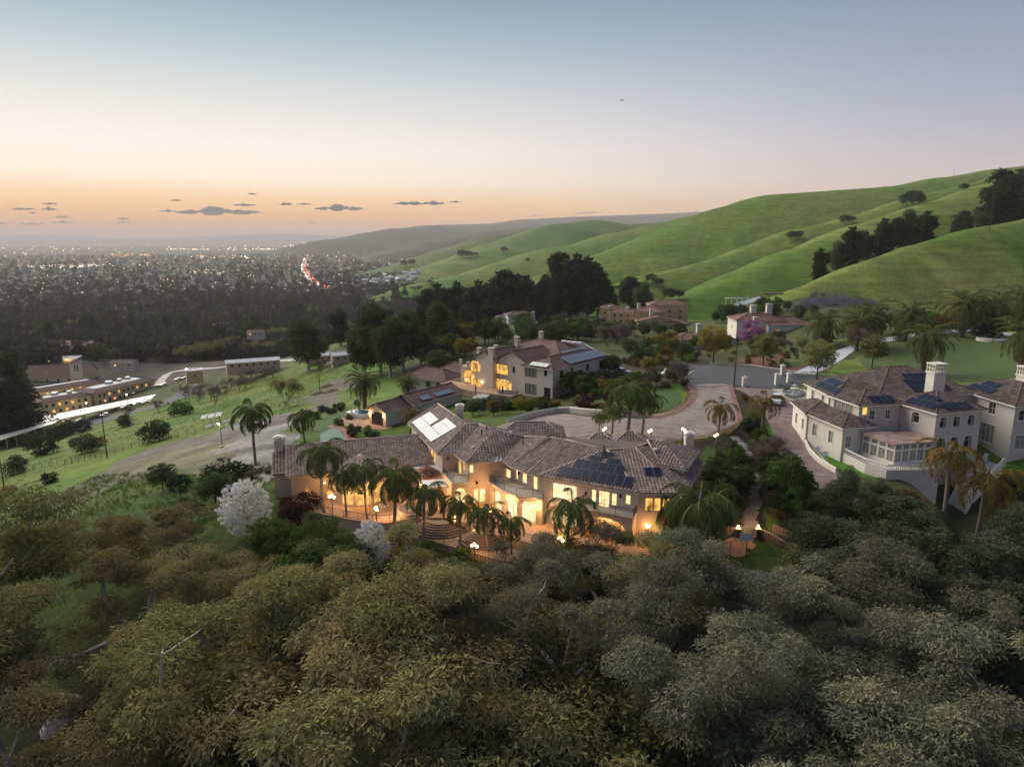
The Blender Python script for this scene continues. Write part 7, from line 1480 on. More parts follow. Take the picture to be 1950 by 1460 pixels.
scatter([(1345, 668), (1420, 655), (1540, 655), (1540, 675), (1420, 685)], 9, ['leaf_mid', 'leaf_lime', 'leaf_dark', 'leaf_rust'], .6, 1.0, 'above the bark bed', SMALL, 'tree', 11)
scatter([(1060, 640), (1140, 625), (1300, 640), (1290, 650), (1160, 655), (1080, 650)], 34, ['leaf_mid', 'leaf_green', 'leaf_dark', 'leaf_mid'], .8, 1.5, 'in front of the golden mansion', SMALL, 'tree', 12)
scatter([(1330, 615), (1400, 598), (1540, 590), (1560, 610), (1400, 620)], 26, ['leaf_mid', 'leaf_green', 'leaf_dark'], .8, 1.5, 'behind the hacienda and red-roofed house', SMALL, 'tree', 13)
scatter([(1560, 640), (1700, 622), (1800, 610), (1950, 600), (1950, 620), (1700, 645), (1580, 655)], 26, ['leaf_mid', 'leaf_dark', 'leaf_yellow', 'leaf_green', 'leaf_rust'], .6, 1.2, 'behind the palms along the pale lane', SMALL, 'tree', 14)
scatter([(1500, 640), (1560, 632), (1700, 630), (1950, 615), (1950, 632), (1700, 650), (1520, 655)], 16, ['leaf_dark', 'leaf_mid', 'leaf_green'], 1.0, 1.7, 'hedging the pale lane', seed=15)
scatter([(640, 800), (700, 790), (720, 830), (860, 800), (850, 790), (800, 812), (700, 840), (650, 825)], 12, ['leaf_mid', 'leaf_dark', 'leaf_olive'], .5, 1.0, 'around the pool house terrace', seed=17)
scatter([(560, 790), (690, 765), (668, 780), (600, 805)], 14, ['leaf_lavender', 'leaf_mid', 'leaf_dark'], .5, 1.0, 'along the fence line behind the low gabled wing', seed=18)
scatter([(1630, 955), (1700, 930), (1760, 930), (1740, 990), (1660, 1000)], 14, ['leaf_mid', 'leaf_dark', 'leaf_rust'], .7, 1.2, 'below the sunroom terrace wall', seed=19)
scatter([(1840, 915), (1940, 905), (1945, 955), (1850, 950)], 14, ['leaf_dark', 'leaf_green', 'leaf_mid'], .5, .9, 'beside the garden stair', seed=20)
for px_, b_, t_, pr, lb in ((1358, 692, 622, SMALL['leaf_yellow'], 'golden evergreen tree at the road corner'), (1430, 668, 612, SMALL['blossom_pink'], 'pink blossom tree before the red-roofed house'), (1453, 696, 636, SMALL['leaf_lime'], 'pale olive tree on the bark bed'), (1555, 722, 650, SMALL['leaf_lime'], 'spring-green tree at the gate pillars'), (1660, 700, 640, SMALL['leaf_lime'], 'wide spring-green shrub tree by the lane wall'), (1290, 736, 690, BARE[0], 'bare brown tree at the cul-de-sac corner'), (1240, 740, 700, BARE[0], 'bare tree by the parked car'), (1065, 760, 735, BARE[0], 'bare tree by the villa wall'), (950, 790, 755, BARE[0], 'bare shrub tree behind the mansion roof'),
                            (1480, 690, 640, BARE[1], 'bare grey tree above the bark bed'), (1640, 675, 625, BARE[1], 'bare grey tree under the date palms'), (1190, 668, 612, BARE[1], 'bare tree clump before the golden mansion'), (1160, 665, 620, BARE[1], 'bare tree beside the golden mansion drive'), (1430, 910, 850, BARE[0], 'bare tree beside the flagstone path'), (1465, 900, 830, BARE[0], 'bare tree on the strip by the mauve drive'), (1500, 960, 870, SMALL['leaf_green'], 'rounded evergreen tree at the bend of the mauve drive'), (1470, 930, 870, SMALL['leaf_mid'], 'evergreen tree next to the bend of the mauve drive')):
    putb(pr, px_, b_, t_, label=lb)
scatter([(1085, 752), (1130, 722), (1180, 700), (1200, 712), (1150, 745), (1100, 770)], 10, ['leaf_mid', 'leaf_green', 'leaf_dark'], .6, 1.1, 'beside the long side wall of the villa', SMALL, 'tree', 31)
scatter([(1195, 735), (1250, 720), (1300, 715), (1305, 735), (1240, 742)], 9, ['leaf_mid', 'leaf_green', 'leaf_yellow'], .5, .9, 'between the oval lawn and the road', SMALL, 'tree', 32)
scatter([(1340, 905), (1400, 880), (1415, 950), (1370, 985)], 9, ['leaf_mid', 'leaf_green', 'leaf_dark'], .5, .9, 'close to the porch-roof end of the mansion', SMALL, 'tree', 33)
scatter([(860, 790), (940, 780), (1010, 785), (900, 800)], 8, ['leaf_mid', 'leaf_green', 'leaf_yellow'], .45, .7, 'behind the mansion roof', SMALL, 'tree', 34)
# hedges
def hedge(lst, label, h=1.0, wd=1.0, leaf='leaf_dark', D=None):
    pts = smoothline([(*p, 0) for p in (gp(lst) if D is None else [Vector((PD(a, b_, D).x, PD(a, b_, D).y)) for a, b_ in lst])], 5); root = thing('hedge', label, 'hedge', (pts[0].x, pts[0].y, Hs(pts[0].x, pts[0].y)), world=True); C = []
    for a, c_ in zip(pts[:-1], pts[1:]):
        n = max(1, int((c_ - a).length / .45))
        for i in range(n): q = a.lerp(c_, i / n); C.append((q.x, q.y, Hs(q.x, q.y) + h * .5))
    C = np.array(C); V, Q, t = clump_leaves(np.random.default_rng(len(C)), C, np.tile((wd * .5, wd * .5, h * .55), (len(C), 1)), 46, .16, .08, .1, shell=.8); link('foliage', mesh_np('hedge', V, Q, t), leaf, root)
hedge([(1120, 846), (1200, 846), (1290, 846), (1345, 838), (1385, 826), (1404, 812)], 'low clipped hedge curving along the motor court lamps', 1.0, 1.1, 'leaf_yellow'); hedge([(1498, 742), (1515, 745), (1530, 752), (1518, 760), (1500, 757), (1494, 748), (1498, 742)], 'round clipped hedge around the fountain', .6, .7)
hedge([(1510, 720), (1560, 716), (1600, 722)], 'clipped hedge behind the gate pillars', 1.2, 1.4, 'leaf_mid'); hedge([(1540, 690), (1590, 660), (1660, 645)], 'clipped hedge on the inner side of the pale lane', .8, 1.0); hedge([(1800, 628), (1850, 622), (1900, 625), (1950, 632)], 'clipped hedge circle by the lane end', .9, 1.2)
for px_, b_, t_, lb in ((1863, 640, 612, 'clipped cone shrub beside the lane'), (1890, 645, 616, 'larger clipped cone shrub in the round planter')): putb(BUSH['leaf_dark'], px_, b_, t_, label=lb)
g = G(1890, 648); r_ = thing('round_planter', 'round pale stone planter wall on the big lawn', 'planter', g); b = MB(); b.lathe([(4.2, -.4), (4.2, .7), (3.9, .75), (3.8, .4), (.2, .4)], 28); b.build('ring_wall', 'stone_white', r_)
# trees on the hills
def hill_tree(pr, px_, py_, D, **k):
    p = PD(px_, py_, D); g = Hs(p.x, p.y); put(pr, p.x, p.y, top=min(p.z, g + (27 if px_ < 1890 else 44)), z=g, **k)
HT = [(1566, 470, 370, 1), (1600, 460, 375, 0), (1625, 415, 372, 1), (1650, 440, 380, 2), (1690, 405, 385, 1), (1715, 415, 390, 2), (1740, 395, 395, 0), (1770, 392, 400, 1), (1838, 402, 420, 2), (1880, 395, 430, 0), (1905, 340, 430, 1), (1925, 300, 440, 2), (1948, 310, 445, 1), (1965, 330, 430, 0), (1895, 370, 440, 2), (1212, 505, 520, 1), (1195, 520, 520, 2), (1225, 530, 500, 0)]
for px_, py_, D, k in HT: hill_tree(EUCM[k], px_, py_, D + (38 if D < 460 else 0), label='eucalyptus in the gully between the green hill spurs', group='eucalyptus on the hills', wide=1.1)
for px_, b_, t_ in ((1738, 392, 364), (1726, 395, 370), (1750, 390, 372), (1608, 428, 410), (1622, 424, 412), (1508, 458, 440), (1520, 456, 440), (1835, 364, 350), (1275, 572, 550), (1292, 570, 553), (880, 492, 476), (892, 492, 478), (905, 490, 480), (960, 482, 470), (1100, 515, 500), (1005, 500, 492), (1240, 540, 522), (1255, 545, 530), (770, 508, 496), (785, 506, 494)):
    putb(SMALL['leaf_dark'], px_, b_, t_, label='dark oak clump standing alone on a green hill', group='oaks on the hills', wide=1.5)
for px_, py_, D in ((1075, 482, 455), (1100, 478, 450), (1120, 484, 452), (1140, 505, 448), (1155, 535, 445), (1090, 500, 445), (1060, 525, 450), (1040, 520, 460), (1020, 540, 465), (1000, 520, 470), (980, 518, 475), (965, 515, 480), (950, 535, 470), (930, 535, 480), (910, 530, 490), (890, 545, 480), (870, 532, 500), (850, 545, 490), (830, 535, 510), (815, 550, 500), (1120, 540, 440), (1090, 550, 440), (1050, 560, 440), (1010, 565, 445), (970, 565, 450), (930, 570, 450), (890, 575, 450), (850, 580, 450), (1150, 570, 435), (1165, 560, 440)):
    putpx(EUCM[1 + (px_ % 2)], px_, py_, D, label='tall dark eucalyptus in the grove behind the villas', group='dark eucalyptus grove', wide=1.15)
for px_, py_, D in ((720, 578, 275), (765, 592, 270), (690, 612, 280), (740, 605, 262), (800, 625, 270)): putpx(EUCM[0], px_, py_, D, label='big spreading eucalyptus beside the villa and meadow', group='big eucalyptus clump by the meadow', wide=1.25)
scatter([(790, 690), (860, 650), (960, 640), (900, 680), (830, 715)], 26, ['leaf_mid', 'leaf_green', 'leaf_dark', 'leaf_yellow'], 1.2, 2.0, 'behind the villa chimneys', SMALL, 'tree', 21)
scatter([(940, 640), (1060, 630), (1120, 640), (1080, 660), (960, 655)], 28, ['leaf_mid', 'leaf_green', 'leaf_dark', 'leaf_mid'], 1.0, 1.8, 'between the villa roof and the grove', SMALL, 'tree', 22)
# meadow
putpx(EUCM[0], 582, 608, 372, label='large lone eucalyptus at the top of the meadow', wide=1.5); putb(OAK[2], 541, 776, 716, label='leafy young tree in the meadow by the track', wide=.8)
for px_, b_, t_ in ((443, 736, 720), (468, 734, 716), (455, 738, 722), (380, 762, 742), (400, 756, 738), (505, 716, 702), (522, 712, 698), (300, 778, 762), (355, 752, 735), (610, 704, 684), (245, 790, 775), (408, 765, 736), (480, 720, 704)): putb(ORCH, px_, b_ + 6, t_ - 2, label='small bare orchard tree in the green meadow', group='orchard trees in the meadow')
for px_, b_, t_, k in ((345, 790, 762, 'leaf_green'), (240, 812, 790, 'leaf_mid'), (185, 850, 830, 'leaf_yellow'), (165, 860, 828, 'leaf_mid'), (85, 865, 830, 'leaf_dark'), (295, 840, 803, 'leaf_mid'), (95, 920, 900, 'leaf_dark'), (30, 900, 870, 'leaf_mid'), (10, 950, 925, 'leaf_rust'), (130, 830, 806, 'leaf_dark'), (160, 822, 802, 'leaf_dark'), (110, 838, 812, 'leaf_dark'), (60, 850, 825, 'leaf_dark')):
    putb(BUSH[k], px_, b_, t_, label=f'{GR.get(k, "green")} bushy tree on the rough slope below the meadow', group=f'{GR.get(k, "green")} slope trees', wide=1.2)
for px_, py_, D, k in ((8, 650, 330, 0), (-25, 690, 320, 1), (25, 700, 345, 0), (-10, 740, 330, 1)): putpx(CYP[k], px_, py_, D, label='big dark conifer beside the institute', group='conifers beside the institute', wide=1.3)
# the wooded valley: trees one can tell apart
rng = random.Random(12); pts = []
while len(pts) < 150:
    x = rng.uniform(-20, 860); y = rng.uniform(598, 690)
    if y < 690 - max(0, (x - 330)) * .05 and not (x < 330 and y > 690 - 30) and not (40 < x < 330 and y > 668): pts.append((x, y))
for g in ground_hits(pts):
    k = rng.random(); pr = rng.choice(OAK[:3]) if k < .62 else (rng.choice(CYP) if k < .80 else rng.choice(EUCM)); h = rng.uniform(9, 17) if pr in OAK else rng.uniform(15, 27); nm = 'rounded dark tree' if pr in OAK else ('dark pointed conifer' if pr in CYP else 'tall ragged eucalyptus')
    put(pr, g.x, g.y, top=g.z + h, z=g.z, label=nm + ' in the wooded valley beyond the meadow', group=nm + 's of the valley', rz=rng.random() * 6, wide=rng.uniform(1, 1.5))
pts = [(rng.uniform(-20, 830), 540 + 60 * rng.random() ** .7) for i in range(120)]
for g in ground_hits(pts):
    k = rng.random(); pr = rng.choice(OAK[:2]) if k < .6 else rng.choice(CYP); h = rng.uniform(10, 16) if pr in OAK else rng.uniform(16, 30)
    nm = 'rounded tree' if pr in OAK else 'pointed conifer'; put(pr, g.x, g.y, top=g.z + h, z=g.z, label=nm + ' rising from the town beyond the valley wood', group=nm + 's in the town', rz=rng.random() * 6, wide=rng.uniform(1, 1.6))
for a, b_ in ((35, 640), (80, 645), (120, 640), (180, 660), (215, 665), (240, 640), (150, 650), (100, 655)):
    g = G(a, b_ + 25); put(DATE[0], g.x, g.y, s=1.6, label='fan-topped palm in the wood behind the institute', group='palms behind the institute')
# ------------------------------------------------------------------ far woods, town and lights (past counting)
rn = np.random.default_rng(5)
def valley_pts(n, r0, r1, t0=-46, t1=6):
    out = []
    while len(out) < n:
        m = 4000; r = r0 * (r1 / r0) ** rn.random(m); t = np.radians(rn.uniform(t0, t1, m)); x, y = r * np.sin(t), r * np.cos(t); z = H(x, y); b_ = base_h(x, y); ok = (np.abs(z - b_) < 6) & (z < -38) & ~((x > -350) & (x < -140) & (y > 300) & (y < 545))
        out += list(zip(x[ok], y[ok], z[ok], r[ok]))
    return np.array(out[:n])
A = valley_pts(6500, 560, 6500); hh = rn.uniform(4, 9, len(A)) * (1 + A[:, 3] / 6000); C = A[:, :3] + np.stack([0 * hh, 0 * hh, hh * .75], 1); R = np.stack([hh * .75, hh * .75, hh * .8], 1)
V, Q, t = clump_leaves(rn, C, R, 22, 3.6, 3.0, .1, shell=.5); o = link('distant_woods', mesh_np('distant_woods', V, Q, t), 'distant_leaf'); tag(o, 'dark mass of trees filling the town plain', 'woods', kind='stuff')
A = valley_pts(2600, 470, 1750, -46, 4); hh = rn.uniform(5, 10, len(A)); C = np.concatenate([A[:, :3] + np.stack([rn.normal(size=len(A)) * 2.5, rn.normal(size=len(A)) * 2.5, hh * k], 1) for k in (.5, .8, 1.1)]); R = np.tile(np.stack([hh * .45, hh * .45, hh * .38], 1), (3, 1))
V, Q, t = clump_leaves(rn, C, R, 20, 2.1, 1.6, .1, shell=.6); o = link('valley_woods', mesh_np('valley_woods', V, Q, t), 'distant_leaf'); tag(o, 'thick dark belt of trees between the meadow and the town', 'woods', kind='stuff')
def boxes(A, wx, wy, hz, C1, C2):
    V = []; Fq = []; C = []
    for (x, y, z, r), a, b_, c_, w1, w2 in zip(A, wx, wy, hz, C1, C2):
        an = rn.random() * 3; ca, sa = math.cos(an), math.sin(an); i = len(V)
        for zz in (z - 1, z + c_):
            for sx, sy in ((-1, -1), (1, -1), (1, 1), (-1, 1)): V.append((x + ca * sx * a - sa * sy * b_, y + sa * sx * a + ca * sy * b_, zz)); C.append(w1)
        for zz, k in ((z + c_ + .01, 1.12), ):
            for sx, sy in ((-1, -1), (1, -1), (1, 1), (-1, 1)): V.append((x + ca * sx * a * k - sa * sy * b_ * k, y + sa * sx * a * k + ca * sy * b_ * k, zz)); C.append(w2)
        for sx in (-1, 1): V.append((x + ca * sx * a * 1.05, y + sa * sx * a * 1.05, z + c_ + b_ * .55)); C.append(w2)
        Fq += [(i, i + 1, i + 5, i + 4), (i + 1, i + 2, i + 6, i + 5), (i + 2, i + 3, i + 7, i + 6), (i + 3, i, i + 4, i + 7), (i + 8, i + 9, i + 13, i + 12), (i + 10, i + 11, i + 12, i + 13), (i + 9, i + 10, i + 13), (i + 11, i + 8, i + 12)]
    me = bpy.data.meshes.new('houses'); me.from_pydata(V, [], Fq); me.update(); at = me.attributes.new('Col', 'FLOAT_COLOR', 'POINT'); at.data.foreach_set('color', np.array([(*c_, 1) for c_ in C], np.float32).ravel()); return me
B_t = valley_pts(700, 1650, 6000); n = len(B_t); pal = [(.11, .10, .095), (.16, .15, .14), (.09, .08, .075), (.22, .20, .19)]; pr_ = [(.06, .055, .055), (.10, .095, .095), (.06, .048, .045), (.15, .15, .155)]
o = link('town_houses', boxes(B_t, rn.uniform(5, 9, n), rn.uniform(4, 6, n), rn.uniform(2.6, 5, n), [pal[i] for i in rn.integers(0, 4, n)], [pr_[i] for i in rn.integers(0, 4, n)]), 'town'); tag(o, 'countless small houses of the town on the plain', 'houses', kind='stuff')
cl = []
for i in range(46):
    a = 668 + 135 * rn.random(); b_ = 540 - (a - 668) * .13 + rn.normal() * 5; cl.append((a, b_))
for g in ground_hits(cl):
    A1 = np.array([(0, 0, 0, 1.0)]); o = link('tract_house', boxes(A1, [rn.uniform(6, 10)], [rn.uniform(4.5, 6)], [rn.uniform(3, 6)], [(.48, .47, .46)], [(.40, .41, .43)]), 'town'); o.location = g
    tag(o, 'small pale tract house at the foot of the far green hills', 'house', 'tract houses at the hill foot')
def lights(name, P_, R_, cols, label, cat):
    V = []; Fq = []; C = []
    for (x, y, z), r, c_ in zip(P_, R_, cols):
        i = len(V); V += [(x + r, y, z), (x, y + r, z), (x - r, y, z), (x, y - r, z), (x, y, z + r), (x, y, z - r)]; C += [c_] * 6
        for k in range(4): Fq += [(i + k, i + (k + 1) % 4, i + 4), (i + (k + 1) % 4, i + k, i + 5)]
    me = bpy.data.meshes.new(name); me.from_pydata(V, [], Fq); me.update(); at = me.attributes.new('Col', 'FLOAT_COLOR', 'POINT'); at.data.foreach_set('color', np.array([(*c_, 1) for c_ in C], np.float32).ravel()); tag(link(name, me, 'town_light'), label, cat, kind='stuff')
T_ = valley_pts(520, 1700, 16000, -44, 2); cw_ = [(1, .58, .24), (1, .74, .42), (1, .86, .66), (1, .46, .14)]
lights('town_lights', [(x, y, z + 7 + r * .0022) for x, y, z, r in T_], T_[:, 3] * rn.uniform(.0002, .00055, len(T_)), [cw_[i] for i in rn.integers(0, 4, len(T_))], 'scattered warm lights of the town on the plain', 'lights')
bl = [(480 + 80 * rn.random(), 470 + 2 * rn.normal()) for i in range(30)] + [(320 + 80 * rn.random(), 464 + 2 * rn.normal()) for i in range(40)] + [(430 + 160 * rn.random(), 464 + 2 * rn.normal()) for i in range(50)] + [(355 + 120 * rn.random(), 493 + 2.5 * rn.normal()) for i in range(40)] + [(205 + 85 * rn.random(), 488 + 1.5 * rn.normal()) for i in range(50)] + [(360 + 70 * rn.random(), 524 + 3 * rn.normal()) for i in range(20)] + [(40 + 160 * rn.random(), 470 + 8 * rn.normal()) for i in range(20)]
gh = ground_hits(bl); lights('town_light_cluster', [(g.x, g.y, g.z + 12) for g in gh], [min(g.y, 15000) * rn.uniform(.00025, .0006) for g in gh], [cw_[int(rn.integers(0, 3))] if not 200 < b_[0] < 300 else (1, .34, .07) for b_ in bl], 'bright bands of lights across the far town', 'lights')
rd = smoothline([(*p, 0) for p in gp([(583, 492), (578, 506), (582, 520), (596, 534), (614, 546), (632, 554), (680, 566)])], 8); drape('boulevard', strip(rd, 26), 'concrete', .5, 14)
tl = []
for i in range(90):
    k = rn.random() * (len(rd) - 12); a = rd[int(k)].lerp(rd[int(k) + 1], k % 1); s = 1 if rn.random() < .6 else -1; tl.append((a.x + s * 6 + rn.normal() * 2, a.y, s))
lights('traffic_lights', [(x, y, Hs(x, y) + 2.5) for x, y, s in tl], [max(.8, y * .0007) for x, y, s in tl], [(1, .06, .03) if s > 0 else (1, .75, .5) for x, y, s in tl], 'red and white car lights on the town boulevard', 'lights')
lk = gp([(58, 508), (90, 505), (140, 503), (205, 504), (190, 508), (120, 510), (80, 511)]); z = min(Hs(p.x, p.y) for p in lk) + 1.5; b = MB(); b.prism([(p.x, p.y) for p in lk], z - 3, z); b.build('lake', 'water_lake')['kind'] = 'structure'
def tufts(name, n, pix, label, r0=.25, r1=.7, leaf='tuft'):
    xs = [a for a, b_ in pix]; ys = [b_ for a, b_ in pix]; w_ = [(p.x, p.y) for p in ground_hits(pix)]; wx = [a for a, b_ in w_]; wy = [b_ for a, b_ in w_]; X = rn.uniform(min(wx), max(wx), n * 8); Y = rn.uniform(min(wy), max(wy), n * 8); ok = in_poly(X, Y, w_) & (vnoise(X / 5, Y / 5, 3) > rn.random(len(X)) * .9); X, Y = X[ok][:n], Y[ok][:n]; sz = rn.uniform(r0, r1, len(X))
    V, Q, t = clump_leaves(rn, np.stack([X, Y, H(X, Y) + sz * .3], 1), np.stack([sz, sz, sz * .6], 1), 14, .38 if r1 < .5 else .9, .035 if r1 < .5 else .12, -.5, shell=.3); tag(link(name, mesh_np(name, V, Q, t), leaf), label, 'grass', kind='stuff')
tufts('slope_grass', 2400, [(0, 990), (190, 905), (330, 905), (450, 905), (440, 1000), (300, 1010), (160, 1080), (0, 1100)], 'rough tufts of grass on the bank above the wood', .08, .22); tufts('meadow_grass', 1600, [(0, 885), (330, 770), (560, 705), (660, 700), (520, 800), (230, 850), (0, 960)], 'tufts and weeds in the green meadow', .08, .22); tufts('lavender_rows', 900, [(1545, 558), (1600, 562), (1678, 574), (1660, 590), (1560, 586), (1500, 600)], 'grey lavender planting on the terraced slope under the bare hill', .8, 1.4, 'leaf_lavender')
# ------------------------------------------------------------------ poles, fences, cars, bird, clouds
def pole(px_, b_, t_, lb, arms=1):
    g = G(px_, b_); h = PD(px_, t_, g.y).z - g.z; r_ = thing('utility_pole', lb, 'pole', g); b = MB(); b.tube([(0, 0, -.5), (0, 0, h)], [.17, .12], 7); b.build('shaft', 'wood_pole', r_)
    for k in range(arms): b = MB(); b.box(-1.2, -.06, h - .7 - .9 * k, 1.2, .06, h - .55 - .9 * k); b.build('crossarm', 'wood_pole', r_)
pole(204, 872, 783, 'wooden utility pole by the meadow fence', 2); pole(609, 744, 688, 'wooden utility pole beside the dirt mounds', 1); pole(12, 955, 846, 'leaning wooden pole at the rough slope', 1); pole(1814, 348, 318, 'thin pole on the hill skyline', 1); pole(1684, 366, 350, 'small pole on the hill crest', 1); pole(1884, 440, 360, 'bare tall snag pole beside the hill trees', 0); pole(1398, 735, 640, 'slim street pole at the cul-de-sac', 1); pole(1297, 695, 640, 'slim street pole near the hacienda drive', 0)
g = G(423, 852); SLP = thing('solar_lamp', 'solar street lamp with three tilted panels on the dry bank', 'lamp', g); h = PD(423, 790, g.y).z - g.z; b = MB(); b.tube([(0, 0, 0), (0, 0, h)], .09, 7); b.build('post', 'dark_metal', SLP); b = MB(); b.box(-.35, -.35, -.2, .35, .35, .35); b.build('footing', 'concrete', SLP)
for k in range(3): M = Matrix.Translation((-.1 - 1.75 * k, .2 * k, h - .35 * k + .2)) @ Matrix.Rotation(.6, 4, 'X') @ Matrix.Rotation(-.25, 4, 'Y'); b = MB(); b.box(-.75, -.55, -.03, .75, .55, .03, M); b.build('solar_panel', 'line_white', SLP)
b = MB(); b.bar((0, 0, h - .1), (-3.7, .4, h - .7), .06); b.build('panel_arm', 'dark_metal', SLP); b = MB(); b.box(-.45, -.3, h * .72, -.1, .0, h * .72 + .18); b.build('lamp_head', 'globe', SLP); glow(SLP, (-.4, -.5, h * .72 - .3), 420, (1, .85, .5), .15)
def wire_fence(lst, lb, n=14, h=1.5):
    p = smoothline([(*q, 0) for q in gp(lst)], 5); r_ = thing('wire_fence', lb, 'fence', (p[0].x, p[0].y, Hs(p[0].x, p[0].y)), world=True)
    for q in p: z = Hs(q.x, q.y); b = MB(); b.bar((q.x, q.y, z - .2), (q.x, q.y, z + h), .1); b.build('post', 'wood_pole', r_)
    for k in (.5, 1.0, 1.45): b = MB(); b.tube([(q.x, q.y, Hs(q.x, q.y) + k) for q in p], .02, 3); b.build('wire', 'dark_metal', r_)
wire_fence([(0, 915), (80, 890), (150, 880), (205, 868), (280, 845), (340, 832), (420, 808), (480, 790), (560, 770)], 'wire fence with thin posts between meadow and dirt track'); wire_fence([(1545, 552), (1600, 556), (1690, 570), (1750, 575)], 'thin dark fence at the foot of the bare hill')
for px_, b_, lb in ((625, 735, 'low brown earth mound beside the pole'), (632, 745, 'larger brown earth mound on the track'), (610, 748, 'flat brown earth mound near the meadow')):
    g = G(px_, b_); r0_ = 2.6 + (px_ % 3) * .7; b = MB(); b.lathe([(r0_, -.4), (r0_ * .8, .35), (r0_ * .4, .9), (.05, 1.15)], 14); o = b.build('earth_mound', 'dirt_mound', smooth=True); o.location = g; tag(o, lb, 'mound')
def car_proto(paint, suv=True):
    root = thing('car', 'x', 'car'); b = MB(); L_, W_ = 4.8, 1.9; hz = 1.05 if suv else .9
    prof = [(-2.35, .35), (-2.4, .8), (-2.3, hz), (-1.0 if suv else -.9, hz + .05), (1.2, hz + .08), (2.3, hz), (2.4, .6), (2.3, .35)]; sec = []
    for s, k in ((-1, .9), (-.92, 1.0), (.92, 1.0), (1, .9)): sec.append([(x * (1 if abs(s) < 1 else .985), s * W_ / 2, .35 + (z - .35) * k if z > .9 else z) for x, z in prof])
    for s0_, s1_ in zip(sec[:-1], sec[1:]):
        for i in range(len(prof)): j = (i + 1) % len(prof); b.quad(s0_[i], s0_[j], s1_[j], s1_[i])
    b.poly(sec[0][::-1]); b.poly(sec[-1]); body = b.build('body', paint, root)
    t = 1.75 if suv else 1.45; cab = [(-1.05, hz + .04), (-.35, t), (1.6 if suv else .9, t), (2.15 if suv else 1.5, hz + .05)]; b = MB()
    A0 = [(x, -.86, z) if z < t else (x, -.68, z) for x, z in cab]; A1 = [(x, .86, z) if z < t else (x, .68, z) for x, z in cab]
    for i in range(3): b.quad(A0[i], A0[i + 1], A1[i + 1], A1[i])
    b.poly(A0[::-1]); b.poly(A1); b.build('window', 'glass_dark', root); b = MB(); b.box(-.35, -.67, t, 1.6 if suv else .9, .67, t + .05); b.build('roof', paint, root)
    for sx in (-1.45, 1.45):
        for sy in (-.95, .95):
            b = MB(); M = Matrix.Translation((sx, sy * .94, .36)) @ Matrix.Rotation(math.pi / 2, 4, 'X'); i0 = len(b.v); b.lathe([(.36, -.12), (.36, .12)], 14); b.v = [tuple(M @ Vector(v)) for v in b.v]; wh = b.build('wheel', 'tyre', root)
            b = MB(); b.lathe([(.2, -.13), (.2, .13)], 10); b.v = [tuple(M @ Vector(v)) for v in b.v]; b.build('rim', 'galv', wh)
    for sy in (-.7, .7):
        b = MB(); b.box(-2.43, sy - .18, .72, -2.36, sy + .18, .86); b.build('headlight', 'head_lamp', root); b = MB(); b.box(2.32, sy - .14, .75, 2.40, sy + .14, .95); b.build('tail_light', 'tail_red', root)
    return proto(root)
CW, CS, CK = car_proto('car_white'), car_proto('car_silver', False), car_proto('car_dark', False)
for pr, px_, b_, rz, lb in ((CW, 1478, 768, 1.15, 'white SUV parked on the mauve drive by the fountain'), (CS, 1171, 706, 2.6, 'silver car beside the end wall of the villa'), (CW, 1272, 716, .4, 'white car half hidden behind the bare corner tree'), (CS, 1185, 712, 2.6, 'silver car in the bushes next to the villa'), (CK, 488, 815, .5, 'dark car roof behind the lone palm on the bank')):
    copy_tree(pr, G(px_, b_) + Vector((0, 0, .08)), rz, 1.0, lb)
for i, (px_, b_) in enumerate(((128, 805), (152, 803), (185, 796), (200, 793), (224, 780), (238, 778), (262, 772), (278, 768), (300, 738), (312, 735), (340, 724), (352, 722))):
    copy_tree((CW, CS, CK)[i % 3], G(px_, b_) + Vector((0, 0, .2)), .6 + .2 * (i % 2), 1.0, ('white', 'silver', 'dark')[i % 3] + ' car parked by the institute canopy', ('white', 'silver', 'dark') [i % 3] + ' cars parked by the institute')
bp = PD(1185, 191, 190); BD = thing('bird', 'dark gliding bird high in the clear sky', 'bird', bp); b = MB()
b.lathe([(.02, -.55), (.11, -.3), (.13, 0), (.08, .3), (.02, .45)], 8); b.v = [(z, x, y) for x, y, z in b.v]
for s in (-1, 1): b.poly([(.15, 0, .05), (.05, s * .5, .18), (.0, s * 1.05, .08), (-.12, s * 1.0, .07), (-.2, s * .5, .14), (-.18, 0, .04)]); b.poly([(-.18, 0, .02), (-.2, s * .5, .12), (-.12, s * 1.0, .05), (.0, s * 1.05, .06), (.05, s * .5, .16), (.15, 0, .03)])
b.poly([(-.45, 0, .02), (-.8, .16, .02), (-.8, -.16, .02)]); o = b.build('body', 'car_dark', BD); BD.rotation_euler = (.3, -.2, .5)
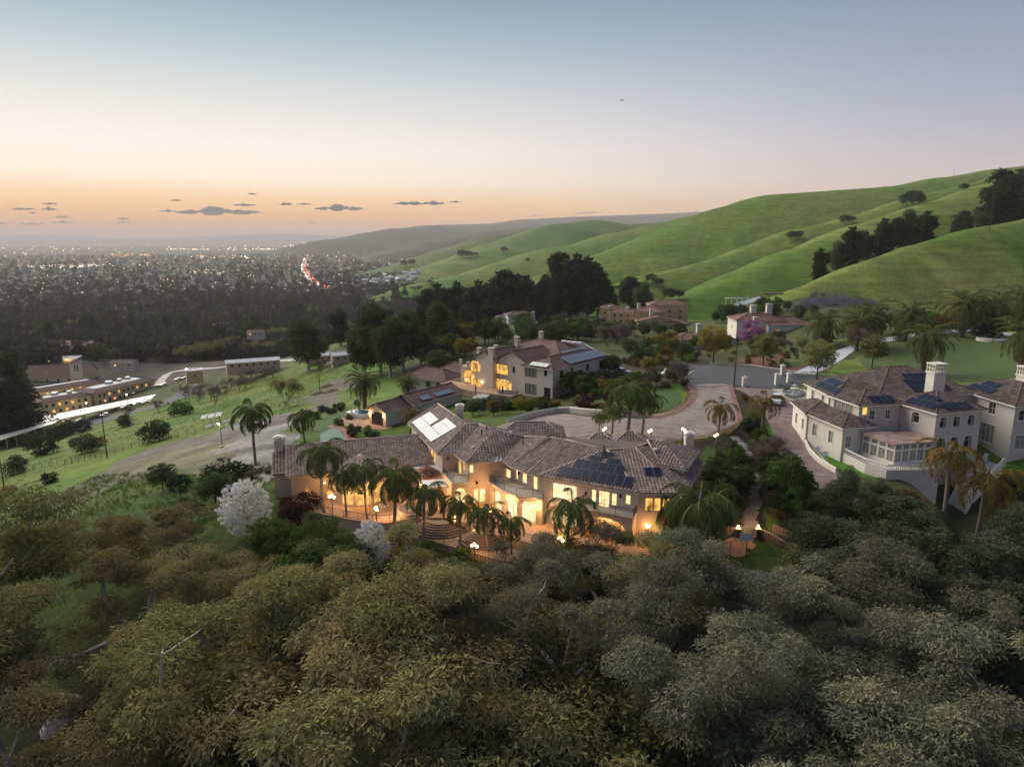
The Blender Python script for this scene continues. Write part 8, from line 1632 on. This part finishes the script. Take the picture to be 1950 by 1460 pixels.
# low clouds over the sunset: real masses far beyond the hills
rc = np.random.default_rng(9)
CL = [(410, 396, 75, 9), (480, 402, 22, 3), (465, 388, 22, 3), (320, 400, 16, 2.5), (545, 386, 12, 4), (580, 387, 14, 2), (645, 391, 45, 7), (780, 384, 30, 5), (825, 383, 20, 5), (868, 383, 11, 2), (45, 396, 25, 3), (95, 386, 15, 2.5), (93, 395, 14, 4), (0, 423, 16, 4), (58, 424, 26, 3), (120, 421, 22, 3), (118, 411, 14, 3), (235, 414, 11, 3), (235, 422, 14, 2), (335, 380, 12, 2), (480, 368, 9, 2), (595, 423, 10, 1.5), (1110, 405, 18, 1.5), (1130, 404, 14, 1), (1020, 410, 16, 1), (330, 445, 20, 1.2), (62, 404, 6, 2)]
def cloud_proto(seed):
    rr = np.random.default_rng(seed); V = []; Fq = []
    for k in range(44):
        cx = rr.uniform(-1, 1); env = .35 + .65 * abs(math.sin(cx * 4.1 + seed * 1.7)); r = (1 - abs(cx) ** 3) * rr.uniform(.05, .2) * env + .03; cz_ = rr.uniform(-.12, .45) * env * (1 - cx * cx); bm = bmesh.new(); bmesh.ops.create_icosphere(bm, subdivisions=2, radius=1); i = len(V)
        for v in bm.verts: n_ = 1 + .18 * math.sin(7 * v.co.x + k) * math.cos(6 * v.co.y + 2 * k); V.append((cx + v.co.x * r * n_, v.co.y * r * 1.2 + rr.normal() * .02, cz_ + max(v.co.z * n_, -.6) * r * 2.2))
        Fq += [tuple(i + v.index for v in f.verts) for f in bm.faces]; bm.free()
    me = bpy.data.meshes.new('cloud'); me.from_pydata(V, [], Fq); me.update(); me.polygons.foreach_set('use_smooth', np.ones(len(Fq), bool)); me.materials.append(MATS['cloud_grey']); return me
CM = [cloud_proto(s) for s in (1, 2, 3)]
for i, (a, b_, hw, hh_) in enumerate(CL):
    D = 60000.0; p = PD(a, b_ + hh_, D); o = link('cloud', CM[i % 3], None); o.location = p; sx = hw / F * D; o.scale = (sx * (1 if i % 2 else -1), sx * .8, hh_ / F * D * 1.5); o['kind'] = 'stuff'; tag(o, 'small grey cloud above the sunset horizon', 'cloud', 'clouds above the sunset')
# ------------------------------------------------------------------ the evening haze over plain and hills
b = MB(); b.box(-42000, -300, -110, 42000, 35500, 560); hz_ = b.build('haze', None); hm = bpy.data.materials.new('haze'); hm.use_nodes = True; t_ = hm.node_tree; t_.nodes.clear(); vo = t_.nodes.new('ShaderNodeVolumePrincipled'); oo = t_.nodes.new('ShaderNodeOutputMaterial')
vo.inputs['Color'].default_value = (.88, .83, .82, 1); vo.inputs['Density'].default_value = 6.5e-5; vo.inputs['Anisotropy'].default_value = 0.0; t_.links.new(vo.outputs[0], oo.inputs['Volume']); hz_.data.materials.append(hm); tag(hz_, 'thin evening haze over the valley', 'haze', kind='stuff')
# ------------------------------------------------------------------ the models the copies were made from leave the scene
def drop(o):
    for c in KIDS.get(o.name, ()): drop(c)
    bpy.data.objects.remove(o, do_unlink=True)
for o in PROTO: drop(o)
